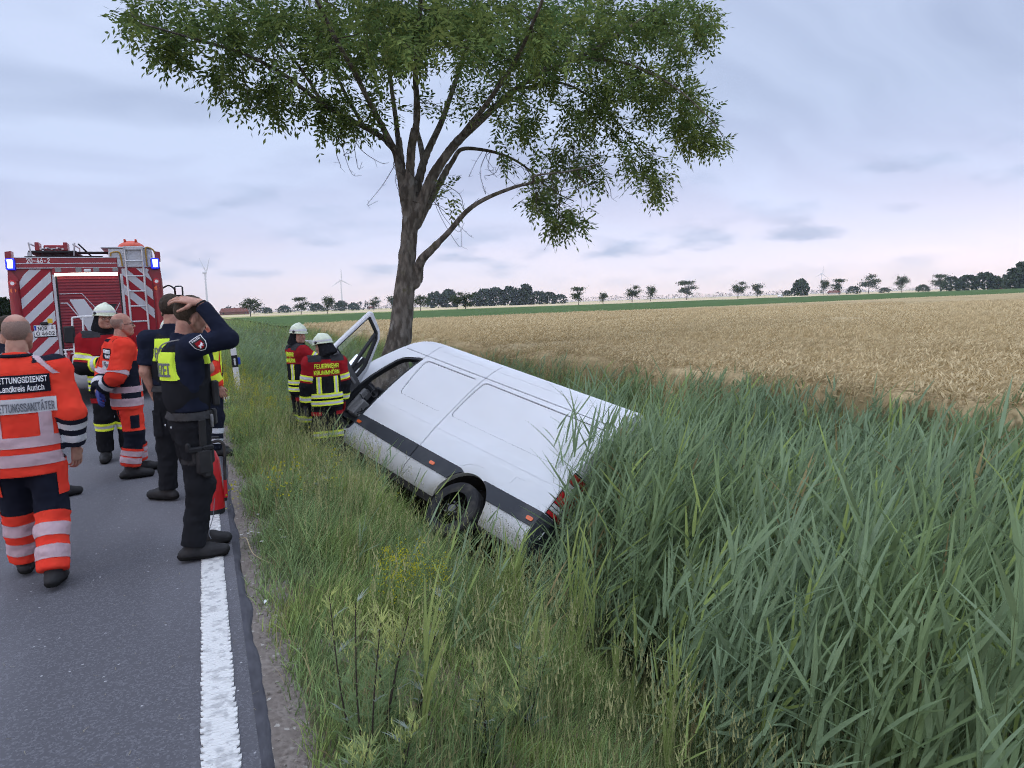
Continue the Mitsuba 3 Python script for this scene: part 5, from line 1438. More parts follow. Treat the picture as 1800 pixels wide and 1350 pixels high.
for a in 'LR':
    sx = 1 if a == 'R' else -1
    f.band(top, 'elb' + a, 'wri' + a, 0.40, 0.98, 'navy', 0.004, 'dark_forearm')
    f.band(top, 'elb' + a, 'wri' + a, 0.50, 0.74, 'band_silver', 0.007)
    f.band(top, 'sho' + a, 'elb' + a, 0.82, 1.0, 'band_pink', 0.006)
    side = cut(f.torso(top), ((sx * 0.13, 0, 0), (sx, 0, 0)), ((0, 0, 0.84), (0, 0, 1)), ((0, 0, 1.28), (0, 0, -1)), ((0, -0.09, 0), (0, 1, 0)), ((0, 0.10, 0), (0, -1, 0)))
    f.put('dark_side_panel', proud(side, 0.0035), 'navy', True)
    sh = cut(faces_where(top, lambda p: np.linalg.norm(p - f.J['sho' + a] * [0.80, 1, 1], axis=1) < 0.12), ((0, 0, 1.47), (-sx * 0.12, 0, 1)))
    f.put('dark_shoulder', proud(sh, 0.0035), 'navy', True)
    pk = cut(f.limb(top, 'sho' + a, 'elb' + a), ((0, 0, 1.20), (0, 0, 1)), ((0, 0, 1.32), (0, 0, -1)), ((sx * 0.23, 0, 0), (sx, 0, 0)))
    f.put('sleeve_pocket', proud(pk, 0.009), 'medic_orange', True)
f.belt(top, 0.945, 1.01, 'band_pink', 0.0052)
f.belt(top, 0.80, 0.885, 'band_pink', 0.0052)
for x in (-0.115, 0.115):
    f.belt(top, 1.0, 1.22, 'band_pink', 0.0050, x=(x - 0.03, x + 0.03))
bk = faces_where(top, lambda p: p[:, 1] < -0.02)
pb = f.put('back_panel', drape(sheetrect(0.33, 0.115, 14, 5), np.array([0, 0, 1.36]), (1, 0, 0), (0, 0, 1), bk, 0.008), 'navy', True)
for line, z, wd in (('RETTUNGSDIENST', 1.385, 0.30), ('Landkreis Aurich', 1.335, 0.25)):
    f.put('back_writing', drape(words(line, 0.036, True, wd, 0.02), np.array([0, 0, z]), (1, 0, 0), (0, 0, 1), bk, 0.0115), 'ink_white', False, pb)
pb = f.put('back_panel', drape(sheetrect(0.36, 0.095, 14, 5), np.array([0, 0, 1.235]), (1, 0, 0), (0, 0, 1), bk, 0.008), 'band_silver', True)
f.put('back_writing', drape(words('Rettungssanitäter', 0.05, False, 0.33, 0.02), np.array([0, 0, 1.235]), (1, 0, 0), (0, 0, 1), bk, 0.0115), 'ink_grey', False, pb)


# --- police
def police(f, seed, sleeve='wri', text=True):
    lg = f.trousers('police_black', noise_=0.008, seed=seed, rt=0.004, sl=0.98)
    f.boots(high=0.10)
    top = f.wear('top', 0.005, seed + 2, -0.006, 1.02, sleeve=sleeve, sl=0.93)
    f.put('shirt', top, 'police_navy', True)
    t = f.torso(top)
    c, p = f.J['chest'], f.J['pel']
    v = Vol(f.lo, f.hi, f.h)
    fl = ((0, 1, 0), 0.72)
    v.cap(c + [0, 0, 0.06], np.array([p[0], p[1], 1.12]), 0.196, 0.192, 0.03, ((0, 1, 0), 0.78))
    v.rough(0.003, 14, seed + 9)
    for q in (-1, 1):
        v.ell(c + [q * 0.225, 0, 0.11], (0.105, 0.3, 0.20), sub=True)
    v.ell(c + [0, 0, 0.285], (0.12, 0.3, 0.13), sub=True)
    f.chop(v, (p[0], p[1], 1.0), (0, 0, -1), 0.4)
    vest = v.mesh()
    f.put('vest', vest, 'police_black', True)
    bk = faces_where(vest, lambda q: q[:, 1] < c[1] - 0.03)
    yb = cut(bk, ((0, 0, 1.235), (0, 0, 1)), ((0, 0, 1.42), (0, 0, -1)), ((-0.155, 0, 0), (1, 0, 0)), ((0.155, 0, 0), (-1, 0, 0)))
    yk = f.put('yellow_back_panel', proud(yb, 0.005), 'hi_yellow', True)
    w = drape(words('POLIZEI', 0.085, True, 0.255, 0.02), np.array([c[0], c[1], 1.305]), (1, 0, 0), (0, 0, 1), bk, 0.0085)
    f.put('back_writing', w, 'ink_grey', False, yk, 'grey writing POLIZEI')
    fr = cut(faces_where(vest, lambda q: q[:, 1] > c[1] + 0.03), ((0, 0, 1.33), (0, 0, 1)), ((0, 0, 1.40), (0, 0, -1)))
    f.put('yellow_front_panel', proud(fr, 0.005), 'hi_yellow', True)
    # belt with pouches
    bl = cut(lg, ((0, 0, 0.965), (0, 0, 1)), ((0, 0, 1.015), (0, 0, -1)))
    b = f.put('belt', proud(bl, 0.018), 'leather', True)
    for a_ in (35, 62, 120, 150):
        a_ = math.radians(a_)
        f.put('belt_pouch', move(cbox((0, 0, 0), (0.055, 0.04, 0.11), 0.01), rz(a_ - math.pi / 2), (0.165 * math.cos(a_), 0.155 * math.sin(a_), 0.965)), 'leather', 40, b)
    return top, vest, lg


# the one with a hand on his head: seen from behind his right shoulder
f = Figure('police officer with one hand on the head standing on the white edge line', (-0.13, 5.32, 0), 75, 1.80,
           dict(elbR=(0.29, 0.215, 1.49), wriR=(0.165, 0.085, 1.735), shoR=(0.20, 0.01, 1.455), shoL=(-0.19, 0, 1.41), elbL=(-0.25, -0.03, 1.14), wriL=(-0.22, 0.06, 0.90), head=(0.03, 0.06, 1.655), neck=(0.01, -0.01, 1.475),
                ankR=(0.095, -0.07, 0.10), toeR=(0.13, 0.115, 0.03), ankL=(-0.17, 0.03, 0.10), toeL=(-0.13, 0.21, 0.03), kneL=(-0.14, 0.06, 0.51), kneR=(0.10, 0.01, 0.51)),
           head=(-14, 14, 8), fine=0.011, hands={'R': dict(dir=(-0.42, -0.80, 0.22), back=(0.45, -0.12, 0.85), curl=0.50, spread=0.14, thumb=0.45), 'L': dict(curl=0.9)})
f.face()
f.hair('hair_brown', 0.011)
top, vest, lg = police(f, 61)
wr = f.J['wriR'] + (f.J['elbR'] - f.J['wriR']) * 0.03
ax = nrm(f.J['wriR'] - f.J['elbR'])
e1 = nrm(np.cross(ax, (0, 0, 1)))
e2 = np.cross(ax, e1)
f.put('bracelet', tube([wr + 0.034 * (math.cos(a) * e1 + math.sin(a) * e2) for a in np.linspace(0, 2 * np.pi, 21)], 0.0055, 6, False), 'leather', True)
# sleeve badge: white-edged dark shield, red shield with a white horse
A, B = f.J['shoR'], f.J['elbR']
nS = nrm(np.array([0.88, -0.46, 0.12]))
bx_ = nrm(B - A - nS * ((B - A) @ nS))
by_ = np.cross(nS, bx_)
o_ = A + (B - A) * 0.26
up_ = nrm(0.88 * by_ - 0.48 * bx_)
rt_ = np.cross(up_, nS)
sh_ = lambda s_: Polygon([(-0.036 * s_, 0.042 * s_), (0.036 * s_, 0.042 * s_), (0.036 * s_, -0.008 * s_), (0.022 * s_, -0.034 * s_), (0, -0.045 * s_), (-0.022 * s_, -0.034 * s_), (-0.036 * s_, -0.008 * s_)])
armS = f.limb(top, 'shoR', 'elbR', 0.2)


def patch(poly, lift):
    m = prism(poly, 0.001)
    v, fc = trimesh.remesh.subdivide_to_size(m.vertices, m.faces, 0.012, max_iter=8)
    return drape(tm(v, fc), o_, rt_, up_, armS, lift, 0.3)


bk_ = f.put('sleeve_badge', patch(sh_(1.12), 0.004), 'ink_white', False, None, 'state police sleeve badge')
f.put('badge_field', patch(sh_(1.02), 0.0065), 'ink_black', False, bk_)
f.put('badge_shield', patch(affinity.translate(sh_(0.60), 0, -0.010), 0.0085), 'turnout_red', False, bk_)
horse = Polygon([(-0.018, -0.018), (-0.010, -0.008), (-0.016, 0.0), (-0.006, 0.001), (0.006, 0.003), (0.010, 0.011), (0.017, 0.008), (0.014, 0.001), (0.019, -0.006), (0.010, -0.006), (0.012, -0.018), (0.006, -0.010), (-0.002, -0.010), (-0.008, -0.020)])
f.put('badge_horse', patch(affinity.translate(horse, 0, -0.010), 0.0105), 'ink_white', False, bk_)
wb = words('POLIZEI', 0.011, True, 0.055)
f.put('badge_writing', drape(tm(wb.vertices + [0, 0.031, 0], wb.faces), o_, rt_, up_, armS, 0.0085, 0.3), 'ink_white', False, bk_)
# thigh holster
hx_ = np.array([0.205, 0.02, 0.72])
hk_ = f.put('holster', move(unman(cboxm((0, 0, -0.03), (0.05, 0.10, 0.17), 0.016) + cboxm((0, 0.015, -0.10), (0.04, 0.06, 0.08), 0.014) + cboxm((-0.012, 0, 0.0), (0.03, 0.14, 0.09), 0.01)), None, hx_), 'leather', 40)
f.put('pistol_grip', move(unman(cboxm((0.005, -0.055, 0.055), (0.032, 0.10, 0.04), 0.010) + cboxm((0.005, -0.095, 0.075), (0.03, 0.032, 0.065), 0.010) + cboxm((0.005, 0.03, 0.06), (0.03, 0.07, 0.035), 0.008)), None, hx_), 'ink_black', 40, hk_)
f.put('holster_strap', move(cbox((0, 0, 0.16), (0.012, 0.045, 0.19), 0.003), ry(0.12), hx_ + [-0.005, 0, 0]), 'leather', 30, hk_)
lb_ = cut(f.limb(lg, 'hipR', 'kneR'), ((0, 0, 0.665), (0, 0.1, 1)), ((0, 0, 0.70), (0, -0.1, -1)))
f.put('thigh_strap', proud(lb_, 0.006), 'leather', True, hk_)
f.put('trouser_piping', tube(crom([(0.165, 0.075, 0.42), (0.172, 0.055, 0.30), (0.172, 0.02, 0.20), (0.175, 0.03, 0.15)], 5), 0.0028, 5), 'ink_grey', True)
for p_ in ((0.085, -0.135, 0.925), (-0.06, -0.138, 0.925)):
    f.put('pocket_button', move(lathe([(0, 0.008), (0.007, 0.006), (0.008, 0)], 10, 1), np.diag([1, -1, 1.0]), p_), 'alu', True)
f.put('radio_cable', tube(crom([(-0.03, -0.165, 1.36), (0.03, -0.15, 1.455), (0.10, -0.10, 1.49), (0.15, -0.02, 1.50)], 6), 0.0045, 6), 'light_plastic', True)
f.put('radio', cbox((0.13, 0.145, 1.13), (0.05, 0.045, 0.17), 0.01), 'leather', 40)
f.put('key_chain', cbox((0.165, 0.10, 0.95), (0.02, 0.02, 0.09), 0.006), 'steel_rim', 40)

f = Figure('police officer in short sleeves seen from behind, standing farther up the road', (-0.245, 7.05, 0), 12, 1.85,
           dict(elbL=(-0.245, -0.03, 1.14), wriL=(-0.195, 0.03, 0.90), elbR=(0.26, 0.03, 1.14), wriR=(0.18, 0.22, 1.06), ankL=(-0.15, 0.0, 0.095), toeL=(-0.31, 0.08, 0.03), kneL=(-0.13, 0.02, 0.50), shoL=(-0.205, -0.01, 1.42), shoR=(0.205, -0.01, 1.42)),
           head=(10, 4, 0), fat=1.02, hands={'L': dict(curl=0.8, dir=(0.2, 0.3, -0.9))})
f.face()
f.hair('hair_dark', 0.012)
top, vest, lg = police(f, 71, 'elb')
for a in 'LR':
    sx = 1 if a == 'R' else -1
    pk = cut(f.limb(lg, 'hip' + a, 'kne' + a), ((0, 0, 0.58), (0, 0, 1)), ((0, 0, 0.80), (0, 0, -1)), ((sx * 0.13, 0, 0), (sx, 0, 0)))
    f.put('cargo_pocket', proud(pk, 0.014), 'police_black', True)

# --- person in an orange and yellow hi-vis jacket, behind the officer's raised arm
f = Figure('person in an orange and yellow high visibility jacket behind the raised police arm', (0.035, 9.15, -0.02), 80, 1.69, dict(wriR=(0.22, 0.06, 0.90), wriL=(-0.22, 0.06, 0.90)), head=(0, 10, 0), fine=0.015)
f.face()
f.hair('hair_dark')
lg = f.trousers('navy', waist=0.84, noise_=0.008, seed=81, rt=0.01, sl=0.97)
for a in 'LR':
    for t0, t1 in ((0.30, 0.46), (0.62, 0.78)):
        f.band(lg, 'kne' + a, 'ank' + a, t0, t1, 'band_silver', 0.006)
f.boots()
top = f.wear('top', 0.008, 83, 0.02, 0.78)
f.put('jacket', top, 'medic_orange', True)
f.belt(top, 0.90, 1.00, 'band_yellow', 0.006)
for x in (-0.11, 0.11):
    f.belt(top, 1.0, 1.44, 'band_yellow', 0.0055, x=(x - 0.04, x + 0.04))
for a in 'LR':
    f.band(top, 'sho' + a, 'elb' + a, 0.3, 0.7, 'band_yellow', 0.006)
    f.band(top, 'elb' + a, 'wri' + a, 0.3, 0.7, 'band_yellow', 0.006)
f.put('bag_strap', proud(cut(top, ((0.03, 0, 1.2), nrm((1, 0, 0.5))), ((0.07, 0, 1.2), -nrm((1, 0, 0.5)))), 0.009), 'leather', True)

# --- helmeted firefighter hidden behind the second officer
f = Figure('firefighter mostly hidden behind the second police officer, white helmet showing at the shoulder', (-0.36, 9.62, 0), 40, 1.60, dict(), head=(20, 6, 0), fine=0.016)
f.face()
f.helmet('down')
turnout(f, 91, False)

# --- the two firefighters at the van's open door
f = Figure('firefighter with back writing standing in the grass at the open van door', (1.48, 9.86, -0.43), -4, 1.75,
           dict(shoR=(0.205, -0.01, 1.42), shoL=(-0.205, -0.01, 1.42), elbR=(0.265, 0.0, 1.12), wriR=(0.26, 0.08, 0.86), elbL=(-0.27, 0.0, 1.12), wriL=(-0.28, 0.05, 0.85), head=(0.0, 0.03, 1.66)),
           head=(-48, 12, 0), fat=1.05, hands={'L': dict(curl=0.7, glove='glove_grey'), 'R': dict(curl=0.7, glove='turnout_red')})
f.face()
f.helmet('up')
turnout(f, 101)
f = Figure('firefighter looking round at us beside the open van door, reaching towards it', (1.24, 10.75, -0.31), 78, 1.76,
           dict(elbR=(0.28, 0.20, 1.27), wriR=(0.20, 0.45, 1.27), elbL=(-0.25, 0.14, 1.18), wriL=(-0.08, 0.36, 1.16), shoR=(0.205, 0.0, 1.42), shoL=(-0.205, 0.0, 1.42), head=(0.02, 0.03, 1.665)),
           head=(72, 6, 0), fat=1.10, hands={'R': dict(curl=0.4, glove='glove_grey', back=(0, 0, 1)), 'L': dict(curl=0.4, glove='glove_grey', back=(0, 0, 1))})
f.face()
f.helmet('down')
turnout(f, 111)
# ------------------------------------------------------------------ the big ash tree behind the van's nose
bsdf('bark', lambda p, n, uv: mix(mix((0.085, 0.074, 0.062), (0.215, 0.195, 0.168), smoothstep(0.3, 0.75, fbm(p.x * 16, p.y * 16, p.z * 5))), mix((0.30, 0.30, 0.28), (0.085, 0.080, 0.032), smoothstep(0.4, 0.6, noise(p.x * 2, p.y * 2, p.z * 1.3))),
                                  0.55 * smoothstep(0.58, 0.75, fbm(p.x * 9, p.y * 9, p.z * 6 + 7))), 0.92, 0.15,
     bump=lambda p, n, uv: dr.abs(fbm(p.x * 14, p.y * 14, p.z * 3.2) - 0.5) * 2 + 0.5 * fbm(p.x * 40, p.y * 40, p.z * 18), bscale=0.07)
bsdf('twig', (0.060, 0.050, 0.042), 0.9, 0.1)
leafmat('ash_leaf', 0.75, 0.5, 0.3)
ash = thing('ash_tree', 'big ash tree with forking trunk and hanging branches that the van ran up against', 'tree')
rt_ = np.random.default_rng(12)
TYY = 13.4


def px(*uvd):
    return np.array([at(u, v, TYY + (d if True else 0)) for u, v, d in uvd])


g0 = px((688, 662, 0))[0]
base_ = np.array([g0[0] - 0.06, TYY, 0.0])
trunk_pts = np.vstack([[base_[0] - 0.05, TYY, -0.5], [base_[0], TYY, 0.1], px((688, 655, 0), (703, 590, 0), (711, 520, 0), (716, 450, 0), (722, 390, 0), (723, 350, 0))])
trunk_r = [0.46, 0.36, 0.29, 0.215, 0.185, 0.165, 0.14, 0.10]
LIMBS = [  # (points (u, v, metres farther), first radius, last radius)
    ([(716, 385, 0), (702, 300, 0.0), (690, 258, -0.1), (640, 224, -0.3), (570, 186, -0.6), (505, 136, -0.9), (430, 96, -1.2), (345, 70, -1.4), (250, 42, -1.6)], 0.125, 0.018),
    ([(718, 380, 0), (706, 290, 0.25), (697, 215, 0.5), (686, 130, 0.9), (668, 50, 1.3), (650, -60, 1.8)], 0.115, 0.03),
    ([(722, 370, 0), (722, 275, -0.2), (733, 205, -0.5), (731, 120, -0.9), (738, 30, -1.4), (742, -80, -2.0)], 0.135, 0.04),
    ([(724, 370, 0), (745, 285, 0.2), (775, 215, 0.5), (800, 145, 0.8), (822, 70, 1.1), (838, -40, 1.5)], 0.135, 0.04),
    ([(730, 390, 0), (757, 318, -0.2), (797, 256, -0.4), (850, 206, -0.5), (905, 158, -0.7), (955, 126, -0.8), (1020, 100, -0.9), (1090, 58, -1.0), (1160, 10, -1.2)], 0.165, 0.03),
    ([(734, 395, 0), (768, 330, 0.3), (796, 282, 0.6), (812, 262, 0.8), (850, 264, 0.9), (890, 276, 1.0), (925, 295, 1.0), (965, 330, 1.0), (1010, 352, 1.1)], 0.11, 0.015),
    ([(735, 492, 0), (739, 462, -0.2), (762, 436, -0.5), (792, 406, -0.8), (826, 368, -1.1), (860, 346, -1.3), (905, 330, -1.5), (936, 322, -1.7), (942, 310, -1.8), (1000, 300, -2.0), (1060, 285, -2.1)], 0.125, 0.012),
    ([(905, 158, -0.7), (985, 146, -0.2), (1050, 182, 0.2), (1100, 232, 0.4), (1145, 290, 0.5)], 0.05, 0.010),
    ([(1020, 100, -0.9), (1115, 118, -1.3), (1190, 156, -1.7), (1245, 205, -2.0), (1270, 240, -2.1)], 0.05, 0.010),
    ([(797, 256, -0.4), (860, 178, -1.6), (915, 90, -2.6), (960, -20, -3.6)], 0.09, 0.03),
    ([(690, 258, -0.1), (640, 160, -1.4), (590, 70, -2.4), (540, -30, -3.2)], 0.09, 0.03),
    ([(745, 285, 0.2), (730, 190, 1.6), (735, 90, 2.8), (745, -20, 3.8)], 0.09, 0.03),
    ([(570, 186, -0.6), (520, 110, 0.4), (460, 40, 1.2), (400, -30, 1.8)], 0.055, 0.02),
    ([(955, 126, -0.8), (1010, 50, 0.4), (1070, -20, 1.2)], 0.06, 0.02),
    ([(640, 224, -0.3), (600, 150, 0.6), (560, 60, 1.6), (530, -40, 2.4)], 0.06, 0.02),
]
limb_pts = [(crom(px(*p), 6), a, b) for p, a, b in LIMBS]
lo, hi = trunk_pts.min(0) - [0.8, 0.8, 0.2], trunk_pts.max(0) + [0.9, 0.8, 1.2]
lo[2] = -0.5
v = Vol(lo, hi, 0.032)
for k in range(len(trunk_pts) - 1):
    v.cap(trunk_pts[k], trunk_pts[k + 1], trunk_r[k], trunk_r[k + 1], 0.06)
for a in np.arange(5) * 1.26 + 0.3:      # root flare
    v.cap([base_[0] + 0.25 * math.cos(a), TYY + 0.25 * math.sin(a), 0.35], [base_[0] + 0.75 * math.cos(a), TYY + 0.75 * math.sin(a), -0.25], 0.16, 0.10, 0.25)
for P, a, b in limb_pts[:7]:
    n_ = min(14, len(P) - 1)
    rr = 0.68 * (a + (b - a) * np.linspace(0, 1, len(P)) ** 0.7)
    for k in range(n_):
        v.cap(P[k], P[k + 1], rr[k], rr[k + 1], 0.05)
for u_, v__, r_ in ((709, 338, 0.08), (733, 500, 0.06)):
    v.ell(px((u_, v__, -0.12))[0], (r_, r_, r_ * 1.3), k=0.12)
v.rough(0.022, 3.2, 3, (1, 1, 0.6)).rough(0.012, 9, 8, (1, 1, 0.35))
part(ash, 'trunk', v.mesh(), 'bark', True)
nodes, nrad = [], []
for P, a, b in limb_pts:
    r = 0.72 * (a + (b - a) * np.linspace(0, 1, len(P)) ** 0.6)
    wob_ = P + 0.05 * (np.stack([meshkit.noise(P * 1.3, s_) for s_ in (1, 2, 3)], 1) - 0.5)
    wob_[:3] = P[:3]
    part(ash, 'limb', tube(wob_, r, 9), 'bark', True)
    nodes.append(wob_[4:])
    nrad.append(r[4:])
NODES, NRAD = np.vstack(nodes), np.concatenate(nrad)
# twig ends: where the crown has leaves (photo position, spread, depth spread, number)
ENDS = [(330, 30, 110, 35, 1.3, 70), (300, 90, 32, 30, 0.5, 36), (385, 125, 18, 34, 0.4, 20), (450, 165, 60, 22, 0.7, 44), (500, 60, 110, 60, 1.8, 150), (560, 195, 50, 16, 0.8, 24), (640, 60, 110, 75, 2.6, 210), (640, 165, 60, 40, 1.2, 24),
        (760, 45, 120, 70, 3.0, 190), (880, 50, 110, 70, 3.0, 190), (800, 150, 80, 45, 1.6, 26), (930, 125, 80, 60, 2.0, 80), (1020, 60, 100, 70, 2.2, 190), (1120, 90, 90, 70, 1.6, 150), (1060, 190, 80, 60, 1.2, 90), (1190, 30, 70, 40, 1.0, 70), (1245, 60, 20, 30, 0.5, 20),
        (1180, 180, 65, 60, 1.0, 95), (1250, 245, 34, 26, 0.5, 34), (1225, 215, 40, 40, 0.6, 34), (1135, 285, 50, 40, 0.7, 40), (1155, 330, 16, 16, 0.3, 10), (985, 300, 45, 22, 0.6, 26), (960, 355, 32, 26, 0.5, 30), (1000, 385, 30, 18, 0.4, 20), (985, 405, 10, 8, 0.2, 5),
        (890, 285, 14, 10, 0.3, 4), (900, 230, 50, 30, 0.8, 22), (480, 205, 8, 8, 0.2, 4), (790, 345, 12, 4, 0.2, 4), (1045, 300, 30, 22, 0.5, 16), (600, 225, 40, 18, 0.6, 16), (230, 25, 22, 20, 0.5, 12), (700, -90, 420, 60, 3.2, 260), (1010, 230, 40, 40, 0.8, 14)]
ends = []
for u_, v__, su, sv, sd, n_ in ENDS:
    n_ = int(n_ * (0.46 if v__ < 95 else 0.46) + 1)
    a = rt_.uniform(0, 2 * np.pi, n_)
    r_ = np.sqrt(rt_.uniform(0, 1, n_))
    for k in range(n_):
        ends.append(at(u_ + su * r_[k] * math.cos(a[k]), v__ + sv * r_[k] * math.sin(a[k]), TYY - 0.4 + float(np.clip(rt_.normal(0, sd * 0.6), -1.6 * sd, 1.6 * sd))))
ends = np.array(ends)
from scipy.spatial import cKDTree
order = np.argsort(cKDTree(NODES).query(ends)[0])
twigs, tips = [], []
tree_n, pend, pr = cKDTree(NODES), [], []
for c_, i in enumerate(order):
    e = ends[i]
    if c_ % 60 == 0 and pend:
        NODES, NRAD = np.vstack([NODES] + pend), np.concatenate([NRAD] + pr)
        tree_n, pend, pr = cKDTree(NODES), [], []
    d_, j = tree_n.query(e + [0, 0, 0.12])
    s0, r0 = NODES[j], NRAD[j]
    L = np.linalg.norm(e - s0)
    t = np.linspace(0, 1, max(4, int(L / 0.22) + 2))[:, None]
    mid = (s0 + e) / 2 + [0, 0, 0.10 * L] + rt_.normal(0, 0.07 * L + 0.02, 3)
    P = (1 - t) ** 2 * s0 + 2 * t * (1 - t) * mid + t ** 2 * e
    P[1:-1] += rt_.normal(0, 0.018, (len(P) - 2, 3))
    ra = min(r0 * 0.7, 0.006 + 0.008 * L)
    rr = np.linspace(ra, 0.0035, len(P))
    twigs.append(tube(P, rr, 4, False))
    pend.append(P[1:])
    pr.append(rr[1:] * 0.9)
    tips.append((P[-1], nrm(P[-1] - P[-2]), L))
# bare hanging twigs
for u_, v__, d_, n_ in ((640, 250, -0.3, 3), (690, 300, 0.1, 3), (870, 285, 0.9, 8), (920, 300, 1.0, 10), (960, 250, 0.5, 10), (1030, 270, 0.4, 14), (1080, 300, 0.3, 8), (600, 225, -0.5, 5), (780, 330, 0, 4), (420, 110, -1.2, 4), (1000, 350, -1.8, 5), (960, 325, -1.6, 6), (700, 345, 0, 2)):
    for _ in range(n_):
        s0 = at(u_ + rt_.normal(0, 22), v__ + rt_.normal(0, 8), TYY + d_ + rt_.normal(0, 0.3))
        j = cKDTree(NODES).query(s0)[1]
        s0 = NODES[j]
        L = rt_.uniform(0.35, 1.0)
        dirn = nrm([rt_.normal(0.2, 0.5), rt_.normal(0, 0.4), -0.9])
        P = crom([s0, s0 + dirn * L * 0.5 + rt_.normal(0, 0.06, 3), s0 + dirn * L + rt_.normal(0, 0.10, 3) + [0.1 * L, 0, 0.06], s0 + dirn * L * 1.1 + [0.22 * L, 0, 0.18 * L]], 4)
        twigs.append(tube(P, np.linspace(0.008, 0.003, len(P)), 4, False))
        for q in (4, 7, 9):
            twigs.append(tube([P[q], P[q] + rt_.normal(0, 0.05, 3) + [0.03, 0, 0.02]], 0.003, 3, False))
part(ash, 'twigs', cat_(twigs), 'twig', True, kind='stuff')


def leaflets(tips, per, size, rng_, droop=0.55):
    """Pinnate ash leaves round each tip: diamond leaflets along drooping stalks. Returns vertices, faces, colours."""
    pos = np.repeat(np.array([t[0] for t in tips]), per, 0)
    dirs = np.repeat(np.array([t[1] for t in tips]), per, 0)
    n = len(pos)
    pos = pos - dirs * rng_.uniform(0, 0.42, (n, 1)) + rng_.normal(0, 0.035, (n, 3))
    ax = dirs * 0.5 + rng_.normal(0, 0.62, (n, 3)) + [0.10, 0, -droop * 0.35]
    ax /= np.linalg.norm(ax, axis=1, keepdims=True)
    L = size * rng_.uniform(2.4, 3.6, n)
    side = np.cross(ax, [0, 0, 1.0]) + rng_.normal(0, 0.25, (n, 3))
    side /= np.linalg.norm(side, axis=1, keepdims=True)
    tone = rng_.uniform(0, 1, n)
    hue = rng_.uniform(0, 1, n)
    V, C = [], []
    for k in range(9):
        s = (k // 2 + 1) / 4.6 if k < 8 else 1.05
        sg = 0 if k == 8 else (1 if k % 2 else -1)
        o = pos + ax * (L * s)[:, None] + np.array([0, 0, -1]) * (droop * 0.35 * L * s ** 2)[:, None]
        d = ax * (0.55 if sg else 1.0) + side * sg + rng_.normal(0, 0.15, (n, 3)) + [0, 0, -0.25]
        d /= np.linalg.norm(d, axis=1, keepdims=True)
        nn_ = np.cross(d, ax if sg else side) + rng_.normal(0, 0.3, (n, 3))
        w_ = np.cross(d, nn_)
        w_ /= np.linalg.norm(w_, axis=1, keepdims=True) + 1e-9
        l_ = (size * rng_.uniform(0.8, 1.2, n))[:, None]
        V.append(np.stack([o, o + d * l_ * 0.5 + w_ * l_ * 0.18, o + d * l_, o + d * l_ * 0.5 - w_ * l_ * 0.18], 1))
        c = np.stack([0.080 + 0.105 * hue, 0.140 + 0.090 * hue, 0.050 + 0.016 * hue], 1) * (0.65 + 0.9 * tone)[:, None]
        C.append(np.repeat(c[:, None], 4, 1))
    V, C = np.stack(V, 1).reshape(-1, 3), np.stack(C, 1).reshape(-1, 3)
    q = np.arange(0, len(V), 4)[:, None] + np.array([[0, 1, 2, 3]])
    return V, np.vstack([q[:, [0, 1, 2]], q[:, [0, 2, 3]]]), C


LV, LF, LC = leaflets(tips, 7, 0.118, rt_)
part(ash, 'crown', tm(LV, LF), 'ash_leaf', False, None, LC, 'stuff')
# ------------------------------------------------------------------ fields and the far side
bsdf('wheat_top', lambda p, n, uv: mix(mix((0.52, 0.41, 0.23), (0.36, 0.275, 0.145), smoothstep(0.35, 0.7, fbm(p.x * 3.0, p.y * 3.0, 2.0))), mix((0.60, 0.485, 0.29), (0.43, 0.33, 0.18), noise(p.x * 40, p.y * 40, 0.0)),
                                       smoothstep(0.35, 0.65, fbm(p.x * 0.25, p.y * 0.06, 1.0)) * 0.7), 0.95, 0.1,
     bump=lambda p, n, uv: fbm(p.x * 12, p.y * 12, 1.0), bscale=0.16)
bsdf('crop_mat', lambda p, n, uv: mix((0.060, 0.110, 0.040), (0.105, 0.155, 0.062), fbm(p.x * 0.4, p.y * 0.4, 1.0) * 0.7 + 0.3 * noise(p.x * 5, p.y * 5)), 0.95, 0.1, bump=lambda p, n, uv: fbm(p.x * 2.5, p.y * 2.5, 1.0), bscale=0.4)
bsdf('stubble_mat', lambda p, n, uv: mix((0.42, 0.34, 0.22), (0.24, 0.24, 0.10), smoothstep(0.5, 0.75, fbm(p.x * 0.004, p.y * 0.012, 3.0))), 0.95, 0.1)
WH = 0.70
e0, e1 = at_z(440, 573.5, WH), at_z(1800, 514, WH)
h0, h1 = at_z(440, 557.5, 0.45), at_z(1800, 506.5, 0.45)
lat = lambda a, b: nrm(np.array([-(b - a)[1], (b - a)[0], 0]))
n1, n2 = lat(e0, e1), lat(h0, h1)
n1 *= np.sign(n1[1])
n2 *= np.sign(n2[1])
wy = axis_pts((-12, 30, 0.30), (30, 80, 1.2), (80, 300, 12))
wx = axis_pts((6.36, 6.50, 0.07), (6.50, 20, 0.30), (20, 80, 1.2), (80, 420, 12))
swath = lambda X, Y: 0.16 * np.exp(-((Y - 15.5 - 0.12 * X + 1.2 * np.sin(X * 0.25)) / 0.9) ** 2) + 0.13 * np.exp(-((Y - 24 - 0.25 * X + 2 * np.sin(X * 0.2)) / 1.1) ** 2)
wz_ = lambda X, Y: WH - 0.80 * np.exp(-(X - 6.36) / 0.05) - 0.035 - swath(X, Y) + 0.10 * (meshkit.fbm(np.stack([X * 0.5, Y * 0.5, 0 * X], -1), 4, 21) - 0.5) + 0.05 * (meshkit.fbm(np.stack([X * 3, Y * 3, 0 * X], -1), 2, 22) - 0.5)
wm = cut(sheet(wx, wy, wz_), (e0, -n1))
put('wheat_field', wm, 'wheat_top', True)
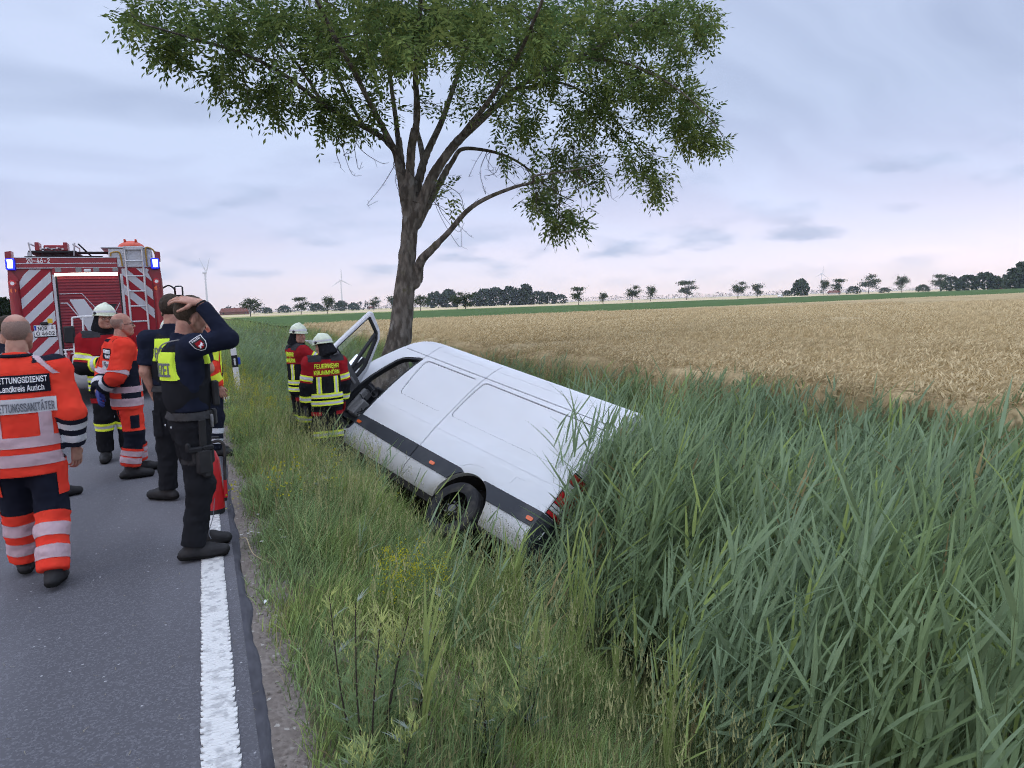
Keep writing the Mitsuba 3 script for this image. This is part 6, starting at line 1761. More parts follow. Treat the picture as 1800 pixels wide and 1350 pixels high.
tag('wheat_field', 'ripe golden wheat field filling the ground beyond the ditch', 'wheat', None, 'stuff')
gsx = axis_pts((-300, 60, 6), (60, 1600, 20))
gm = cut(sheet(gsx, axis_pts((20, 200, 4), (200, 900, 20)), lambda X, Y: 0.42 + 0.25 * (meshkit.fbm(np.stack([X * 0.5, Y * 0.5, 0 * X], -1), 3, 31) - 0.5)), (e0, n1), (h0, -n2), ((6.3, 0, 0), (1, 0, 0)))
put('green_crop', gm, 'crop_mat', True)
tag('green_crop', 'strip of low green crop beyond the wheat field', 'crop', None, 'stuff')
sm = cut(sheet(axis_pts((-3000, 0, 150), (0, 4500, 100)), axis_pts((60, 400, 20), (400, 4500, 150)), lambda X, Y: 0.10 + 0 * X), (h0, n2), ((6.3, 0, 0), (1, 0, 0)))
put('stubble_field', sm, 'stubble_mat')
tag('stubble_field', kind='structure')
# ears of wheat: patches repeated over the nearer field
bsdf('wheat_ear', {'type': 'mesh_attribute', 'name': 'vertex_color'}, 0.9, 0.15)


def ear_patch(n, size, seed, s=1.0):
    r = np.random.default_rng(seed)
    b = np.stack([r.uniform(-size / 2, size / 2, n), r.uniform(-size / 2, size / 2, n), r.normal(0, 0.045, n)], 1)
    ax = np.stack([r.normal(0.45, 0.5, n), r.normal(0, 0.5, n), r.uniform(0.25, 1.0, n)], 1)
    ax /= np.linalg.norm(ax, axis=1, keepdims=True)
    a = np.cross(ax, [0.3, 0.9, 0.2])
    a /= np.linalg.norm(a, axis=1, keepdims=True)
    c = np.cross(ax, a)
    L, w = 0.085 * s * r.uniform(0.8, 1.2, n)[:, None], 0.0085 * s
    V = [b - ax * L * 0.5] + [b - ax * L * 0.1 + w * q for q in (a, c, -a, -c)] + [b + ax * L * 0.6]
    st = b - ax * L * 0.5
    V += [st + [0.0025 * s, 0, 0], st - [0.0025 * s, 0, 0], st + np.stack([r.normal(-0.06, 0.04, n), r.normal(0, 0.04, n), np.full(n, -0.30)], 1)]
    lf = b + np.stack([r.normal(0, 0.04, n), r.normal(0, 0.04, n), r.uniform(-0.16, -0.02, n)], 1)
    ld = np.stack([r.normal(0.08, 0.10, n), r.normal(0, 0.10, n), r.uniform(-0.08, 0.08, n)], 1)
    V += [lf, lf + ld * 0.5 + [0, 0.006 * s, 0.02], lf + ld]
    V = np.stack(V, 1)
    F = np.array([(0, 2, 1), (0, 3, 2), (0, 4, 3), (0, 1, 4), (5, 1, 2), (5, 2, 3), (5, 3, 4), (5, 4, 1), (6, 7, 8), (9, 10, 11)])
    t = r.uniform(0, 1, (n, 1))
    col = np.array([0.66, 0.545, 0.325]) * t + np.array([0.38, 0.29, 0.150]) * (1 - t)
    C = np.repeat(col[:, None], 12, 1)
    C[:, 6:] *= 0.9
    return tm(V.reshape(-1, 3), (F[None] + 12 * np.arange(n)[:, None, None]).reshape(-1, 3)), C.reshape(-1, 3)


wn = 0
for nm, n_, size, seed, s_, lo_, hi_ in (('a', 620, 1.3, 1, 1.05, 0, 15), ('b', 430, 1.8, 2, 1.25, 15, 30), ('c', 420, 3.0, 3, 1.9, 30, 62)):
    m_, c_ = ear_patch(n_, size, seed, s_)
    scene['ear_group_' + nm] = {'type': 'shapegroup', 'ears': mikit.ply(m_, 'wheat_ear', False, color=c_)}
    r = np.random.default_rng(40 + seed)
    for x in np.arange(6.45 + size / 2, 70, size * 0.94):
        for y in np.arange(-3, 75, size * 0.94):
            d = math.hypot(x, y)
            if not (lo_ <= d < hi_) or (np.array([x, y, 0]) - e0) @ n1 > -0.5 * size:
                continue
            u = FWD[:2] @ [x, y]
            lateral = x * 0.9185 - y * 0.395
            if u < 2 or abs(lateral / (u / 0.9937)) > 0.85:
                continue
            wn += 1
            z = float(wz_(np.array(x), np.array(y))) + 0.055
            scene[f'wheat_ears__{wn:03d}'] = {'type': 'instance', 'shapegroup': {'type': 'ref', 'id': 'ear_group_' + nm},
                                              'to_world': T().translate([x + r.normal(0, 0.1), y + r.normal(0, 0.1), z]).rotate([0, 0, 1], float(r.choice([-18, 8, 20, -8]) + r.normal(0, 6)))}
tag('wheat_ears', 'nodding ears and stalks of the ripe wheat', 'wheat', None, 'stuff')

# ------------------------------------------------------------------ far trees, hedges, wind turbines, buildings
leafmat('far_leaf', 0.5, 0.7, 0.1)
bsdf('far_bark', (0.06, 0.055, 0.05), 0.9, 0.1)
rf = np.random.default_rng(77)


def cards(P, size, r, base=(0.040, 0.062, 0.028), var=0.5, flat=0.4):
    n = len(P)
    a, b = r.normal(0, 1, (n, 3)), r.normal(0, 1, (n, 3)) * [1, 1, flat]
    a /= np.linalg.norm(a, axis=1, keepdims=True)
    b -= a * (a * b).sum(1, keepdims=True)
    b /= np.linalg.norm(b, axis=1, keepdims=True)
    s = (size * r.uniform(0.6, 1.3, n))[:, None]
    V = np.stack([P - a * s * 0.5, P + b * s * 0.32, P + a * s * 0.5, P - b * s * 0.32], 1).reshape(-1, 3)
    q = np.arange(0, 4 * n, 4)[:, None] + np.array([[0, 1, 2, 3]])
    c = np.array(base) * (1 - var / 2 + var * r.uniform(0, 1, (n, 1))) * np.array([1, 1, 1.0]) + r.uniform(0, 0.012, (n, 1)) * [1, 1, 0]
    return V, np.vstack([q[:, [0, 1, 2]], q[:, [0, 2, 3]]]), np.repeat(c, 4, 0)


def join_cards(L):
    V, F, C, o = [], [], [], 0
    for v, f, c in L:
        V.append(v)
        F.append(f + o)
        C.append(c)
        o += len(v)
    return tm(np.vstack(V), np.vstack(F)), np.vstack(C)


def avenue_tree(seed, flat):
    """A 10 m roadside tree: trunk, limbs, layered wind-cut crown."""
    r = np.random.default_rng(seed)
    tr = [tube([(0, 0, 0), (0.1, 0, 2.2), (0.2, 0, 4.2)], [0.24, 0.19, 0.15], 7)]
    L = []
    for k in range(14):
        a, z = r.uniform(0, 6.28), r.uniform(3.2, 9.3)
        R = (4.0 if flat else 3.2) * (1 - 0.55 * abs(z - 6.6) / 3.2) * r.uniform(0.5, 1.0)
        c = np.array([0.5 + R * math.cos(a), R * math.sin(a), z + r.normal(0, 0.2)])
        tr.append(tube(crom([(0.2, 0, 3.6 + 0.12 * k), (0.2 + c[0] * 0.4, c[1] * 0.4, (4.2 + c[2]) / 2 + 0.3), c], 3), np.linspace(0.10, 0.03, 7), 5, False))
        n = 95
        P = c + r.normal(0, 1, (n, 3)) * [1.10, 1.10, 0.50 if flat else 0.80]
        L.append(cards(P, 0.72, r, (0.062, 0.088, 0.044)))
    m, c = join_cards(L)
    return cat_(tr), m, c


AV = []
for sd, fl in ((1, True), (2, True), (3, False), (4, True), (5, False)):
    t_, m_, c_ = avenue_tree(sd, fl)
    AV.append((mikit.ply(t_, 'far_bark', True), mikit.ply(m_, 'far_leaf', False, color=c_)))
WHERE = ['beyond the raised police elbow', 'left of the turbine over the two firefighters', 'just right of the turbine over the two firefighters', 'seen over the open van door', 'half hidden behind the ash trunk on its left', 'just right of the ash trunk',
         'in front of the dark wood, left one of a pair', 'in front of the dark wood, right one of a pair', 'first one right of the dark wood', 'thin and pale, second right of the dark wood', 'full crowned, third right of the dark wood', 'small, fourth right of the dark wood',
         'with flat top over the wheat, right of the small one', 'dark and dense, left one of a lone pair', 'with round crown, right one of a lone pair', 'slim, under the right hand wind turbine', 'leaning to the left just right of the turbine', 'large and double crowned on the right', 'small, between the large trees on the right', 'broad, at the left end of the right hand copse']
SPOT = [(440, 557, 34, 0), (529, 553, 31, 1), (575, 552, 30, 2), (657, 546, 24, 3), (692, 545, 26, 4), (739, 548, 30, 0), (803, 546, 32, 3), (818, 545, 31, 4), (1017, 537, 33, 1), (1060, 535, 20, 2), (1111, 532, 30, 3), (1143, 530, 26, 2), (1207, 527, 34, 1), (1297, 525, 30, 3), (1331, 523, 25, 4),
        (1447, 517, 26, 2), (1475, 516, 28, 1), (1527, 515, 34, 3), (1585, 513, 28, 2), (1653, 510, 30, 1)]


def horizon(u):
    return 552 - 0.0339 * (u - 354)


def far_at(u, D):
    """The ground point at distance D (camera depth) in the direction of photo column u."""
    r = np.cross(FWD, UPV)
    d = FWD + (u - 900) / 1250 * r - (horizon(u) - 675) / 1250 * UPV
    p = EYE + d * D
    return np.array([p[0], p[1], 0.0])


for w_, (u, v__, hp, k) in zip(WHERE, SPOT):
    D = float(np.clip(1250 * 1.68 / max(v__ - horizon(u), 4.0), 240, 520))
    hgt = hp * D / 1250
    p = far_at(u, D)
    key = thing('avenue_tree', 'far roadside tree ' + w_, 'tree', 'trees along the far lane')
    M = T().translate(p.tolist()).rotate([0, 0, 1], float(rf.uniform(-40, 40))).scale([hgt / 10.0 * float(rf.uniform(0.85, 1.3)), hgt / 10.0 * 1.08, hgt / 10.0])
    scene[key + '__trunk'] = {**AV[k][0], 'to_world': M}
    scene[key + '__crown'] = {**AV[k][1], 'to_world': M}


def clump(u, D, w, h, n, base=(0.058, 0.080, 0.052), size=None, dome=True):
    """Leaf masses of one tree or bush: w and h in photo pixels at distance D."""
    s = D / 1250
    p = far_at(u, D)
    th = rf.uniform(0, 2 * np.pi, n)
    cz = rf.uniform(0, 1, n) ** 0.75
    rad = np.sqrt(rf.uniform(0.15, 1, n)) * np.sqrt(np.clip(1 - (cz - 0.35) ** 2 / 0.45, 0.03, 1)) * w * s / 2
    P = p + np.stack([rad * np.cos(th), rad * np.sin(th), cz * h * s], 1)
    P[:, 2] += 0.06 * h * s * np.sin(th * 3 + u)
    return cards(P, size or max(h * s * 0.24, 0.6), rf, base, 0.6)


# the dark wood right of the ash: one far-off mass
wood = [clump(u, 620, w, h, 420, (0.050, 0.072, 0.048)) for u, w, h in ((765, 34, 27), (790, 34, 30), (838, 30, 24), (852, 34, 29), (872, 36, 30), (895, 36, 31), (912, 34, 28), (925, 30, 34), (945, 36, 22), (965, 30, 20), (985, 26, 16))]
m_, c_ = join_cards(wood)
put('distant_wood', m_, 'far_leaf', False, c_)
tag('distant_wood', 'dark wood of tall trees on the horizon right of the ash trunk', 'wood', None, 'stuff')
hed = []  # bluish haze of distance is put into these leaf colours
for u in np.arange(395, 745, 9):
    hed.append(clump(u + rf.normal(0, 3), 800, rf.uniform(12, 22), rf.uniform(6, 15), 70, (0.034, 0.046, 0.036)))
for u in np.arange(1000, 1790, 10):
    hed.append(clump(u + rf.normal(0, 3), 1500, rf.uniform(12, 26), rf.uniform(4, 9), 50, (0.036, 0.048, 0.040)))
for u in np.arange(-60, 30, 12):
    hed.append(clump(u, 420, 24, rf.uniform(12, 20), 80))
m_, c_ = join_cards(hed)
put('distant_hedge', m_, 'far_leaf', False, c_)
tag('distant_hedge', 'low haze tinted line of far hedges and treetops along the horizon', 'hedge', None, 'stuff')


def copse_tree(label, u, D, w, h, n=500, base=(0.052, 0.078, 0.046)):
    key = thing('copse_tree', label, 'tree', 'bigger trees and bushes on the horizon')
    v, f, c = clump(u, D, w, h, n, base)
    p = far_at(u, D)
    part(key, 'trunk', tube([p, p + [0, 0, h * D / 1250 * 0.5]], [0.02 * h * D / 1250, 0.01 * h * D / 1250], 6), 'far_bark', True)
    part(key, 'crown', tm(v, f), 'far_leaf', False, None, c)


for a in (('big round dark tree standing alone left of the right hand wind turbine', 1407, 560, 30, 27), ('low dark bush at the left foot of the big round tree', 1384, 560, 18, 10), ('low bush right of the slim tree under the turbine', 1500, 560, 26, 13), ('bush at the right of the large double tree', 1555, 560, 20, 9),
          ('round dark bush left of the right hand copse', 1622, 520, 24, 12), ('dense tree in the right hand copse, left of the middle', 1672, 470, 36, 24), ('dense tree in the right hand copse, in the middle', 1700, 470, 38, 26), ('tallest tree in the right hand copse', 1730, 470, 40, 29), ('tree at the right end of the copse', 1750, 470, 28, 22), ('leafy tree at the very right edge of the picture', 1785, 440, 44, 34), ('pointed treetop at the right edge of the picture', 1798, 440, 30, 44),
          ('bushy tree at the foot of the turbine over the two firefighters', 600, 700, 26, 17), ('dark round bush right of the same turbine foot', 622, 700, 20, 13), ('low tree left of that turbine', 557, 700, 26, 14), ('low bush under the avenue trees left of the van door', 500, 700, 26, 12), ('bush seen just right of the raised elbow', 470, 700, 18, 10), ('hedge bush in front of the long red roof', 425, 640, 30, 9)):
    copse_tree(*a)
# dark trees at the left edge, behind the engine
for lab, u, D, w, h in (('tall dark tree at the left edge beside the fire engine', 6, 70, 60, 66), ('dark tree at the very left edge of the picture', -30, 64, 90, 80)):
    key = thing('roadside_tree', lab, 'tree')
    v, f, c = clump(u, D, w, h, 3600, (0.020, 0.032, 0.018), 0.42)
    p = far_at(u, D)
    part(key, 'trunk', tube([p, p + [0.1, 0, h * D / 1250 * 0.6]], [0.25, 0.12], 8), 'far_bark', True)
    part(key, 'crown', tm(v, f), 'far_leaf', False, None, c)
# wind turbines
bsdf('turbine_white', (0.72, 0.73, 0.75), 0.5, 0.4)


def turbine(label, u, vhub, D, blade, angs, yaw):
    key = thing('wind_turbine', label, 'wind turbine', 'wind turbines on the horizon')
    p = far_at(u, D)
    Hh = (horizon(u) - vhub) * D / 1250 + 1.68
    part(key, 'tower', move(lathe([(0.030 * Hh, 0), (0.020 * Hh, Hh * 0.7), (0.016 * Hh, Hh)], 12), None, p), 'turbine_white', 40)
    M = rz(yaw)
    part(key, 'nacelle', move(cbox((0, 2.0, Hh + 1), (3.6, 9, 3.6), 0.8), M, p), 'turbine_white')
    hub = part(key, 'hub', move(lathe([(0, -2.6), (1.3, -1.6), (1.9, 0), (1.9, 1.2)], 12, 1), M, p + M @ [0, -3.4, Hh + 1]), 'turbine_white', 40)
    for a in angs:
        a = math.radians(a)
        s_ = np.linspace(0, 1, 7)
        ch = np.interp(s_, [0, 0.06, 0.2, 1], [1.2, 1.3, 2.4, 0.5]) * blade / 26
        pts = []
        for s1, c1 in zip(s_, ch):
            pts += [(-c1 * 0.3, -0.18 * c1, s1 * blade), (c1 * 0.7, -0.05 * c1, s1 * blade), (c1 * 0.1, 0.18 * c1, s1 * blade)]
        pts = np.array(pts)
        f_ = []
        for k in range(6):
            for q in range(3):
                a0, a1 = 3 * k + q, 3 * k + (q + 1) % 3
                f_ += [(a0, a1, a1 + 3), (a0, a1 + 3, a0 + 3)]
        b = tm(pts @ ry(a).T, f_)
        part(key, 'blade', move(b, M, p + M @ [0, -3.6, Hh + 1]), 'turbine_white', False)


turbine('tall wind turbine just right of the fire engine, nearest of all', 366, 481, 1250, 27, (-24, 18, 186), 0.5)
turbine('wind turbine standing over the two firefighters', 602, 494, 1600, 27, (2, 118, 238), 0.1)
turbine('wind turbine over the trees on the right', 1444, 482, 2000, 24, (8, 128, 246), -0.3)
turbine('tiny wind turbine at the right end of the dark wood', 983, 519, 4200, 30, (-38, 52, 172), -0.1)
turbine('tiny wind turbine left of the ash trunk', 668, 528, 3800, 30, (5, 125, 245), 0.1)
turbine('tiny low wind turbine touching the left side of the ash trunk', 682, 534, 4000, 26, (-25, 95, 215), 0.1)
# buildings far off
bsdf('roof_red', lambda p, n, uv: mix((0.20, 0.075, 0.055), (0.15, 0.062, 0.05), noise(p.x, p.y, p.z)), 0.9, 0.1)
bsdf('brick_far', (0.19, 0.085, 0.065), 0.9, 0.1)
bsdf('wall_pale', (0.55, 0.54, 0.52), 0.8, 0.2)
bsdf('window_dark', (0.03, 0.035, 0.04), 0.2, 0.5)


def house(label, u, D, w, h, roofm, wallm, base_px=0.0, cat='farmhouse'):
    key = thing('farm_building', label, cat)
    p = far_at(u, D)
    s = D / 1250
    w, h, dpt = w * s, h * s, max(w * s * 0.4, 7)
    yaw = rz(math.atan2(-(p[0]), p[1]))
    part(key, 'wall', move(boxb(-w / 2, w / 2, 0, dpt, 0, h * 0.45), yaw, p), wallm)
    ov = 0.5
    r = tm([(-w / 2 - ov, -ov, h * 0.43), (w / 2 + ov, -ov, h * 0.43), (w / 2 - 1.5, dpt / 2, h), (-w / 2 + 1.5, dpt / 2, h), (-w / 2 - ov, dpt + ov, h * 0.43), (w / 2 + ov, dpt + ov, h * 0.43)], [(0, 1, 2), (0, 2, 3), (3, 2, 5), (3, 5, 4), (0, 3, 4), (1, 5, 2), (0, 4, 5), (0, 5, 1)])
    rk = part(key, 'roof', move(r, yaw, p), roofm)
    part(rk, 'chimney', move(boxb(w * 0.2, w * 0.2 + 1.0, dpt / 2 - 0.5, dpt / 2 + 0.5, h * 0.85, h * 1.1), yaw, p), 'brick_far')
    for x in np.linspace(-w * 0.38, w * 0.38, max(2, int(w / 8))):
        part(key, 'window', move(boxb(x - 0.7, x + 0.7, -0.05, 0.05, h * 0.14, h * 0.34), yaw, p), 'window_dark')


house('long farm building with a low red roof behind the raised police elbow', 412, 620, 48, 12, 'roof_red', 'brick_far')
house('small pale house with red roof among the trees under the right turbine', 1466, 700, 22, 7, 'roof_red', 'wall_pale')
house('red roofed farmhouse showing in the right hand copse', 1762, 520, 26, 10, 'roof_red', 'brick_far')
house('small farmhouse left of the ash trunk under the tiny turbines', 652, 900, 14, 6, 'roof_red', 'wall_pale')
car = thing('far_car', 'tiny pale car on the far lane over the wheat', 'car')
p = far_at(1369, 400) + [0, 0, 0]
yw = rz(0.5)
cm = man(prism(Polygon([(-2.1, 0.35), (2.1, 0.35), (2.15, 0.85), (1.3, 0.95), (0.7, 1.45), (-1.5, 1.45), (-2.1, 0.95)]), 1.75)).rotate((90, 0, 0))
put(car, move(unman(cm), yw, p), 'white_paint')
part(car, 'window', move(boxb(-1.3, 0.65, -1.78, 0.02, 0.98, 1.35), yw, p), 'window_dark')
for x in (-1.3, 1.3):
    for y in (-1.62, -0.13):
        part(car, 'wheel', move(lathe([(0, -0.1), (0.33, -0.1), (0.33, 0.1), (0, 0.1)], 14, 1), yw, p + yw @ [x, y, 0.33]), 'rubber')
# ------------------------------------------------------------------ grasses, reeds and weeds
leafmat('blade', 0.75, 0.5, 0.3)
leafmat('reed_blade', 0.6, 0.42, 0.4)
rg = np.random.default_rng(101)


def ribbons(P, az, th0, bend, L, W, col, nseg=3, tip=None, twist=0.0, r=rg, swell=False):
    """Blades: from P, leaning towards azimuth az at angle th0 from upright, bending further along their length."""
    n = len(P)
    s = np.linspace(0, 1, nseg + 1)
    pos, V = P.astype(float), []
    hd = np.stack([np.cos(az), np.sin(az), 0 * az], 1)
    sd0 = np.stack([-np.sin(az), np.cos(az), 0 * az], 1)
    for k in range(nseg + 1):
        th = th0 + bend * s[k]
        tw = twist * s[k] if np.isscalar(twist) else twist * (0.4 + 0.6 * s[k])
        d = hd * np.sin(th)[:, None] + np.array([0, 0, 1]) * np.cos(th)[:, None]
        nn = np.cross(d, sd0)
        sd = sd0 * np.cos(tw)[:, None] + nn * np.sin(tw)[:, None] if not np.isscalar(tw) else sd0
        w = W * ((min(1.0, 0.45 + 3.0 * s[k]) if swell else 1.0) * (1 - s[k]) ** 0.65 if k < nseg else 0)
        if k < nseg:
            V += [pos + sd * w[:, None] / 2, pos - sd * w[:, None] / 2]
        else:
            V.append(pos)
        pos = pos + d * (L / nseg)[:, None]
    V = np.stack(V, 1)
    m = 2 * nseg + 1
    F = []
    for k in range(nseg - 1):
        a = 2 * k
        F += [(a, a + 1, a + 3), (a, a + 3, a + 2)]
    a = 2 * (nseg - 1)
    F.append((a, a + 1, a + 2))
    F = (np.array(F)[None] + m * np.arange(n)[:, None, None]).reshape(-1, 3)
    c = np.repeat(col[:, None], m, 1)
    if tip is not None:
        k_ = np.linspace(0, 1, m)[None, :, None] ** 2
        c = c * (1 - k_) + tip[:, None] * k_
    return V.reshape(-1, 3), F, c.reshape(-1, 3)


def emit(key, L, mat, label, cat, kind='stuff', parent=None):
    m, c = join_cards(L)
    if parent:
        return part(parent, key, m, mat, False, None, c, kind)
    put(key, m, mat, False, c)
    tag(key, label, cat, None, kind)


def in_view(P, margin=0.24):
    q = P - EYE
    d = q @ FWD
    r = np.cross(FWD, UPV)
    x, y = (q @ r) / np.maximum(d, 0.05), (q @ UPV) / np.maximum(d, 0.05)
    return (d > 0.3) & (np.abs(x) < 0.72 + margin) & (y > -0.54 - margin - 0.25)


def van_free(P, pad=0.06):
    l = (P - VT) @ VR
    return ~((l[:, 0] > -pad) & (l[:, 0] < 5.8) & (np.abs(l[:, 1]) < 1.0 + pad) & (l[:, 2] > -0.15) & (l[:, 2] < 2.62 + pad))


def scatter(n, x0, x1, y0, y1, r=rg, keep=None):
    x, y = r.uniform(x0, x1, n), r.uniform(y0, y1, n)
    if keep is not None:
        k = keep(x, y) > r.uniform(0, 1, n)
        x, y = x[k], y[k]
    P = np.stack([x, y, ground_z(x, y) - 0.02], 1)
    return P


FIG = np.array([[1.48, 9.86], [1.24, 10.75]])


def grass(n, x0, x1, y0, y1, hmin, hmax, w, keep=None, nseg=3, straw=0.08, blue=0.3):
    P = scatter(n, x0, x1, y0, y1, rg, keep)
    P = P[in_view(P)]
    P = P[van_free(P, 0.12)]
    for q in FIG:
        P = P[np.hypot(P[:, 0] - q[0], P[:, 1] - q[1]) > 0.22]
    n = len(P)
    clumpn = meshkit.fbm(P * [1.6, 1.6, 0], 3, 13)
    h = (hmin + (hmax - hmin) * np.clip((clumpn - 0.3) / 0.4, 0, 1)) * rg.uniform(0.55, 1.15, n)
    h *= np.where(P[:, 0] < -1, 1, np.clip((P[:, 0] - 0.06) / 0.42, 0.25, 1)) * (1 - 0.72 * np.exp(-((P[:, 0] - 1.95) / 0.5) ** 2 - ((P[:, 1] - 6.8) / 1.1) ** 2))
    az = np.where(rg.uniform(0, 1, n) < 0.55, rg.normal(0.25, 0.7, n), rg.uniform(0, 2 * np.pi, n)) + 2.0 * (clumpn - 0.5)
    t, u = rg.uniform(0, 1, n), meshkit.fbm(P * [2.3, 2.3, 0] + 7, 3, 17)
    c = np.array([0.245, 0.315, 0.105]) * t[:, None] + np.array([0.175, 0.265, 0.095]) * (1 - t[:, None])
    k = np.clip((u - 0.45) / 0.2, 0, 1)[:, None] * blue
    c = c * (1 - k) + np.array([0.195, 0.275, 0.180]) * k
    k = np.clip((0.48 - u) / 0.2, 0, 1)[:, None] * 0.5
    c = c * (1 - k) + np.array([0.270, 0.300, 0.085]) * k
    c *= rg.choice([0.55, 0.8, 1.0, 1.25, 1.55], (n, 1))
    st = rg.uniform(0, 1, n) < straw
    c[st] = np.array([0.38, 0.32, 0.17]) * rg.uniform(0.6, 1.2, (st.sum(), 1))
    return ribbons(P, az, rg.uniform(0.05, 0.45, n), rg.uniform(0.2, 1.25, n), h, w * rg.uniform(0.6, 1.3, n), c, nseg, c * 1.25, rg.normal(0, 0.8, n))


mown = lambda x, y: np.exp(-((x - 2.35) / 0.50) ** 2 - ((y - 4.2) / 1.5) ** 2)
dens = lambda x, y: np.clip((x - 0.09 - 0.11 * meshkit.noise(np.stack([x * 0, y * 1.7, 0 * x], -1), 5)) / 0.16, 0, 1) * (0.30 + 0.70 * np.clip((meshkit.fbm(np.stack([x * 3, y * 3, 0 * x], -1), 3, 3) - 0.28) / 0.2, 0, 1)) * (1 - 0.55 * mown(x, y))
edge_d = lambda x, y: np.clip((meshkit.fbm(np.stack([x * 5, y * 5, 0 * x], -1), 3, 8) - 0.45) / 0.15, 0, 1) * np.clip((x - 0.12) / 0.15, 0, 1)
G = [grass(66000, 0.10, 3.4, 1.2, 6.0, 0.16, 0.46, 0.0066, dens, 4),
     grass(56000, 0.10, 3.0, 6.0, 13.0, 0.22, 0.58, 0.0085, dens, 3),
     grass(30000, 0.15, 3.4, 13.0, 24.0, 0.30, 0.62, 0.0095, dens, 3),
     grass(16000, 0.25, 6.4, 24.0, 60.0, 0.35, 0.8, 0.018, None, 2),
     grass(7000, 0.2, 6.5, 55.0, 150.0, 0.5, 0.9, 0.06, None, 2),
     grass(2500, 0.12, 0.5, 1.6, 12.0, 0.06, 0.2, 0.0040, edge_d, 3),
     grass(14000, 5.2, 6.5, 3.0, 60.0, 0.5, 0.95, 0.012, None, 2)]
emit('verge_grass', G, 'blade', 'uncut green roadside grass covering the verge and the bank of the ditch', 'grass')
emit('far_verge_grass', [grass(7000, -10.5, -6.2, 6.0, 70.0, 0.3, 0.6, 0.02, None, 2)], 'blade', 'uncut grass on the far side of the road at the left', 'grass')
# seed heads and straw-coloured stalks standing over the grass
P = scatter(6500, 0.35, 3.2, 1.6, 14, rg, lambda x, y: 0.25 + 0.75 * (meshkit.fbm(np.stack([x * 1.2, y * 1.2, 0 * x], -1), 2, 41) > 0.52))
P = P[in_view(P) & van_free(P, 0.1) & (np.hypot((P[:, 0] - 1.9) / 0.55, (P[:, 1] - 6.6) / 1.0) > 1)]
n = len(P)
az = rg.normal(0.3, 0.9, n)
c = np.array([0.36, 0.33, 0.17]) * rg.uniform(0.6, 1.15, (n, 1)) + np.array([0.0, 0.03, 0.0])
hh = rg.uniform(0.45, 0.80, n)
st = ribbons(P, az, rg.uniform(0.02, 0.25, n), rg.uniform(0.05, 0.35, n), hh, np.full(n, 0.0026), c, 3)
tips_ = st[0].reshape(n, 7, 3)[:, 6]
sd_ = []
for k in range(5):
    q = tips_ - np.array([0, 0, 1]) * (0.022 * k)
    sd_.append(ribbons(q + rg.normal(0, 0.003, (n, 3)), rg.uniform(0, 6.28, n), rg.uniform(0.1, 0.6, n), rg.uniform(0, 0.4, n), np.full(n, 0.034), np.full(n, 0.006), c * 1.1, 2))
emit('grass_seed_heads', [st] + sd_, 'blade', 'straw coloured flowering stalks standing above the verge grass', 'grass')


def reeds(P, h, r=rg, nl=13, wind=(0.10, 0.62), tone=None, wleaf=0.024, young=0.0, nseg=4):
    """Common reed: stems bent over by the wind, long leaves streaming to its lee side."""
    n = len(P)
    az = r.normal(wind[0], 0.45, n)
    th0, bd = np.abs(r.normal(0.06, 0.08, n)), r.uniform(0.20, 0.70, n)
    u = meshkit.fbm(P * [0.9, 0.9, 0] + 3, 3, 19)
    t = (r.uniform(0, 1, n)[:, None] * 0.5 + 0.5 * np.clip((u - 0.3) / 0.4, 0, 1)[:, None])
    cl = np.array([0.225, 0.305, 0.190]) * t + np.array([0.190, 0.265, 0.110]) * (1 - t)
    y_ = r.uniform(0, 1, n) < (0.05 + young)
    cl[y_] = np.array([0.29, 0.37, 0.12])
    d_ = r.uniform(0, 1, n) < 0.018
    cl[d_] = np.array([0.30, 0.24, 0.12])
    if tone is not None:
        cl = cl * tone
    cs = cl * 0.5 + np.array([0.10, 0.11, 0.045]) * 0.5
    out = [ribbons(P, az, th0, bd, h, np.full(n, 0.0075), cs, 5, None, r.uniform(0, 3, n)), ribbons(P, az, th0, bd, h, np.full(n, 0.0075), cs, 5, None, 1.57 + r.uniform(0, 3, n))]
    hd = np.stack([np.cos(az), np.sin(az), 0 * az], 1)
    for k in range(nl):
        f = 0.22 + 0.76 * (k + r.uniform(0, 0.8, n)) / nl
        th = th0 + bd * f
        # where the stem is at fraction f (midpoint rule over its bend)
        thm = th0 + bd * f * 0.5
        q = P + (hd * np.sin(thm)[:, None] + np.array([0, 0, 1]) * np.cos(thm)[:, None]) * (h * f)[:, None]
        la = r.normal(wind[0], wind[1], n) + np.where(r.uniform(0, 1, n) < 0.16, np.pi, 0)
        L = r.uniform(0.30, 0.60, n) * (1 - 0.45 * np.abs(f - 0.62)) * np.clip(h / 1.7, 0.5, 1.1)
        a0 = r.uniform(0.45, 1.15, n) * (1.15 - 0.40 * f)
        out.append(ribbons(q, la, a0, r.uniform(-0.12, 0.45, n), L, wleaf * r.uniform(0.6, 1.2, n), cl * r.uniform(0.8, 1.2, (n, 1)), nseg, cl * 1.15, r.normal(0, 0.7, n), r, True))
    return out


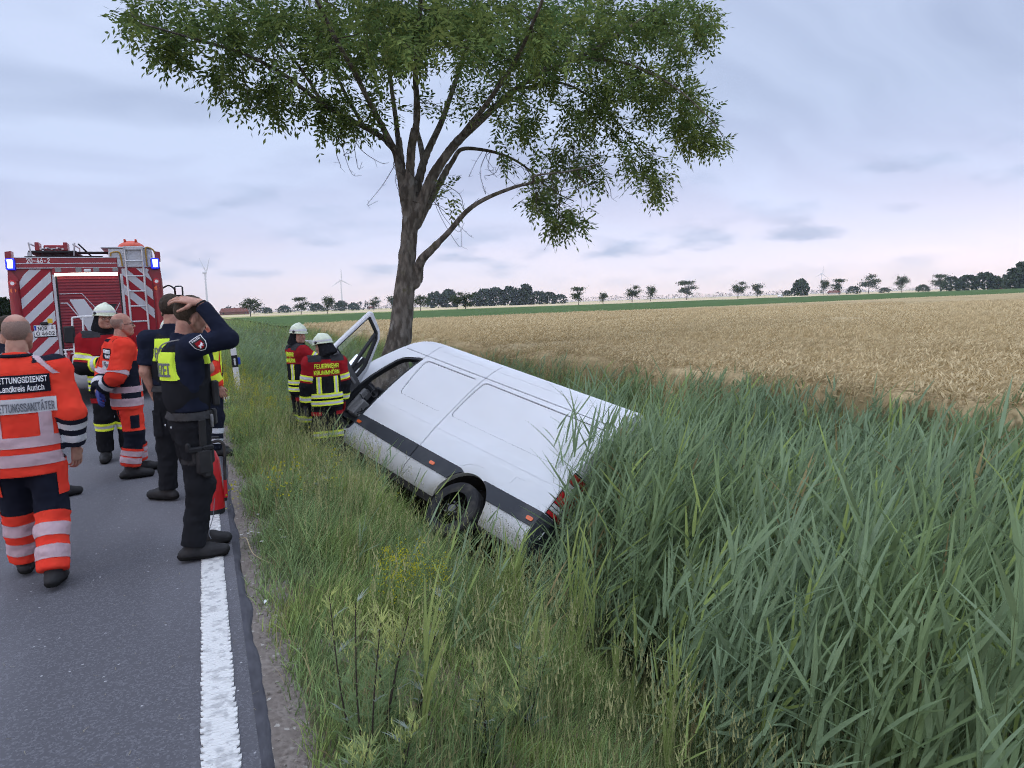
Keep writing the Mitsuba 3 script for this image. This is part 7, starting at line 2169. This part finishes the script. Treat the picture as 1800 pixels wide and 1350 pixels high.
def reed_bed(n, x0, x1, y0, y1, hlo, hhi, keep=None, **kw):
    P = scatter(n, x0, x1, y0, y1, rg, keep)
    h0_ = np.where(np.hypot(P[:, 0] - 2.75, P[:, 1] - 5.8) < 0.42, 0.72, 1.0)
    h = h0_ * np.clip(((0.20 + 0.75 * (meshkit.fbm(P * [0.8, 0.8, 0] + 11, 2, 55) - 0.5) + rg.normal(0, 0.15, len(P)) - 0.12 * (P[:, 1] > 8)) - P[:, 2]) * 1.06, hlo, hhi)
    P, h = (lambda k: (P[k], h[k]))(in_view(P, 0.32) & van_free(P, 0.05) & (np.hypot(P[:, 0], P[:, 1]) > 2.2))
    # none grows through the van
    l = (P - VT) @ VR
    under = (l[:, 0] > -0.3) & (l[:, 0] < 6.0) & (l[:, 1] > -1.5) & (l[:, 1] < 1.05) & (l[:, 2] < 0.5)
    P, h = P[~under], h[~under]
    return reeds(P, h, **kw)


left = lambda y: np.interp(y, [0, 2.5, 4.0, 5.5, 6.5, 7.5, 20], [1.95, 2.0, 2.35, 2.62, 2.82, 3.3, 3.3])
far_bank = lambda x, y: np.clip((x - 5.1) / 0.4, 0, 1) * np.where(y > 7, 0.35 * (meshkit.fbm(np.stack([x, y, 0 * x], -1) * 0.8, 2, 91) > 0.52), 1.0)
bed_d = lambda x, y: np.clip((x - left(y)) / 0.45, 0, 1) * np.clip((6.15 - x) / 0.6, 0, 1) * np.where(meshkit.fbm(np.stack([x, y, 0 * x], -1) * 1.1, 2, 23) > 0.36, 1, 0.55)
R = []
R += reed_bed(800, 1.9, 5.9, 1.0, 4.2, 0.9, 2.4, bed_d, nl=14, wleaf=0.030)
R += reed_bed(1700, 2.2, 6.1, 4.2, 9.5, 0.8, 2.7, bed_d, nl=13, wleaf=0.030)
R += reed_bed(650, 3.4, 6.1, 9.0, 20, 0.8, 2.3, bed_d, nl=11, wleaf=0.028, nseg=3)
R += reed_bed(800, 5.2, 6.45, 1.0, 22, 0.6, 1.5, far_bank, nl=11, wleaf=0.026, nseg=3)
R += reed_bed(170, 3.0, 4.1, 5.0, 6.7, 1.2, 2.6, None, nl=13, wleaf=0.030)
R += reed_bed(300, 5.6, 6.42, 1.0, 8.0, 0.78, 1.0, None, nl=9, wleaf=0.026, nseg=3)
R += reed_bed(60, 2.3, 2.85, 4.8, 5.7, 0.50, 0.78, None, nl=7, wleaf=0.020, nseg=3)
emit('reed_bed', R, 'reed_blade', 'dense bed of tall green reeds in the ditch leaning to the right in the wind', 'reeds')
R = reed_bed(1100, 0.9, 5.6, 15, 34, 0.7, 1.45, lambda x, y: np.clip((x - 0.7) / 0.6, 0, 1) * 0.9, nl=8, wleaf=0.034, nseg=3)
R += reed_bed(700, 0.9, 5.6, 34, 75, 1.0, 1.6, None, nl=6, wleaf=0.055, nseg=2)
emit('far_reed_bed', R, 'reed_blade', 'paler reeds and tall grass along the ditch beyond the two firefighters', 'reeds')
# undergrowth of the bank: short reeds and broad grass between
P = scatter(1500, 0.7, 3.0, 2.2, 14, rg, lambda x, y: np.clip((x - 0.8) / 1.0, 0, 1) * (0.2 + 0.8 * (meshkit.fbm(np.stack([x, y, 0 * x], -1) * 1.5, 2, 27) > 0.47)) * (1 - 0.8 * mown(x, y)))
P = P[in_view(P) & van_free(P, 0.1)]
for q in FIG:
    P = P[np.hypot(P[:, 0] - q[0], P[:, 1] - q[1]) > 0.18]
P = P[np.hypot((P[:, 0] - 1.9) / 0.55, (P[:, 1] - 6.6) / 1.0) > 1]
U = reeds(P, rg.uniform(0.35, 0.80, len(P)), nl=6, wleaf=0.019, young=0.30, nseg=3)
emit('young_reeds', U, 'reed_blade', 'short young reeds scattered through the grass of the bank', 'reeds')
# the pale shoots that stand out in front, each a plant
for k, (lab, u, v__, Y, h_) in enumerate((('pale yellow green reed shoots in front of the van rear corner, left tuft', 890, 1075, 4.35, 0.62), ('tall pale yellow green reed shoots right of the van rear corner tuft', 1012, 1180, 3.70, 0.95), ('single pale reed shoot right of the tall pale tuft', 1100, 1180, 3.45, 0.70),
                                             ('pale reed shoots at the lower edge right of the middle', 1160, 1330, 2.75, 0.60), ('pale reed shoot at the bottom edge near the weeds', 740, 1400, 2.45, 0.48), ('pale reed shoots beside the bare soil', 945, 1230, 3.2, 0.42), ('pale leafy reed standing before the van side marker', 1230, 1010, 5.0, 1.2))):
    p = at(u, v__, Y)
    p[2] = ground_z(p[0], p[1])
    m_ = 5 if k < 2 else 2
    P = p + np.concatenate([rg.normal(0, 0.05, (m_, 2)), np.zeros((m_, 1))], 1)
    key = thing('reed_shoot', lab, 'reed', 'pale reed shoots in the foreground')
    az = rg.normal(0.2, 0.5, m_)
    c = np.tile(np.array([[0.30, 0.37, 0.125]]), (m_, 1)) * rg.uniform(0.85, 1.1, (m_, 1))
    hs_ = h_ * rg.uniform(0.8, 1.05, m_)
    part(key, 'stem', *(lambda m, c: (m, 'reed_blade', False, None, c))(*join_cards([ribbons(P, az, np.full(m_, 0.05), np.full(m_, 0.15), hs_, np.full(m_, 0.008), c, 4, None, tw_ + 0 * az) for tw_ in (0.0, 1.57)])))
    lv = []
    hd = np.stack([np.cos(az), np.sin(az), 0 * az], 1)
    for j in range(7):
        f = 0.35 + 0.1 * j
        q = P + (hd * math.sin(0.1) + np.array([0, 0, 1])) * (hs_ * f)[:, None]
        lv.append(ribbons(q, az + rg.normal(0, 0.8, m_), rg.uniform(0.12, 0.35, m_), rg.uniform(0.1, 0.5, m_), rg.uniform(0.26, 0.42, m_), np.full(m_, 0.021), c, 4, c * 1.2, rg.normal(0, 0.9, m_), rg, True))
    part(key, 'leaf', *(lambda m, c: (m, 'reed_blade', False, None, c))(*join_cards(lv)), 'stuff')


# mugwort: ridged stems with divided leaves, silver beneath, tips yellow-green
def mugwort(label, x, y, h, n=4, pale=0.5):
    key = thing('mugwort_plant', label, 'weed', 'mugwort plants on the verge')
    z = float(ground_z(x, y))
    stems, lv = [], []
    for k in range(n):
        a = rg.uniform(0, 6.28)
        b = np.array([x + 0.06 * math.cos(a), y + 0.06 * math.sin(a), z])
        hk = h * rg.uniform(0.65, 1.05)
        top = b + [0.16 * math.cos(a) * h + 0.05, 0.16 * math.sin(a) * h, hk]
        S = crom([b, (b + top) / 2 + rg.normal(0, 0.02, 3), top], 7)
        stems.append(tube(S, np.linspace(0.0048, 0.0018, len(S)), 5))
        m_ = 24
        f = np.linspace(0.12, 1.0, m_)
        i_ = f * (len(S) - 1)
        q = np.stack([np.interp(i_, np.arange(len(S)), S[:, c]) for c in range(3)], 1)
        az = 2.4 * np.arange(m_) + rg.uniform(0, 6)
        Lf = (0.125 * (1 - 0.55 * f) + 0.018) * rg.uniform(0.8, 1.2, m_)
        tipc = np.clip((f - 0.6) / 0.4, 0, 1)[:, None] * pale
        c = (np.array([0.20, 0.28, 0.13]) * (1 - tipc) + np.array([0.46, 0.50, 0.17]) * tipc)
        sil = rg.uniform(0, 1, m_) < 0.10
        c[sil] = np.array([0.34, 0.40, 0.34])
        for off, ln in ((0, 1.0), (0.42, 0.75), (-0.42, 0.75), (0.85, 0.5), (-0.85, 0.5)):
            lv.append(ribbons(q + np.stack([np.cos(az), np.sin(az), 0 * az], 1) * (0.12 * Lf)[:, None], az + off, np.full(m_, 0.75), rg.uniform(0.1, 0.7, m_), Lf * ln, 0.060 * Lf + 0.0015, c, 3, c * 1.1, rg.normal(0, 0.7, m_), rg, True))
        for j in range(9):      # side sprigs of buds
            fq = rg.uniform(0.5, 0.98)
            q0 = np.array([np.interp(fq * (len(S) - 1), np.arange(len(S)), S[:, c_]) for c_ in range(3)])
            a2 = rg.uniform(0, 6.28)
            m2 = 7
            qq = q0 + np.linspace(0.1, 1, m2)[:, None] * np.array([0.06 * math.cos(a2), 0.06 * math.sin(a2), 0.075])
            cc = np.tile(np.array([[0.46, 0.50, 0.18]]), (m2, 1)) * rg.uniform(0.8, 1.2, (m2, 1))
            lv.append(ribbons(qq, rg.uniform(0, 6.28, m2), rg.uniform(0.3, 0.9, m2), rg.uniform(0, 0.4, m2), np.full(m2, 0.028), np.full(m2, 0.006), cc, 2, None, rg.normal(0, .5, m2), rg, True))
    part(key, 'stem', cat_(stems), 'twig', True, 'ridged purplish stems')
    part(key, 'leaf', *(lambda m, c: (m, 'blade', False, None, c))(*join_cards(lv)), 'stuff')


mugwort('tall mugwort with yellow green tips in the foreground beside the gravel', 0.47, 2.62, 0.66, 5, 0.9)
mugwort('mugwort leaning right behind the tall one in the foreground', 0.66, 2.85, 0.56, 4, 0.8)
mugwort('low silvery mugwort right of the tall foreground one', 0.98, 2.62, 0.46, 5, 0.2)
mugwort('silver leaved mugwort between the foreground weeds and the mown bank', 1.22, 2.95, 0.42, 5, 0.1)
mugwort('small mugwort at the bottom edge by the gravel', 0.42, 2.28, 0.32, 4, 0.4)
mugwort('silvery mugwort in the grass beside the officer in front', 0.78, 6.3, 0.55, 6, 0.1)


def flowers(name, label, cat, x, y, h, n, color, leafc, spread=0.12, size=0.010, group=None, star=False):
    key = thing(name, label, cat, group)
    z = float(ground_z(x, y))
    st, fl = [], []
    P = np.stack([x + rg.normal(0, spread, n), y + rg.normal(0, spread, n), np.full(n, z)], 1)
    az = rg.uniform(0, 6.28, n)
    hs_ = h * rg.uniform(0.7, 1.1, n)
    c = np.tile(np.array([leafc]), (n, 1)) * rg.uniform(0.8, 1.2, (n, 1))
    s_ = ribbons(P, az, np.full(n, 0.08), np.full(n, 0.3), hs_, np.full(n, 0.003), c, 3, None, rg.uniform(0, 3, n))
    st.append(s_)
    tip = s_[0].reshape(n, 7, 3)[:, 6]
    m_ = 34 if not star else 1
    for k in range(m_):
        f = rg.uniform(0, 1, n) ** 1.5
        q = tip - np.array([0, 0, 1]) * (f * 0.42 * hs_)[:, None] + rg.normal(0, 1, (n, 3)) * np.array([1, 1, 0.4]) * (0.012 + 0.05 * f)[:, None] * (not star)
        if star:
            for p_ in range(9):
                fl.append(ribbons(q, np.full(n, p_ * 0.698), np.full(n, 1.35), np.full(n, 0.3), np.full(n, size * 1.5), np.full(n, size * 0.65), np.tile(np.array([color]), (n, 1)), 2))
            fl.append(ribbons(q + [0, -0.004, 0.002], np.full(n, 0.), np.full(n, 0.2), np.full(n, 1.5), np.full(n, size * 0.8), np.full(n, size * 0.8), np.tile(np.array([[0.7, 0.45, 0.02]]), (n, 1)), 2))
        else:
            fl.append(ribbons(q, rg.uniform(0, 6.28, n), rg.uniform(0.3, 1.4, n), np.zeros(n), np.full(n, size), np.full(n, size * 0.8), np.tile(np.array([color]), (n, 1)) * rg.uniform(0.75, 1.15, (n, 1)), 2))
    for k in range(7):
        f = rg.uniform(0.1, 0.7, n)
        st.append(ribbons(P + (tip - P) * f[:, None], rg.uniform(0, 6.28, n), rg.uniform(0.5, 1.1, n), rg.uniform(0, 0.6, n), np.full(n, 0.035), np.full(n, 0.005), c, 2))
    part(key, 'stem', *(lambda m, c: (m, 'blade', False, None, c))(*join_cards(st)), 'stuff')
    part(key, 'blossom', *(lambda m, c: (m, 'blade', False, None, c))(*join_cards(fl)), 'stuff')


YEL, YL = (0.50, 0.46, 0.03), (0.14, 0.17, 0.045)
flowers('bedstraw_plant', 'bushy yellow flowering bedstraw in the middle of the verge', 'wildflower', 0.98, 4.05, 0.50, 16, YEL, YL, 0.10, 0.011, 'yellow wildflowers')
flowers('bedstraw_plant', 'yellow flowering bedstraw just right of the bushy one', 'wildflower', 1.22, 4.25, 0.52, 10, YEL, YL, 0.08, 0.011, 'yellow wildflowers')
for lab, x, y, n in (('yellow wildflowers left of the delineator post', 0.42, 14.6, 16), ('yellow wildflowers right in front of the delineator post', 0.66, 14.2, 14), ('yellow wildflowers between the post and the lying white post', 0.55, 13.2, 16), ('yellow wildflowers in the grass below the lying white post', 0.85, 11.8, 14), ('small yellow wildflowers near the officer boots', 0.52, 5.5, 5), ('yellow wildflowers farther along the verge edge', 0.45, 17.5, 16)):
    flowers('yellow_wildflower', lab, 'wildflower', x, y, 0.62, n, YEL, YL, 0.20, 0.018, 'yellow wildflowers')
for lab, x, y in (('white daisies at the asphalt edge in front of the officer shoes', 0.24, 5.35), ('white daisies on the gravel just right of the daisies by the shoes', 0.40, 5.15), ('white daisies in the grass behind the daisies by the shoes', 0.44, 6.0)):
    flowers('daisy_plant', lab, 'wildflower', x, y, 0.15, 5, (0.75, 0.75, 0.72), (0.10, 0.13, 0.05), 0.05, 0.011, 'white daisies at the road edge', True)
P = scatter(900, 0.25, 1.6, 6, 20, rg, lambda x, y: 0.3 + 0.7 * (meshkit.fbm(np.stack([x, y, 0 * x], -1) * 0.9, 2, 77) > 0.5))
n = len(P)
q = P + np.stack([rg.normal(0, .04, n), rg.normal(0, .04, n), rg.uniform(0.2, 0.5, n)], 1)
emit('tiny_yellow_blooms', [ribbons(q + rg.normal(0, 0.02, (n, 3)), rg.uniform(0, 6.28, n), rg.uniform(0.4, 1.3, n), np.zeros(n), np.full(n, 0.017), np.full(n, 0.013), np.tile(np.array([[0.48, 0.44, 0.05]]), (n, 1)), 2) for _ in range(4)], 'blade', 'sprinkle of tiny yellow blossoms in the verge grass', 'wildflower')
# bits of grass, twig and chaff lying on the asphalt and gravel
P = np.stack([rg.uniform(-2.2, 0.1, 420), rg.uniform(1.4, 9, 420), np.full(420, 0.004)], 1)
cl = np.array([0.32, 0.28, 0.19]) * rg.uniform(0.4, 1.3, (420, 1))
emit('straw_litter', [ribbons(P, rg.uniform(0, 6.28, 420), np.full(420, 1.50), rg.normal(0, 0.02, 420), rg.uniform(0.006, 0.045, 420), np.full(420, 0.0028), cl, 3)], 'blade', 'scattered bits of straw and chaff on the asphalt', 'litter')
P = np.stack([rg.uniform(0.14, 0.5, 260), rg.uniform(1.8, 8, 260), np.zeros(260)], 1)
peb = []
for p_ in P:
    s_ = rg.uniform(0.003, 0.008)
    peb.append(move(hull(rg.normal(0, 1, (10, 3)) * [1, 1, 0.6]) and unman(hull(nrm_ / np.linalg.norm(nrm_, axis=1, keepdims=True) * [1, 1, 0.6])) if False else unman(hull(rg.normal(0, 0.6, (12, 3)) * [1, 1, 0.7])), np.eye(3) * s_, (p_[0], p_[1], -0.018 - 0.045 * np.clip((p_[0] - 0.2) / 0.35, 0, 1) + s_ * 0.4)))
bsdf('pebble', lambda p, n, uv: mix((0.14, 0.12, 0.10), (0.30, 0.28, 0.25), cell_rand(p.x * 25, p.y * 25)), 0.9, 0.2)
put('pebbles', cat_(peb), 'pebble', False)
tag('pebbles', 'small loose stones on the gravel shoulder', 'stone', None, 'stuff')

# the stalks along the field's near edge
P = np.stack([rg.uniform(6.30, 6.75, 7000), -2 + 50 * rg.uniform(0, 1, 7000) ** 1.5, np.zeros(7000)], 1)
P[:, 2] = ground_z(P[:, 0], P[:, 1])
P = P[in_view(P)]
n = len(P)
c = np.array([0.60, 0.46, 0.25]) * rg.uniform(0.6, 1.1, (n, 1))
emit('wheat_edge_stalks', [ribbons(P, rg.normal(0, 1.2, n), rg.uniform(0.02, 0.25, n), rg.uniform(0.0, 0.5, n), rg.uniform(0.55, 0.85, n), np.full(n, 0.007), c, 3)], 'blade', 'dry standing straw along the near edge of the wheat field', 'wheat')
# ------------------------------------------------------------------ roadside furniture and small things
def delineator(p, M):
    sec = Polygon([(-0.06, -0.045), (0.06, -0.045), (0.045, 0.05), (-0.045, 0.05)]).buffer(-0.01).buffer(0.01)
    key = None
    b = man(prism(sec, 1.02)).trim_by_plane((0.35, 0, -1), -0.985)
    return unman(b), sec


post = thing('delineator_post', 'white roadside delineator post with a black band and blue reflector in the grass', 'delineator post')
pm, sec = delineator(None, None)
pp = np.array([0.60, 16.05, float(ground_z(0.60, 16.05))])
lean = ry(math.radians(-2.5))
put(post, move(pm, lean, pp), 'white_paint', 30)
bm_ = man(prism(sec.buffer(0.0035), 0.25)).translate((0, 0, 0.62))
part(post, 'black_band', move(unman(bm_.trim_by_plane((0.35, 0, -1), -0.99 + 0.14)), lean, pp), 'ink_black', 30)
part(post, 'grey_reflector', move(cbox((0.0, -0.050, 0.735), (0.038, 0.01, 0.15), 0.003), lean, pp), 'band_silver')
part(post, 'blue_reflector', move(cbox((0.085, -0.01, 0.74), (0.055, 0.05, 0.15), 0.012), lean, pp), 'badge_blue', 40)
lying = thing('fallen_post', 'white post lying flat in the grass behind the officer', 'post')
lp = np.array([0.08, 14.65, 0.03])
put(lying, move(pm, rz(math.radians(4)) @ ry(math.radians(91)) @ rx(0.2), lp + [-0.5, 0, 0.02]), 'white_paint', 30)
# fire extinguisher on the edge line
ext = thing('fire_extinguisher', 'red fire extinguisher with black hose standing on the white edge line', 'fire extinguisher')
xo = np.array([-0.035, 6.42, 0.0])
bsdf('ext_red', (0.50, 0.012, 0.018), 0.3, 0.5, clearcoat=0.5)
put(ext, move(lathe([(0, 0.03), (0.085, 0.03), (0.098, 0.045), (0.098, 0.10), (0.090, 0.30), (0.082, 0.46), (0.06, 0.525), (0.03, 0.555), (0.022, 0.57), (0, 0.57)], 28), None, xo), 'ext_red', 40)
part(ext, 'foot_ring', move(lathe([(0.08, 0.0), (0.092, 0.0), (0.098, 0.045), (0.08, 0.045), (0.08, 0.0)], 28), None, xo), 'black_plastic', 40)
part(ext, 'valve', move(cat_([lathe([(0, 0.57), (0.024, 0.57), (0.024, 0.62), (0.014, 0.64), (0, 0.64)], 14), cbox((0.02, 0, 0.645), (0.14, 0.024, 0.018), 0.004), cbox((0.02, 0, 0.605), (0.12, 0.02, 0.012), 0.003)]), None, xo), 'black_plastic', 40)
part(ext, 'hose', tube(crom([xo + [0.02, 0, 0.60], xo + [0.09, -0.02, 0.615], xo + [0.128, -0.03, 0.56], xo + [0.118, -0.03, 0.40], xo + [0.112, -0.03, 0.27]], 6), 0.0125, 8), 'rubber', 40)
part(ext, 'nozzle', tube([xo + [0.112, -0.03, 0.28], xo + [0.107, -0.03, 0.13]], [0.015, 0.018], 10), 'ext_red', 40)
part(ext, 'nozzle_tip', tube([xo + [0.107, -0.03, 0.13], xo + [0.106, -0.03, 0.10]], [0.012, 0.010], 10), 'black_plastic', 40)
# dry twig on the gravel by the officer's shoe, a feather-like scrap, dark scrap in the grass
tw = thing('dry_stalk', 'bent dry stalk lying on the gravel edge by the officer shoe', 'stalk')
put(tw, tube(crom([(0.13, 5.42, 0.045), (0.17, 5.22, 0.10), (0.20, 5.05, 0.04), (0.28, 4.95, 0.0), (0.34, 4.90, -0.02)], 6), 0.0035, 5), 'wheat_ear_plain' if False else 'straw_stalk', True)
bsdf('straw_stalk', (0.36, 0.30, 0.19), 0.9, 0.1)
sc = thing('plastic_scrap', 'dark plastic scrap lying in the grass left of the firefighters', 'debris')
sp = np.array([1.02, 10.45, float(ground_z(1.02, 10.45)) + 0.25])
put(sc, move(unman(hull(np.array([(0, 0, 0), (0.12, 0.02, 0.03), (0.16, 0.05, 0.16), (0.03, 0.04, 0.20), (0.05, -0.02, 0.10), (0.10, 0.06, 0.02)]))), rz(0.4), sp), 'van_trim', False)
fe_ = thing('white_scrap', 'small white scrap on the gravel shoulder', 'litter')
put(fe_, move(unman(hull(np.array([(0, 0, 0), (0.045, 0.01, 0.006), (0.05, 0.025, 0.004), (0.01, 0.022, 0.012)]))), rz(0.8), (0.21, 4.25, -0.012)), 'white_paint', False)
# ------------------------------------------------------------------ evening haze: the air itself
scene['haze_air'] = {'type': 'homogeneous', 'albedo': {'type': 'rgb', 'value': [0.95, 0.95, 0.96]}, 'sigma_t': {'type': 'rgb', 'value': [0.00010, 0.000115, 0.00014]}}
scene['haze'] = {'type': 'cube', 'bsdf': {'type': 'null'}, 'interior': {'type': 'ref', 'id': 'haze_air'}, 'to_world': T().translate([800, 2540, 60]).scale([4600, 2650, 64])}
tag('haze', 'thin evening haze over the flat fields', 'haze', None, 'stuff')
scene['camera']['medium'] = {'type': 'ref', 'id': 'haze_air'}
